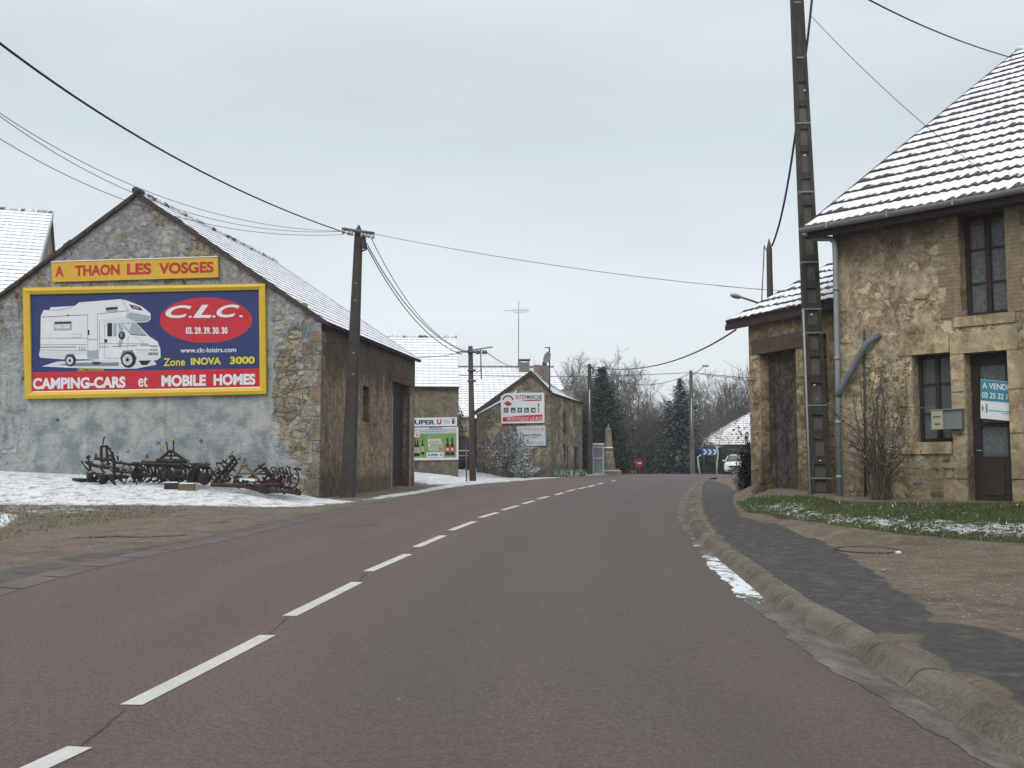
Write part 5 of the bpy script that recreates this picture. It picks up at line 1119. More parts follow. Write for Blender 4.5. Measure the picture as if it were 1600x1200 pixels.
# pole with the far street lamp
Y4 = 80; b4 = at(1082, 740, Y4); b4.z = gz(b4.x, Y4); t4 = at(1079.5, 579, Y4)
p4 = thing('utility_pole', b4, 'utility pole carrying a street lamp arm in front of the snowy spruce', 'utility pole', 'utility poles')
b = MB(); sqpole(b, b4-UP*.3, t4, .36, .22); b.build('pole', flat('pole_concrete_pale', (.12, .115, .105), .3, 3, .9), p4)
b = MB(); b.tube([at(1080, 586, Y4-.2), at(1088, 582, Y4-.6), at(1099, 573, Y4-1)], .035, 6); b.build('lamp_arm', GALV, p4)
b = MB(); q = at(1102, 571.5, Y4-1.1); b.loft([[q+V((dx*k, 0, 0))+V((.12*(1-k)*0, .12*math.cos(a)*w, .09*math.sin(a)*w)) for a in np.linspace(0, 2*math.pi, 9)[:-1]] for dx, k, w in ((-.25, 1, .35), (-.1, 1, .9), (.12, 1, 1), (.28, 1, .5))], 0); b.build('lamp_head', GALV, p4)
b = MB(); b.tube([at(1080.5, 700, Y4-.22), at(1080.5, 622, Y4-.22)], .05, 5); b.build('cable_tube', GALV, p4)
b = MB(); b.tube([at(1077, 622, Y4-.2), at(1087, 621.5, Y4-.2)], .05, 5); b.build('crossarm', STEEL, p4)
# big concrete ladder pole on the right
Y5 = 19.9; b5 = at(1282, 786, Y5); b5.z = min(b5.z, gz(b5.x, Y5)); px5 = lambda y_: 1245+ (1282-1245)*(y_/786)
t5 = at(px5(-130), -130, Y5)
p5 = thing('utility_pole', b5, 'tall concrete pole with recessed panels rising before the outbuilding door', 'utility pole', 'utility poles')
hw0, hw1 = 15.8*Y5/1600, 8.6*Y5/1600
def lad(t, x, y): p = b5.lerp(t5, t); w = hw0+(hw1-hw0)*min(1, t*1.16); return p+V((x*w, y*w, 0))
Rz = V((math.cos(-.12), math.sin(-.12), 0)); Ry = V((-Rz.y, Rz.x, 0))
def lad(t, x, y): p = b5.lerp(t5, t); w = hw0+(hw1-hw0)*min(1, t*1.16); return p+Rz*(x*w)+Ry*(y*w)
b = MB()
def seg(t0, t1, x0, x1, y0, y1, m=0): b.loft([[lad(t0, x0, y0), lad(t0, x1, y0), lad(t0, x1, y1), lad(t0, x0, y1)], [lad(t1, x0, y0), lad(t1, x1, y0), lad(t1, x1, y1), lad(t1, x0, y1)]], m, False)
seg(-.03, 1, -1, -.56, -.8, .8); seg(-.03, 1, .56, 1, -.8, .8); seg(-.03, 1, -.56, .56, -.42, .42, 1)
ht = (786+130); ypx = lambda y_: (786-y_)/ht
edges = [786, 770]
yy = 745.0; cells = []
bars = [(786, 768), (728, 716), (690, 676), (654, 636), (606, 594), (566, 555), (528, 518), (496, 485), (462, 450), (420, 410), (378, 366), (334, 322), (292, 282), (250, 240), (214, 206), (178, 168), (140, 96), (96, -130)]
for lo, hi in bars: seg(max(-.02, ypx(lo)), ypx(hi), -.56, .56, -.78, .78)
pb = flat('pole_concrete_dark', (.05, .047, .04), .45, 3, .92, bump=.4)
b.build('pole', [pb, flat('pole_web', (.11, .10, .085), .35, 3, .92)], p5)
for y_ in (12, 101, 205, 313, 422, 494, 530, 640, 749):
    b = MB(); t = ypx(y_); b.loft([[lad(t-.0012, x, y) for x, y in ((-1.06, -.86), (1.06, -.86), (1.06, .86), (-1.06, .86))], [lad(t+.0012, x, y) for x, y in ((-1.06, -.86), (1.06, -.86), (1.06, .86), (-1.06, .86))]], 0, False); b.build('strap', STRAP, p5)
b = MB(); b.tube([lad(ypx(y_), -1.08, -.84) for y_ in (780, 640, 494)], .022, 6); b.build('cable_tube', flat('tube_white', (.32, .335, .345), .1), p5)
b = MB(); R = random.Random(4)
for k in range(5): t = R.uniform(.02, .75); q = lad(t, R.uniform(-.4, .4), -.8); b.tube([q, q+V((.03, 0, .01)), q+V((.05, .0, -.01))], [.01, .013, .006], 5)
b.build('snow_specks', SNOW, p5)
# wooden pole behind the outbuilding
Y6 = 27.0; t6 = at(1201.5, 373, Y6); b6 = at(1209, 760, Y6); b6.z = gz(b6.x, Y6)
p6 = thing('utility_pole', b6, 'slim wooden pole rising behind the outbuilding roof', 'utility pole', 'utility poles')
b = MB(); tt = t6.lerp(b6, .04); b.tube([b6, tt, t6], [.12, .075, .01], 10); b.build('pole', PWOOD, p6)
b = MB(); b.tube([at(1194, 383, Y6), at(1196, 390, Y6), at(1202, 391, Y6)], .015, 5); b.build('cable_hook', STEEL, p6)
# street lamp fixed behind the outbuilding eave
sl1 = thing('street_lamp', at(1190, 475, 26.6), 'street lamp arm reaching out over the outbuilding roof', 'street lamp')
b = MB(); b.tube([at(1192, 478, 26.6), at(1190, 475, 26.5), at(1157, 464, 25.4)], .028, 6); b.tube([at(1192, 478, 26.6), at(1197, 520, 26.8)], .028, 6); b.build('arm', GALV, sl1)
b = MB(); p, q = at(1158, 464.5, 25.4), at(1141, 460.5, 25.0); d = q-p
b.loft([[p+d*k+V((0, math.cos(a)*w*.11, math.sin(a)*w*.07)) for a in np.linspace(0, 2*math.pi, 9)[:-1]] for k, w in ((0, .4), (.25, .9), (.7, 1), (1, .45))]); b.build('lamp_head', flat('lamp_grey', (.5, .52, .52), .08), sl1)
# ---- wires: each one a thing
wires = []
def wire(P0, P1, sag, r, label, n=22, name='overhead_cable'):
    pts = []
    for i in range(n+1):
        t = i/n; p = P0.lerp(P1, t); p = V((p.x, p.y, p.z-sag*4*t*(1-t))); pts.append(p)
    b = MB(); b.tube(pts, r, 5, 0); o = b.build(name, CABLE); recenter(o, P0); tag(o, label, 'cable', 'overhead cables'); return o
def wire_px(pts, Ya, Yb, r, label, ext=0):
    """cable through photo points whose depth runs evenly from Ya to Yb"""
    xs = [p[0] for p in pts]; ys = [p[1] for p in pts]; n = 26
    co = np.polyfit(xs, ys, min(2, len(pts)-1)); P = []
    x0 = xs[0]-ext
    for i in range(n+1):
        x = x0+(xs[-1]-x0)*i/n
        # even steps in space: interpolate 1/Y along the image
        f = (x-xs[0])/(xs[-1]-xs[0]); Y = 1/((1-f)/Ya+f/Yb); P.append(at(x, float(np.polyval(co, x)), max(2, Y)))
    b = MB(); b.tube(P, r, 5, 0); o = b.build('overhead_cable', CABLE); recenter(o, P[0]); tag(o, label, 'cable', 'overhead cables')
wire_px([(0, 68), (250, 232), (440, 328), (552, 367)], 11, Y1, .016, 'thick black cable sweeping high above the barn down to its pole', 120)
wire_px([(0, 177), (250, 306), (420, 352), (534, 361)], 14, Y1, .0055, 'upper thin wire dipping over the barn ridge to the crossarm', 120)
wire_px([(0, 182), (250, 317), (430, 360), (534, 361)], 14, Y1, .0055, 'middle thin wire dipping over the barn ridge to the crossarm', 120)
wire_px([(0, 218), (196, 310), (330, 352), (440, 370), (536, 364)], 15, Y1, .006, 'lowest thin wire passing just above the barn ridge', 120)
wire_px([(584, 366), (800, 403), (1000, 434), (1190, 452)], Y1, 25.5, .007, 'long thin wire crossing the sky from barn pole to outbuilding roof')
wire_px([(572, 384), (610, 448), (660, 513), (722, 554)], Y1, Y2, .016, 'lower cable of the bundle falling from barn pole to next pole')
wire_px([(573, 381), (615, 448), (668, 513), (734, 552)], Y1, Y2, .016, 'middle cable of the bundle falling from barn pole to next pole')
wire_px([(577, 366), (612, 432), (665, 505), (737, 551)], Y1, Y2, .012, 'highest thin cable falling from the crossarm to the next pole')
wire_px([(648, 559), (690, 556), (735, 549)], 40, Y2, .014, 'short cable from barn eave to the wooden pole')
wire_px([(759, 549), (780, 564), (806, 574)], Y2, 74, .02, 'short cable drooping from wooden pole to the big house ridge')
wire_px([(926, 573), (970, 578), (1020, 571), (1080, 554), (1150, 515)], Y3, 24, .022, 'drooping cable from phone-box pole up to the outbuilding eave')
wire_px([(718, 586), (900, 588), (1000, 586), (1080, 582)], 64, Y4, .022, 'straight level wire crossing before the houses to the lamp pole')
wire_px([(1080, 582), (1130, 587), (1185, 592)], Y4, 28, .015, 'upper wire from lamp pole to behind the outbuilding')
wire_px([(1082, 583), (1130, 589), (1185, 596)], Y4, 28, .012, 'lower wire from lamp pole to behind the outbuilding')
wire_px([(927, 577), (960, 592), (1000, 601), (1040, 598), (1078, 583)], Y3, Y4, .022, 'sagging cable between the phone-box pole and the lamp pole')
wire_px([(1120, 446.5), (1175, 451), (1240, 455)], 60, 30, .009, 'faint wire ending behind the outbuilding ridge')
def wire3(P, r, label):
    b = MB(); b.tube(P, r, 6); o = b.build('overhead_cable', CABLE); recenter(o, P[0]); tag(o, label, 'cable', 'overhead cables')
wire3([at(1270, -60, Y5-.2), at(1268.5, 0, Y5-.2), at(1266, 25, Y5-.22), at(1263, 52, Y5-.25), at(1256, 110, Y5+.3), at(1249, 168, Y5+.35)], .025, 'thick cable hanging close against the tall concrete pole top')
wire_px([(1206, 385), (1215, 358), (1226, 312), (1238, 246), (1248, 168)], Y6, Y5+.4, .025, 'thick cable from the tall concrete pole to the slim pole')
wire3([at(1194, 384, Y6), at(1192.5, 420, Y6), at(1190, 474, 26.6)], .014, 'vertical lead from slim pole down to the street lamp')
wire_px([(1266, 24), (1350, 108), (1440, 192), (1560, 285)], Y5-.2, 17.2, .006, 'thin wire slanting from concrete pole across the snowy house roof')
wire_px([(1340, -10), (1400, 21), (1480, 56), (1580, 90)], 14, 22, .013, 'short wire high above the tan house reaching its roof edge')
# ------------------------------------------------------------------ farm implements by the gable
RUST = NT('rusty_iron', .8, .3); rn = RUST.noise(14, 6, .7); g_ = RUST.node('ShaderNodeNewGeometry'); rz_ = RUST.sep(g_.outputs['Normal'])[2]
rf = RUST.math('MULTIPLY', RUST.step(rz_, .55, .85), RUST.step(RUST.noise(5, 3), .5, .58))
RUST.col(RUST.mix(rf, RUST.ramp(rn, [(.36, (.012, .010, .009)), (.55, (.026, .018, .014)), (.66, (.055, .032, .022))]), (.72, .75, .78))); RUST = RUST.mat
REDR = flat('rust_red', (.050, .020, .016), .4, 8, .8); OCHR = flat('faded_yellow_iron', (.13, .105, .05), .35, 8, .8)
I_ = lambda px, py, w=1.5: onpl(px, py, G0+gn*w, gn)
def bars(mb, segs, m=0):
    for s_ in segs:
        pts, r = s_[:-1], s_[-1]; mb.tube([I_(*p) for p in pts], r, 5, m, True, False)
def disc(mb, px, py, w, r, m=0, tilt=.5):
    c = I_(px, py, w); ax_ = (BS*.8+gn*tilt).normalized(); u = ax_.cross(UP).normalized(); v = u.cross(ax_)
    rings = []
    for k, (rr, off) in enumerate(((.02, .05), (r*.6, .03), (r, 0), (r, -.012), (r*.6, .015), (.02, .035))):
        rings.append([c+ax_*off+u*math.cos(a)*rr+v*math.sin(a)*rr for a in np.linspace(0, 2*math.pi, 15)[:-1]])
    mb.loft(rings, m)
def arc(mb, px, py, w, rx, ry, a0, a1, r, m=0, n=8): mb.tube([I_(px+rx*math.cos(a), py+ry*math.sin(a), w) for a in np.linspace(a0, a1, n)], r, 5, m)
def imp(name, px, py, w, label):
    p = I_(px, py, w); return thing(name, V((p.x, p.y, gz(p.x, p.y))), label, 'farm implement', 'farm implements against the barn')
t = imp('plough', 158, 752, 1.6, 'rusty plough with curved mouldboards and upright headstock, under the camper picture')
b = MB(); bars(b, [((134, 722), (150, 728), (186, 733), .05), ((136, 740), (200, 746), .05), ((178, 716), (180, 750), .05), ((140, 718), (142, 752), .045), ((150, 716), (178, 719), .05), ((179, 722, 1.6), (207, 726, 1.6), .04), ((180, 736, 1.7), (206, 738, 1.7), .04)])
b.build('frame', RUST, t)
b = MB(); bars(b, [((158, 722), (158, 697), .04), ((160, 697), (163, 682), .02), ((168, 720), (166, 699), .035), ((177, 720), (175, 706), (168, 699), .04), ((158, 698), (168, 697), .035), ((167, 712), (176, 712), .03), ((136, 716, 1.3), (140, 713, 1.3), .05)]); b.build('headstock', RUST, t)
for px, py, s_ in ((131, 738, 1), (158, 744, .9), (172, 742, .8)):
    b = MB(); rings = []
    for k in range(6):
        f = k/5; rings.append([I_(px+f*22*s_+dx, py-12*s_+f*22*s_+dy+2*math.sin(f*3), 1.7+.25*f) for dx, dy in ((-6*s_*(1-f), -6*s_), (3*s_, 6*s_), (5*s_, 6*s_), (-3*s_*(1-f), -6.5*s_))])
    b.loft(rings, 0); b.build('mouldboard', RUST, t)
for px, py in ((161, 751), (144, 748)):
    b = MB(); disc(b, px, py-3, 1.9, .16); b.build('wheel', RUST, t)
t = imp('cultivator', 263, 753, 1.6, 'wide rusty cultivator with triangular mast, in the middle of the farm implements')
b = MB(); b2_ = I_(222, 727); bars(b, [((222, 724), (326, 729), .085), ((245, 720), (291, 721), .07), ((206, 725, 1.5), (224, 726), .06), ((206, 742, 1.4), (326, 745, 1.4), .05)]); b.build('beam', RUST, t)
b = MB(); bars(b, [((249, 719), (266, 704), .045), ((268, 704), (289, 719), .045), ((267, 719), (267, 703), .03), ((262, 706), (260, 690), .02), ((271, 705), (271, 689), .022), ((257, 712), (278, 712), .03)]); b.build('mast', RUST, t)
b = MB(); c_ = I_(270.5, 687); b.tube([c_-UP*.04, c_+UP*.05], .045, 8); b.build('yellow_cap', flat('yellow_paint', (.4, .3, .04), .15), t)
R = random.Random(11)
for k, px in enumerate((212, 222, 232, 243, 254, 262, 273, 284, 296, 307, 318, 325)):
    b = MB(); w = 1.45+R.uniform(-.35, .4); arc(b, px, 740, w, 6, 12, -1.5, 1.7, .028); bars(b, [((px, 728, w), (px+R.uniform(-2, 2), 741, w), .035), ((px+1, 750, w), (px-4, 753, w), .035)]); b.build('tine', RUST, t)
for k, px in enumerate((215, 256, 264, 277, 302, 311, 320)):
    b = MB(); disc(b, px, 744+R.uniform(-3, 3), 1.5+R.uniform(-.3, .5), .19); b.build('disc', RUST, t)
for k in range(9):
    pass
t = imp('harrow', 348, 757, 1.5, 'rusty harrow tilted up on its side against the cultivator end')
b = MB(); bars(b, [((334, 755), (367, 716), .05), ((341, 757), (371, 722), .045), ((348, 719), (368, 736), .03), ((340, 732), (360, 748), .03), ((333, 740), (350, 756), .03)]); b.build('frame', RUST, t)
for k in range(7):
    f = k/6; px, py = 334+34*f, 752-36*f; b = MB(); bars(b, [((px, py), (px-5+R.uniform(-2, 2), py-7), (px-3, py-11), .02), ((px+3, py+2), (px+8, py+R.uniform(-1, 4)), .02)]); b.build('tine', RUST, t)
b = MB(); arc(b, 362, 722, 1.5, 7, 9, -2.2, .6, .03); b.build('spring', RUST, t)
t = imp('hay_rake', 390, 757, 1.6, 'implement with faded yellow A-frame hitch and low dark red bar')
b = MB(); bars(b, [((330, 757, 1.9), (395, 760, 1.9), (437, 757, 1.9), .06), ((366, 751), (440, 752), .045)]); b.build('bar', REDR, t)
b = MB(); bars(b, [((366, 750), (380, 727), .035), ((383, 727), (404, 748), .035), ((380, 728), (382, 716), .03), ((372, 740), (396, 740), .025), ((396, 735), (400, 750), .03), ((378, 726), (386, 727), .05)]); b.build('hitch', OCHR, t)
b = MB(); p, q = I_(378, 752, 1.6), I_(402, 752, 1.6); b.box(p, q-p, gn*.16, UP*.07); b.build('snow_cap', SNOW, t)
t = imp('tine_rake', 427, 760, 1.4, 'rusty curved tine bundle leaning by the barn corner end of the row')
b = MB()
for k in range(9):
    px = 412+k*5.2; arc(b, px, 748+R.uniform(-4, 4), 1.4+R.uniform(-.5, .4), 8+R.uniform(-3, 6), 17+R.uniform(-6, 6), R.uniform(-2.4, -1.2), R.uniform(.3, 1.6), .02)
b.build('tine', RUST, t)
b = MB(); bars(b, [((408, 766), (470, 769), .05), ((414, 730), (436, 757), .045), ((420, 738), (405, 764), .03), ((398, 736), (414, 724), .03), ((404, 727), (420, 740), (431, 752), .035), ((440, 760), (468, 765), .04)]); b.build('frame', RUST, t)
t = imp('tipped_harrow', 405, 768, 2.2, 'dark low harrow frame lying in the snow in front of the row')
b = MB(); bars(b, [((380, 760, 2.1), (418, 770, 2.1), .04), ((388, 757, 2.1), (432, 768, 2.1), .04), ((380, 760, 2.1), (388, 757, 2.1), .03), ((418, 770, 2.1), (432, 768, 2.1), .03), ((398, 765, 2.1), (406, 762, 2.1), .03), ((430, 766, 2.0), (470, 772, 2.0), .04)]); b.build('frame', RUST, t)
# dry stems and loose rods tangled through each implement (parts of it: they are welded or jammed into its frame)
for nm, x0, x1, y0, y1, n_, sd in (('plough', 132, 205, 712, 752, 34, 1), ('cultivator', 206, 330, 722, 754, 70, 2), ('harrow', 332, 372, 722, 758, 26, 3), ('hay_rake', 366, 440, 738, 760, 30, 4), ('tine_rake', 404, 470, 728, 768, 44, 5)):
    R2 = random.Random(sd); b = MB()
    for k in range(n_):
        px, py = R2.uniform(x0, x1), y1-(y1-y0)*R2.random()**1.3; w_ = 1.5+R2.uniform(-.5, .5); a = R2.choice((R2.gauss(1.57, .4), R2.gauss(0, .5))); l = R2.uniform(4, 13)
        P_ = [I_(px-math.cos(a)*l*.5, py-math.sin(a)*l*.5, w_), I_(px+R2.gauss(0, 1), py+R2.gauss(0, 1), w_+R2.uniform(-.1, .1)), I_(px+math.cos(a)*l*.5, py+math.sin(a)*l*.5, w_+R2.uniform(-.2, .2))]
        b.tube(P_, R2.uniform(.012, .035), 5, 0, True, False)
    o = b.build('loose_rods', RUST, bpy.data.objects[nm])
for px, py, w, sx, m_, lb_ in ((268, 758, 2.1, .35, DKWOOD, 'dark timber block lying in the snow before the cultivator'), (292, 757, 2.1, .42, OCHR, 'ochre block lying in the snow before the cultivator')):
    p = I_(px, py, w); p = V((p.x, p.y, gz(p.x, p.y))); b = MB(); b.cbox(p+V((0, 0, .07)), sx, .2, .18, 0, .2); b.cbox(p+V((0, 0, .175)), sx*.9, .15, .03, 1, .2); o = b.build('timber_block', [m_, SNOW]); recenter(o, p); tag(o, lb_, 'block')
b = MB(); p = I_(14, 752, 2); 
for k in range(7):
    q = I_(122+k*4.5+R.uniform(-2, 2), 747+R.uniform(-3, 2), 1.6); q.z = gz(q.x, q.y)+.03; b.cbox(q, R.uniform(.15, .4), .1, .1, 0, R.uniform(0, 3))
o = b.build('scrap_heap', RUST); recenter(o, V((I_(132, 748, 1.6).x, I_(132, 748, 1.6).y, gz(I_(132, 748, 1.6).x, I_(132, 748, 1.6).y)))); tag(o, 'low dark scrap in the snow at the plough nose', 'scrap')
# ------------------------------------------------------------------ phone box, monument, road signs, posts
Yb = 77; ALU = flat('aluminium', (.42, .44, .45), .08, 4, .4, .4)
p0, p1_ = at(926, 739, Yb), at(944, 739, Yb); w = p1_.x-p0.x; hgt = at(930, 693, Yb).z-gz(p0.x, Yb); bz = gz(p0.x, Yb)
bx = thing('phone_box', V((p0.x+w/2, Yb+w/2, bz)), 'aluminium and glass phone box next to the stone obelisk', 'phone box')
b = MB()
for ix in (0, 1):
    for iy in (0, 1): b.box((p0.x+ix*(w-.09), Yb+iy*(w-.09), bz), (.09, 0, 0), (0, .09, 0), (0, 0, hgt-.2))
for z_ in (.02, hgt*.5, hgt*.86):
    for iy in (0, w-.07): b.box((p0.x+.09, Yb+iy, bz+z_), (w-.18, 0, 0), (0, .07, 0), (0, 0, .09))
    for ix in (0, w-.07): b.box((p0.x+ix, Yb+.09, bz+z_), (.07, 0, 0), (0, w-.18, 0), (0, 0, .09))
b.build('frame', ALU, bx)
gl = NT('booth_glass', .08, .5); gl.col((.30, .36, .38)); gl.b.inputs['Alpha'].default_value = .3; gl = gl.mat
for iy in (.03, w-.05): b = MB(); b.box((p0.x+.09, Yb+iy, bz+.1), (w-.18, 0, 0), (0, .02, 0), (0, 0, hgt-.35)); b.build('pane', gl, bx)
for ix in (.03, w-.05): b = MB(); b.box((p0.x+ix, Yb+.09, bz+.1), (.02, 0, 0), (0, w-.18, 0), (0, 0, hgt-.35)); b.build('pane', gl, bx)
b = MB(); b.box((p0.x-.03, Yb-.03, bz+hgt-.2), (w+.06, 0, 0), (0, w+.06, 0), (0, 0, .14)); b.build('roof', flat('booth_roof', (.2, .21, .22), .1), bx)
b = MB(); b.box((p0.x-.01, Yb-.01, bz+hgt-.06), (w+.02, 0, 0), (0, w+.02, 0), (0, 0, .07)); b.build('roof_snow', SNOW, bx)
b = MB(); b.box((p0.x+.3, Yb+w-.3, bz+.95), (.35, 0, 0), (0, .2, 0), (0, 0, .6)); b.build('telephone', flat('phone_blue', (.06, .08, .12), .1), bx)
Ym = 79; STN = wall_mat('monument_stone', [(.3, (.17, .15, .115)), (.7, (.28, .25, .2))], None, stm=.4, bstr=.3, damp=.2)
mc = at(951, 739, Ym); mz = gz(mc.x, Ym); k_ = Ym/1600
mo = thing('stone_obelisk', V((mc.x, Ym, mz)), 'stone memorial obelisk on snowy steps beside the phone box', 'monument')
hz_ = lambda y_: at(951, y_, Ym).z
def sq(mb, zs, m=0, rz=.25):
    rings = []
    for z_, hw in zs: rings.append([V((mc.x+a*math.cos(rz)*hw-c*math.sin(rz)*hw, Ym+a*math.sin(rz)*hw+c*math.cos(rz)*hw, z_)) for a, c in ((-1, -1), (1, -1), (1, 1), (-1, 1))])
    mb.loft(rings, m, False)
b = MB(); sq(b, [(mz-.2, 16*k_), (hz_(736), 16*k_)]); sq(b, [(hz_(736), 12.5*k_), (hz_(732), 12.5*k_)]); b.build('steps', STN, mo)
b = MB(); sq(b, [(hz_(732), 8.2*k_), (hz_(722), 7.5*k_), (hz_(703), 5.2*k_), (hz_(702), 6*k_), (hz_(700), 6*k_)]); b.build('pedestal', STN, mo)
b = MB(); sq(b, [(hz_(700), 4.8*k_), (hz_(674), 3.6*k_), (hz_(672), 4*k_), (hz_(671), 4*k_), (hz_(668), 1.8*k_), (hz_(663), 1.2*k_), (hz_(662), .2*k_)]); b.build('shaft', STN, mo)
b = MB(); sq(b, [(hz_(736)+.01, 15.4*k_), (hz_(735.2), 15.2*k_)]); sq(b, [(hz_(700)+.005, 5.9*k_), (hz_(698.6), 5.2*k_)]); sq(b, [(hz_(671)+.005, 3.9*k_), (hz_(669.6), 2.6*k_)]); b.build('snow_cap', SNOW, mo)
def lathe_disc(mb, c, r, th, m=0, n=28):
    mb.loft([[c+V((math.cos(a)*r, d, math.sin(a)*r)) for a in np.linspace(0, 2*math.pi, n+1)[:-1]] for d in (0, th)], m, False)
Yn = 84; c = at(997, 723.5, Yn); nz0 = gz(c.x, Yn)
ne = thing('no_entry_sign', V((c.x, Yn, nz0)), 'round red no-entry sign with white bar at the far bend', 'road sign')
b = MB(); lathe_disc(b, c, .38, .03); b.build('disc', RED_, ne)
b = MB(); b.box(c+V((-.27, -.008, -.075)), (.54, 0, 0), (0, .008, 0), (0, 0, .15)); b.build('white_bar', WHT, ne)
b = MB(); b.tube([V((c.x, Yn+.06, nz0-.1)), V((c.x, Yn+.06, c.z+.3))], .03, 6); b.build('post', STEEL, ne)
Yc = 86; ch_ = thing('chevron_sign', V((at(1109, 740, Yc).x, Yc, gz(at(1109, 740, Yc).x, Yc))), 'blue bend sign with three white arrows, at the far junction', 'road sign')
b = MB(); p, q = at(1096.5, 711.5, Yc), at(1122, 701, Yc); b.box(p, (q.x-p.x, 0, 0), (0, .04, 0), (0, 0, q.z-p.z)); b.build('panel', pm('chevron_blue', (.03, .11, .30)), ch_)
b = MB(); hh = (q.z-p.z); ww = (q.x-p.x)
for k in range(3):
    x = p.x+ww*(.08+.3*k); y_ = Yc-.006
    z0_, z1_ = p.z+hh*.1, p.z+hh*.9; zm = (z0_+z1_)/2; a = ww*.13; tk = ww*.11
    b.face([(x, y_, z1_), (x, y_, z1_), (x+a, y_, zm), (x+a+tk, y_, zm), (x+tk, y_, z1_)][1:][::-1]); b.face([(x, y_, z0_), (x+tk, y_, z0_), (x+a+tk, y_, zm), (x+a, y_, zm)])
b.build('arrows', WHT, ch_)
for px in (1100, 1118): b = MB(); x = at(px, 711, Yc).x; b.tube([V((x, Yc+.07, gz(x, Yc)-.1)), V((x, Yc+.07, q.z))], .035, 6); b.build('post', STEEL, ch_)
WP = flat('white_post', (.5, .5, .46), .15, 6)
for nm, pts, lb_ in (('bent_post', [(1094, 738), (1092, 730), (1090, 714), (1095, 711)], 'short bent white post next to the lamp pole at the bend sign'), ('bent_post', [(1120, 738), (1120, 726), (1122, 708), (1119, 697)], 'tall bent white post between the bend sign and the car')):
    P = [at(a, c_, 85) for a, c_ in pts]; b = MB(); P[0].z = gz(P[0].x, 85)-.1; b.tube(P, .06, 6); o = b.build(nm, WP); recenter(o, P[0]); tag(o, lb_, 'post')
ps = at(729, 752, 46); ps.z = gz(ps.x, 46); b = MB(); b.tube([ps, at(728.5, 700, 46)], .035, 6); b.tube([at(728, 701, 46), at(728, 698, 46)], .045, 6); o = b.build('steel_post', STEEL); recenter(o, ps); tag(o, 'thin grey steel post beside the wooden pole', 'post')
wp = at(724, 736, 62); wp.z = gz(wp.x, 62); tr = thing('farm_trailer', wp, 'dark snow-dusted trailer parked in the gap beside the poster house', 'trailer')
x0, x1 = at(714, 730, 62).x, at(738, 730, 62).x
b = MB(); b.box((x0, 62, wp.z+.45), (x1-x0, 0, 0), (0, 2, 0), (0, 0, .1)); 
for z_ in (.7, 1.0): b.box((x0, 62, wp.z+z_), (x1-x0, 0, 0), (0, .05, 0), (0, 0, .12))
for f in (0, .5, .96): b.box((x0+(x1-x0)*f, 62.02, wp.z+.5), (.06, 0, 0), (0, .06, 0), (0, 0, .68))
b.build('body', DKWOOD, tr)
b = MB(); b.box((x0, 61.98, wp.z+1.122), (x1-x0, 0, 0), (0, .1, 0), (0, 0, .05)); b.box((x0, 61.97, wp.z+.822), ((x1-x0)*.7, 0, 0), (0, .08, 0), (0, 0, .03)); b.build('snow_cap', SNOW, tr)
for f in (.25, .75): b = MB(); lathe_disc(b, V((x0+(x1-x0)*f, 61.85, wp.z+.3)), .32, .2, 0, 18); b.build('wheel', flat('tyre', (.02, .02, .02)), tr)
# tv mast, dish antenna
pa = at(810, 573, 75.6); an_ = thing('tv_antenna', pa, 'tall thin television mast with aerial above the big house chimney', 'antenna'); pt_ = at(810.5, 470, 75.6)
b = MB(); b.tube([pa-UP*.6, pa.lerp(pt_, .7), pt_], [.035, .03, .02], 6); b.build('mast', STEEL, an_)
b = MB(); b.tube([at(787, 485.5, 75.6), at(828, 484.5, 75.6)], .018, 4)
for x, h in ((802, 3), (806, 3), (815, 3), (819, 4), (823, 5)): p = at(x, 485, 75.6); b.tube([p+V((-.02, -.3, 0)), p+V((.02, .3, 0))], .012, 4); b.tube([at(x, 485-h, 75.6), at(x, 485+h*.7, 75.6)], .012, 4)
b.tube([at(803, 488.5, 75.6), at(822, 487.5, 75.6)], .015, 4); b.build('aerial', GALV, an_)
pd = at(858.8, 590, 60.4); di = thing('satellite_dish', pd, 'satellite dish on a pole at the gabled house chimney', 'satellite dish')
b = MB(); b.tube([at(858.8, 612, 57.85), at(858.8, 590, 57.85), at(858.4, 542, 57.85)], .05, 6); b.tube([at(851, 543, 57.85), at(859, 543.5, 57.85)], .03, 4); b.build('mast', STEEL, di)
b = MB(); c = at(856, 559, 57.7); axd = V((-.75, -.6, .25)).normalized(); u = axd.cross(UP).normalized(); v = u.cross(axd)
b.loft([[c+axd*o_+u*math.cos(a)*r+v*math.sin(a)*r*1.15 for a in np.linspace(0, 2*math.pi, 21)[:-1]] for r, o_ in ((.02, 0), (.2, .03), (.30, .08), (.31, .06), (.2, .01), (.02, -.02))]); b.build('dish', flat('dish_grey', (.16, .165, .17), .1), di)
# manhole cover and stone on the gravel
mc_ = gp(1355, 860); mh_ = thing('manhole_cover', mc_, 'round cast-iron manhole cover sunk in the gravel by the pavement', 'manhole cover')
rr = 50*mc_.y/1600
nrm = V((gz(mc_.x-.3, mc_.y)-gz(mc_.x+.3, mc_.y), gz(mc_.x, mc_.y-.3)-gz(mc_.x, mc_.y+.3), .6)).normalized(); ux = V((1, 0, -nrm.x/nrm.z)).normalized(); uy = nrm.cross(ux)
def ringm(mb, r0, r1, z0_, z1_): mb.loft([[mc_+ux*math.cos(a)*r+uy*math.sin(a)*r+nrm*z for a in np.linspace(0, 2*math.pi, 33)[:-1]] for r, z in ((r1, z0_), (r1, z1_), (r0, z1_), (r0, z0_))], 0, False)
b = MB(); ringm(b, rr*.88, rr, -.02, .014); b.build('ring', flat('iron_dark', (.05, .042, .034), .35, 10), mh_)
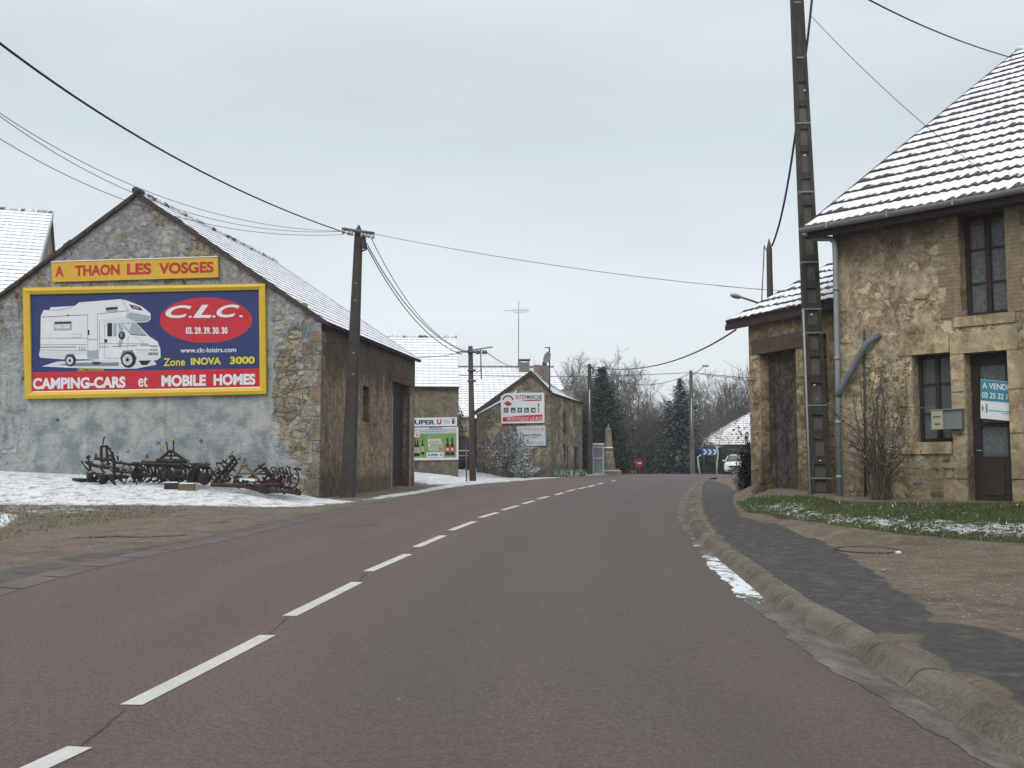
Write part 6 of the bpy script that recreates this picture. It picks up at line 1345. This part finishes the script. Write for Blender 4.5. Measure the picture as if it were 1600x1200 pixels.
b = MB(); ringm(b, .02, rr*.86, -.03, .008); b.build('lid', flat('lid_dirt', (.13, .105, .075), .3, 8), mh_)
def lump(name, c, r, m, label, cat, sq_=.6, seed=1):
    R = random.Random(seed); b = MB(); rings = []
    for i in range(7):
        ph = math.pi*i/6; rings.append([V(c)+V((math.cos(a)*math.sin(ph)*r*R.uniform(.8, 1.15), math.sin(a)*math.sin(ph)*r*R.uniform(.8, 1.15), math.cos(ph)*r*sq_+r*sq_*.7)) for a in np.linspace(0, 2*math.pi, 10)[:-1]])
    b.loft(rings[::-1], 0); o = b.build(name, m); recenter(o, c); return tag(o, label, cat)
lump('stone', gp(1404, 866), .045, flat('pale_stone', (.55, .55, .55), .1), 'pale stone lying at the rim of the manhole cover', 'stone')
lump('stone', gp(1380, 893), .03, flat('pinkish_stone', (.3, .2, .16), .1), 'small reddish stone on the gravel nearer than the manhole', 'stone', .6, 3)
lump('snow_clump', gp(988, 741), .5, SNOW, 'small heap of snow at the road edge near the no-entry sign', 'snow heap', .5, 5)
# ------------------------------------------------------------------ white car
cc0 = at(1152, 738.5, 78); cc0.z = gz(cc0.x, 78)
car = thing('parked_car', cc0, 'white car half hidden by the dark shrub at the outbuilding corner', 'car')
car.rotation_euler = (0, 0, math.radians(-18))
WHITE = flat('car_white', (.62, .63, .64), .03, 3, .3, spec=.5); RUB = flat('rubber', (.018, .018, .018)); 
def loc(mb, name, mats, parent):
    o = mb.build(name, mats); o.parent = parent; return o
b = MB(); st = [(-2.05, .62, .28, .62), (-1.95, .76, .22, .76), (-1.5, .84, .2, .90), (-.9, .86, .2, .98), (0, .87, .2, 1.0), (1.2, .87, .2, 1.02), (1.8, .84, .22, 1.0), (2.0, .76, .3, .9)]
rings = []
for y_, hw, zb0, zt_ in st:
    half = [(hw*.86, zb0), (hw*.98, zb0+.12), (hw, zb0+.35), (hw*.97, zt_-.12), (hw*.86, zt_), (hw*.3, zt_+.03)]
    rings.append([V((x, y_, z)) for x, z in half]+[V((-x, y_, z)) for x, z in half[::-1]])
b.loft(rings); body = loc(b, 'body', WHITE, car)
b = MB(); rings = []
for y_, hw, z0_, z1_ in ((-1.0, .76, .96, .98), (-.25, .72, .98, 1.42), (.3, .70, .98, 1.5), (1.2, .70, 1.0, 1.48), (1.85, .72, .98, 1.02)):
    rings.append([V((hw*1.06, y_, z0_)), V((hw*.88, y_, z1_-.05)), V((hw*.6, y_, z1_)), V((-hw*.6, y_, z1_)), V((-hw*.88, y_, z1_-.05)), V((-hw*1.06, y_, z0_))])
b.loft(rings); loc(b, 'windows', NT('car_glass', .06, .5).col((.05, .06, .065)).mat, car)
b = MB(); b.loft([[V((.6, y_, z)), V((.45, y_, z+.03)), V((-.45, y_, z+.03)), V((-.6, y_, z))] for y_, z in ((-.22, 1.42), (.3, 1.5), (1.2, 1.48), (1.5, 1.3))], 0, True, False); loc(b, 'roof', WHITE, car)
for sx in (-1, 1):
    b = MB(); b.tube([V((sx*.80, -.95, .98)), V((sx*.64, -.22, 1.42))], .04, 5); b.tube([V((sx*.72, .55, 1.0)), V((sx*.62, .55, 1.46))], .04, 5); loc(b, 'pillar', WHITE, car)
    b = MB(); b.loft([[V((sx*(.42+.0), -2.0+.02, .58)), V((sx*.74, -1.90, .60)), V((sx*.76, -1.85, .74)), V((sx*.5, -1.95, .72))], [V((sx*.42, -2.06, .58)), V((sx*.74, -1.98, .60)), V((sx*.76, -1.93, .74)), V((sx*.5, -2.01, .72))]], 0, False); loc(b, 'headlight', flat('lens', (.35, .38, .4), .1, 5, .2), car)
    for y_ in (-1.3, 1.3):
        b = MB(); b.loft([[V((sx*(.72+d), y_+math.cos(a)*.31, .31+math.sin(a)*.31)) for a in np.linspace(0, 2*math.pi, 19)[:-1]] for d in (0, .17)], 0, False); wh = loc(b, 'wheel', RUB, car)
        b = MB(); b.loft([[V((sx*(.885+d), y_+math.cos(a)*.19, .31+math.sin(a)*.19)) for a in np.linspace(0, 2*math.pi, 15)[:-1]] for d in (0, .015)], 0, False); r_ = loc(b, 'rim', ALU, wh)
    b = MB(); b.loft([[V((sx*x, y_, z)) for x, z in ((.86, 1.0), (1.0, 1.02), (1.0, 1.14), (.88, 1.12))] for y_ in (-.78, -.66)], 0, False); loc(b, 'mirror', WHITE, car)
b = MB(); b.box((-.4, -2.09, .55), (.8, 0, 0), (0, .06, 0), (0, 0, .13)); b.box((-.5, -2.1, .28), (1.0, 0, 0), (0, .06, 0), (0, 0, .1)); loc(b, 'grille', BLK, car)
b = MB(); b.box((-.26, -2.12, .41), (.52, 0, 0), (0, .02, 0), (0, 0, .1)); loc(b, 'number_plate', flat('plate_dark', (.12, .12, .12)), car)
# ------------------------------------------------------------------ trees and shrubs
def perp(d, R):
    a = V((R.gauss(0, 1), R.gauss(0, 1), R.gauss(0, 1))); a -= d*a.dot(d); return a.normalized()
BARK = flat('bark_grey', (.075, .066, .056), .3, 2, .9); TWIG = flat('twig_brown', (.090, .082, .070), .3, 1.5, .9); TWIG2 = flat('twig_grey', (.125, .118, .112), .25, 1.5, .9)
def tree_parts(seed, H, spread=.5, first=.25, den=1.0, thin=.013):
    R = random.Random(seed); tk, cr_ = MB(), MB(); r0 = H*.016
    pts = [V((0, 0, -.3))]; p = V((0, 0, 0)); n = 7; lean = V((R.uniform(-.06, .06), R.uniform(-.06, .06), 1))
    for i in range(n): pts.append(p.copy()); p = p+V((lean.x+R.gauss(0, .04), lean.y+R.gauss(0, .04), 1))*(H*.8/n)
    pts.append(p); rr_ = [r0*1.25]+[r0*(1-.85*i/n) for i in range(n+1)]
    tk.tube(pts, rr_, 6)
    def grow(p, d, L, r, lv):
        P = [p]; k = 3 if lv < 3 else 2; q = p.copy(); dd = d.copy()
        for i in range(k): dd = (dd+perp(dd, R)*.16+UP*.07).normalized(); q = q+dd*(L/k); P.append(q)
        cr_.tube(P, [max(thin*.7, r*(1-.6*i/k)) for i in range(k+1)], 4 if lv < 2 else 3, 0, False, False)
        if lv >= 4: return
        nb = int((5 if lv < 3 else 4)*den+R.random())
        for i in range(nb):
            f = R.uniform(.25, 1); a = P[int(f*k) if f < 1 else k-1]; b_ = P[min(k, int(f*k)+1)]; s_ = a.lerp(b_, f*k-int(f*k))
            grow(s_, (dd*R.uniform(.6, 1)+perp(dd, R)*R.uniform(.45, .85)+UP*.12).normalized(), L*R.uniform(.45, .7), max(thin, r*.5), lv+1)
    for i in range(int(11*den)):
        f = first+(1-first)*(i+R.random())/(11*den); k = 1+f*n; a = pts[int(k)]; b_ = pts[min(len(pts)-1, int(k)+1)]
        an = i*2.4+R.random(); grow(a.lerp(b_, k-int(k)), V((math.cos(an)*spread*1.6, math.sin(an)*spread*1.6, 1)).normalized(), H*(.36-.16*f)*(.7+spread*.6), r0*.42*(1-f*.55), 1)
    return tk, cr_
variants = []
for sd, H_, sp_, fi, dn, tw in ((1, 12, .55, .18, 1.0, TWIG), (2, 12, .42, .2, .95, TWIG2), (3, 12, .75, .12, .95, TWIG), (4, 12, .34, .25, .9, TWIG2)):
    variants.append((tree_parts(sd, H_, sp_, fi, dn), tw))
LT = 'bare leafless tree in the grey brown wood behind the road junction'
place = [  # px, top y, depth, variant, label
 (898, 578, 96, 0, 'bare tree showing between the hipped roof and the phone-box pole'), (912, 588, 99, 1, 'bare tree directly behind the top of the phone-box pole'),
 (962, 562, 92, 3, 'tallest slender bare tree, rising beside the tall dark conical evergreen'), (984, 566, 94, 1, 'second tallest slender bare tree, above the no-entry sign'), (948, 590, 100, 3, LT), (1005, 600, 100, 0, LT), (1022, 634, 104, 2, LT), (990, 622, 88, 0, 'broad brown bare tree behind the no-entry sign'),
 (1040, 630, 108, 2, LT), (1052, 622, 110, 0, LT), (1066, 640, 108, 2, LT), (1035, 640, 96, 2, LT), (1090, 600, 105, 1, 'bare tree right behind the street lamp head of the pole'), (1102, 603, 108, 0, LT), (1120, 608, 104, 2, 'wide bare tree above the low end of the reddish roof'), (1134, 615, 110, 0, LT), (1150, 606, 104, 2, 'bare tree above the reddish roof next to the outbuilding'), (1163, 612, 108, 0, LT), (1178, 610, 106, 1, LT), (1112, 632, 98, 3, LT), (1078, 650, 100, 0, LT), (1145, 640, 112, 2, LT), (1010, 640, 90, 2, LT), (972, 610, 97, 2, LT), (1060, 660, 97, 0, LT), (1195, 606, 108, 0, LT), (1215, 612, 106, 2, LT), (930, 620, 103, 2, LT), (880, 600, 103, 2, LT), (1024, 650, 98, 0, LT), (1000, 650, 98, 3, LT), (1046, 645, 102, 0, LT)]
protos = {}; Rt = random.Random(21)
for px, ty, Yt, vr, lb_ in place:
    p = at(px, 740, Yt); p.z = gz(p.x, Yt); H_ = at(px, ty, Yt).z-p.z; s_ = H_/11.4
    if vr not in protos:
        (tk, cr_), tw = variants[vr]; root = thing('bare_tree', V((0, 0, 0)), lb_, 'tree', 'bare trees behind the junction')
        o = tk.build('trunk', BARK); o.parent = root; o = cr_.build('crown', tw); o.parent = root
        root.location = p; root.rotation_euler = (0, 0, Rt.uniform(0, 6)); root.scale = (s_,)*3; protos[vr] = root
    else: dup(protos[vr], p, Rt.uniform(0, 6), lb_, s_)
# thicket at the far bend: too dense to count
R = random.Random(77); b = MB()
th_m = [flat('thicket_brown', (.078, .070, .058), .35, 1, .9), flat('thicket_grey', (.13, .125, .118), .3, 1, .9), flat('thicket_green', (.03, .042, .026), .4, 1, .9), flat('thicket_olive', (.07, .075, .045), .4, 1, .9)]
for k in range(9000):
    x = R.uniform(3, 30); y_ = R.uniform(91, 104); z_ = gz(x, y_); h = R.uniform(1.0, 6.2)*(1.0 if y_ > 95 else .6)
    d = V((R.gauss(0, .35), R.gauss(0, .35), 1)); p = V((x, y_, z_)); q = p+d*h*.55; r_ = q+(d+V((R.gauss(0, .4), R.gauss(0, .4), 0)))*h*.45
    b.tube([p, q, r_], [.02, .015, .008], 3, R.choice((0, 0, 1)), False, False)
for k in range(16000):
    x = R.uniform(2, 31); y_ = R.uniform(90.5, 102); z_ = gz(x, y_)+R.uniform(0, 1)**1.4*3.4*(1+.25*math.sin(x*1.3)); s_ = R.uniform(.06, .17)
    a = V((R.gauss(0, 1), R.gauss(0, 1), R.gauss(0, 1))).normalized()*s_; c = V((R.gauss(0, 1), R.gauss(0, 1), R.gauss(0, 1))).normalized()*s_; p = V((x, y_, z_))
    b.face([p-a, p+c, p+a, p-c], R.choice((2, 2, 3, 0)))
o = b.build('thicket', th_m, None, 'stuff'); tag(o, 'tangled brown undergrowth filling the bank beyond the far bend', 'undergrowth')
# far-off wooded rise closing the view
b = MB(); 
for k in range(3600):
    x = R.uniform(-20, 75); y_ = R.uniform(122, 150); z_ = gz(x, y_); h = 10+3*math.sin(x*.23)+2*math.sin(x*.61+1)+R.uniform(-3, 2.0)
    d = V((R.gauss(0, .12), R.gauss(0, .12), 1)); p = V((x, y_, z_)); b.tube([p, p+d*h*.6, p+d*h], [.07, .04, .015], 3, 0, False, False)
    for j in range(5):
        s_ = p+d*h*R.uniform(.35, .95); e_ = s_+V((R.gauss(0, 1), R.gauss(0, 1), R.uniform(.6, 1.8)))*R.uniform(.6, 1.5); b.tube([s_, e_], [.03, .012], 3, 0, False, False)
o = b.build('far_wood', flat('far_twigs', (.115, .108, .102), .2, 1, .9), None, 'stuff'); tag(o, 'hazy leafless wood on the skyline behind the village', 'wood')
# conifers
NEED = frosty('spruce_needles', (.020, .032, .026), .58, .75, 3); NEEDD = frosty('cypress_needles', (.022, .034, .026), .66, .6, 3)
def conifer(name, base, H, Rm, droop, seed, mat, label, whorl=.3, nb=9, power=.8, z0=.04, size=.3):
    R = random.Random(seed); t = thing(name, base, label, 'tree'); b = MB(); b.tube([base-UP*.2, base+UP*H*.5, base+UP*H], [H*.02, H*.012, .015], 7); b.build('trunk', BARK, t)
    c = MB(); z = H*z0
    while z < H*.99:
        L0 = Rm*((1-z/H)**power)*R.uniform(.8, 1.1)+.12
        n = max(4, int(nb*(.5+.5*(1-z/H))))
        for k in range(n):
            an = R.uniform(0, 6.283); L = L0*R.uniform(.6, 1.1); d = V((math.cos(an), math.sin(an), 0)); m = max(3, int(L/.16))
            for i in range(m):
                f = (i+.6)/m; q = base+UP*(z+R.uniform(-.1, .1)-droop*L*f*f+.25*L*f*(1-f)*(droop > 0))+d*L*f
                for s_ in (-1, 1):
                    sd = V((-d.y*s_, d.x*s_, 0)); l = size*(1.15-.6*f)*R.uniform(.6, 1.2); tip = q+sd*l*.8+d*l*.55+UP*R.uniform(-.35, .12)*l*(1 if droop > 0 else -1.2)
                    w_ = d*size*.20+UP*R.uniform(-.06, .06); c.face([q-w_, tip, q+w_])
        z += whorl*R.uniform(.7, 1.2)
    c.build('crown', mat, t); return t
pc = at(942, 741, 83); pc.z = gz(pc.x, 83); conifer('dark_evergreen', pc, at(925, 574, 83).z-pc.z, 3.1, -.28, 5, NEEDD, 'dark dense conical evergreen behind the phone box and obelisk', .12, 24, .66, .02, .32)
pc = at(963, 741, 85); pc.z = gz(pc.x, 85); conifer('dark_evergreen', pc, at(960, 655, 85).z-pc.z, 2.0, -.2, 6, NEEDD, 'lower dark evergreen between the obelisk and the no-entry sign', .13, 17, .6, .02, .28)
pc = at(917, 741, 82); pc.z = gz(pc.x, 82); conifer('dark_evergreen', pc, at(914, 640, 82).z-pc.z, 1.5, -.2, 16, NEEDD, 'lower dark evergreen between gabled house and phone box', .14, 16, .6, .02, .28)
pc = at(1066, 741, 88); pc.z = gz(pc.x, 88); conifer('snowy_spruce', pc, at(1062, 590, 88).z-pc.z, 3.3, .38, 7, NEED, 'dark spruce with drooping snow-flecked branches behind the lamp pole', .22, 20, .7, .05, .36)
pc = at(1046, 741, 91); pc.z = gz(pc.x, 91); conifer('snowy_spruce', pc, at(1046, 625, 91).z-pc.z, 2.3, .38, 8, NEED, 'lower of the two spruces by the lamp pole', .3, 12, .75, .05, .34)
def leaves(mb, c, rad, n, s_, R, m=(0,), shell=.35):
    for k in range(n):
        v_ = V((R.gauss(0, 1), R.gauss(0, 1), R.gauss(0, 1))).normalized()*(R.uniform(shell, 1)**.5); v_ *= 1+.18*math.sin(v_.x*5+c[0]*3)+.15*math.sin(v_.z*7+v_.y*4)
        p = V(c)+V((v_.x*rad[0], v_.y*rad[1], v_.z*rad[2])); a = V((R.gauss(0, 1), R.gauss(0, 1), R.gauss(0, 1))).normalized()*s_*R.uniform(.6, 1.3); d = perp(a.normalized(), R)*s_*.55
        mb.face([p-a, p+d, p+a, p-d], R.choice(m))
def shrub(name, base, H, Rw, nst, label, cat, mt, ml=None, nl=0, ls=.06, seed=1, sub=6, r=.012, squash=1, lev=2):
    R = random.Random(seed); t = thing(name, base, label, cat); b = MB()
    for k in range(nst):
        an = R.uniform(0, 6.283); f = R.uniform(0, 1)**.6; tip = base+V((math.cos(an)*Rw*f, math.sin(an)*Rw*f*squash, H*R.uniform(.65, 1)*(1-.35*f*f))); mid = base.lerp(tip, .5)+V((R.gauss(0, .06), R.gauss(0, .06), .08*H))
        b.tube([base+V((R.gauss(0, .08), R.gauss(0, .08), -.05)), mid, tip], [r*1.5, r, r*.5], 4, 0, False, False)
        for j in range(sub):
            g = R.uniform(.3, 1); s_ = base.lerp(mid, g*2) if g < .5 else mid.lerp(tip, g*2-1); d = (tip-base).normalized(); e_ = s_+(d*.6+perp(d, R)*.8)*H*R.uniform(.08, .22)
            b.tube([s_, e_], [r*.6, r*.35], 3, 0, False, False)
            if lev > 2:
                for q in range(3): s2 = s_.lerp(e_, R.uniform(.3, .9)); b.tube([s2, s2+(d*.5+perp(d, R))*H*R.uniform(.04, .1)], [r*.45, r*.3], 3, 0, False, False)
    b.build('stems', mt, t)
    if ml:
        b = MB(); leaves(b, base+V((0, 0, H*.55)), (Rw*.95, Rw*.95*squash, H*.46), nl, ls, R); b.build('foliage', ml, t)
    return t
FT = frosty('frosted_twig', (.075, .068, .058), .05, .85, 8); FL = frosty('frosted_leaf', (.045, .058, .050), .08, .85, 6)
pb_ = at(796, 744, 56.3); pb_.z = gz(pb_.x, 56.3); shrub('snowy_bush', pb_, at(796, 668, 56.3).z-pb_.z, 1.25, 70, 'tall snow-dusted bush before the gabled house, under the supermarket sign', 'bush', FT, FL, 1700, .055, 4, 10, .016)
pb_ = at(820, 746, 54.5); pb_.z = gz(pb_.x, 54.5); shrub('snowy_bush', pb_, at(820, 722, 54.5).z-pb_.z, .95, 60, 'low rounded frosty shrub at the foot of the tall bush', 'bush', FT, FL, 900, .05, 5, 8, .012)
pb_ = at(712, 655, 64); hb = gz(pb_.x, 64); pb_.z = hb; shrub('dark_bush', pb_, at(712, 622, 64).z-hb, .7, 30, 'dark bush top peeping out behind the poster house', 'bush', BARK, flat('bush_dark', (.04, .05, .04), .3), 900, .08, 6)
pb_ = at(883, 743, 60); pb_.z = gz(pb_.x, 60)
R = random.Random(9); b = MB()
for k in range(900):
    f = R.random(); p = fA+fE*(.4+7.5*f)+fS*R.uniform(.05, .7); z_ = gz(p.x, p.y); h = R.uniform(.15, .5); a = R.uniform(0, 6); b.face([(p.x-.03*math.cos(a), p.y-.03*math.sin(a), z_), (p.x+.03*math.cos(a), p.y+.03*math.sin(a), z_), (p.x+R.gauss(0, .1), p.y+R.gauss(0, .1), z_+h)], 0 if R.random() < .8 else 1)
o = b.build('weeds', [flat('weed_green', (.085, .14, .045), .35, 3), SNOW], None, 'stuff'); tag(o, 'bright green weeds along the foot of the gabled house', 'weeds')
# ivy hedge at the junction and planting right
IV = frosty('ivy_leaf', (.022, .036, .022), .55, .7, 5); PALE = flat('dry_hydrangea', (.22, .21, .16), .4, 2)
hd_ = at(1075, 739, 87.5); hd_.z = gz(hd_.x, 87.5); ht_ = thing('ivy_hedge', hd_, 'dark ivy hedge with pale frosted top behind the bend sign', 'hedge')
b = MB()
for px, rx in ((1058, 1.0), (1072, 1.1), (1088, 1.1), (1104, 1.1), (1124, 1.2), (1140, 1.2)):
    p = at(px, 739, 88.5); p.z = gz(p.x, 88.5)+1.05; leaves(b, p, (rx, .9, 1.25), 1300, .10, R, (0,), .1)
b.build('foliage', IV, ht_)
b = MB()
for px in range(1062, 1125, 6): p = at(px, 697+R.uniform(-3, 3), 87.9); leaves(b, p, (.5, .5, .22), 110, .09, R, (0, 0, 1))
b.build('pale_tops', [PALE, SNOW], ht_)
DKL = frosty('dark_shrub_leaf', (.010, .016, .014), .75, .6, 6); tw_ = frosty('frosted_twig2', (.10, .092, .085), .0, .8, 8)
ds = at(1166, 756, 27.5); ds.z = gz(ds.x, 27.5); R = random.Random(31); t = thing('dark_shrub', ds, 'dark narrow evergreen shrub against the outbuilding corner', 'bush')
b = MB(); b.tube([ds-UP*.1, ds+UP*1.7], [.04, .01], 6); b.build('stem', BARK, t)
b = MB(); leaves(b, ds+V((.02, 0, .75)), (.22, .35, .72), 1900, .045, R, (0,), .03); b.build('foliage', DKL, t)
ps_ = at(1156, 749, 30); ps_.z = gz(ps_.x, 30); shrub('grey_shrub', ps_, at(1156, 727, 30).z-ps_.z, .22, 40, 'small pale grey frosted shrub before the white car', 'bush', tw_, FL, 300, .025, 12, 6, .006)
# bare climbing shrub on the tan house wall
cs = dpn(1376, 782, .45); cs.z = gz(cs.x, cs.y); R = random.Random(14); t = thing('climbing_shrub', cs, 'leafless straggly shrub climbing the tan house wall beside the downpipe', 'shrub')
CT = frosty('shrub_twig', (.055, .042, .032), .38, .8, 14)
b = MB()
for k in range(34):
    tx, ty = R.uniform(1318, 1425), R.uniform(572, 720)
    tip = dpn(tx, ty, R.uniform(.05, .5)); mid = cs.lerp(tip, .5)+V((R.gauss(0, .08), R.gauss(0, .08), R.uniform(0, .3))); st_ = cs+V((R.gauss(0, .1), R.gauss(0, .08), -.05)); P = [st_, st_.lerp(mid, .5)+V((R.gauss(0, .04), R.gauss(0, .04), .05)), mid, mid.lerp(tip, .5)+V((R.gauss(0, .06), R.gauss(0, .06), .05)), tip]
    b.tube(P, [.014, .011, .009, .007, .004], 4, 0, False, False)
    for j in range(9):
        i = R.randint(1, 3); s_ = P[i].lerp(P[i+1], R.random()); d = (P[i+1]-P[i]).normalized(); e_ = s_+(d*.5+perp(d, R)*.7)*R.uniform(.12, .4); e_ = e_+HS*max(0, .03-(e_-HC).dot(HS)); b.tube([s_, e_], [.005, .003], 3, 0, False, False)
for k in range(8):
    a_ = cs.lerp(dpn(1330, R.uniform(600, 720), .3), R.uniform(.3, .8)); e_ = dpn(R.uniform(1255, 1300), R.uniform(585, 715), .5); b.tube([a_, a_.lerp(e_, .5)+UP*R.uniform(-.02, .12), e_], [.008, .006, .003], 4, 0, False, False)
b.build('stems', CT, t)
b = MB()
for k in range(420):
    p = dpn(R.uniform(1345, 1420), R.uniform(560, 700), R.uniform(.08, .4)); a = V((R.gauss(0, 1), R.gauss(0, 1), R.gauss(0, 1))).normalized()*R.uniform(.015, .035); c = perp(a.normalized(), R)*.015; b.face([p-a, p+c, p+a, p-c])
b.build('leaves', frosty('shrub_leaf', (.045, .055, .03), .3, .8, 20), t)
# ------------------------------------------------------------------ faint winter haze over the whole place
hb_ = MB(); hb_.box((-420, -60, -26), (840, 0, 0), (0, 520, 0), (0, 0, 52)); hzm = bpy.data.materials.new('haze'); hzm.use_nodes = True
ht__ = hzm.node_tree; ht__.nodes.clear(); ho = ht__.nodes.new('ShaderNodeOutputMaterial'); hv = ht__.nodes.new('ShaderNodeVolumePrincipled')
hv.inputs['Color'].default_value = (.86, .93, 1.0, 1); hv.inputs['Density'].default_value = .0006; hv.inputs['Anisotropy'].default_value = .1
ht__.links.new(hv.outputs[0], ho.inputs['Volume'])
hz_o = hb_.build('haze', hzm, None, 'stuff'); tag(hz_o, 'thin cold haze hanging over the whole village street', 'haze')
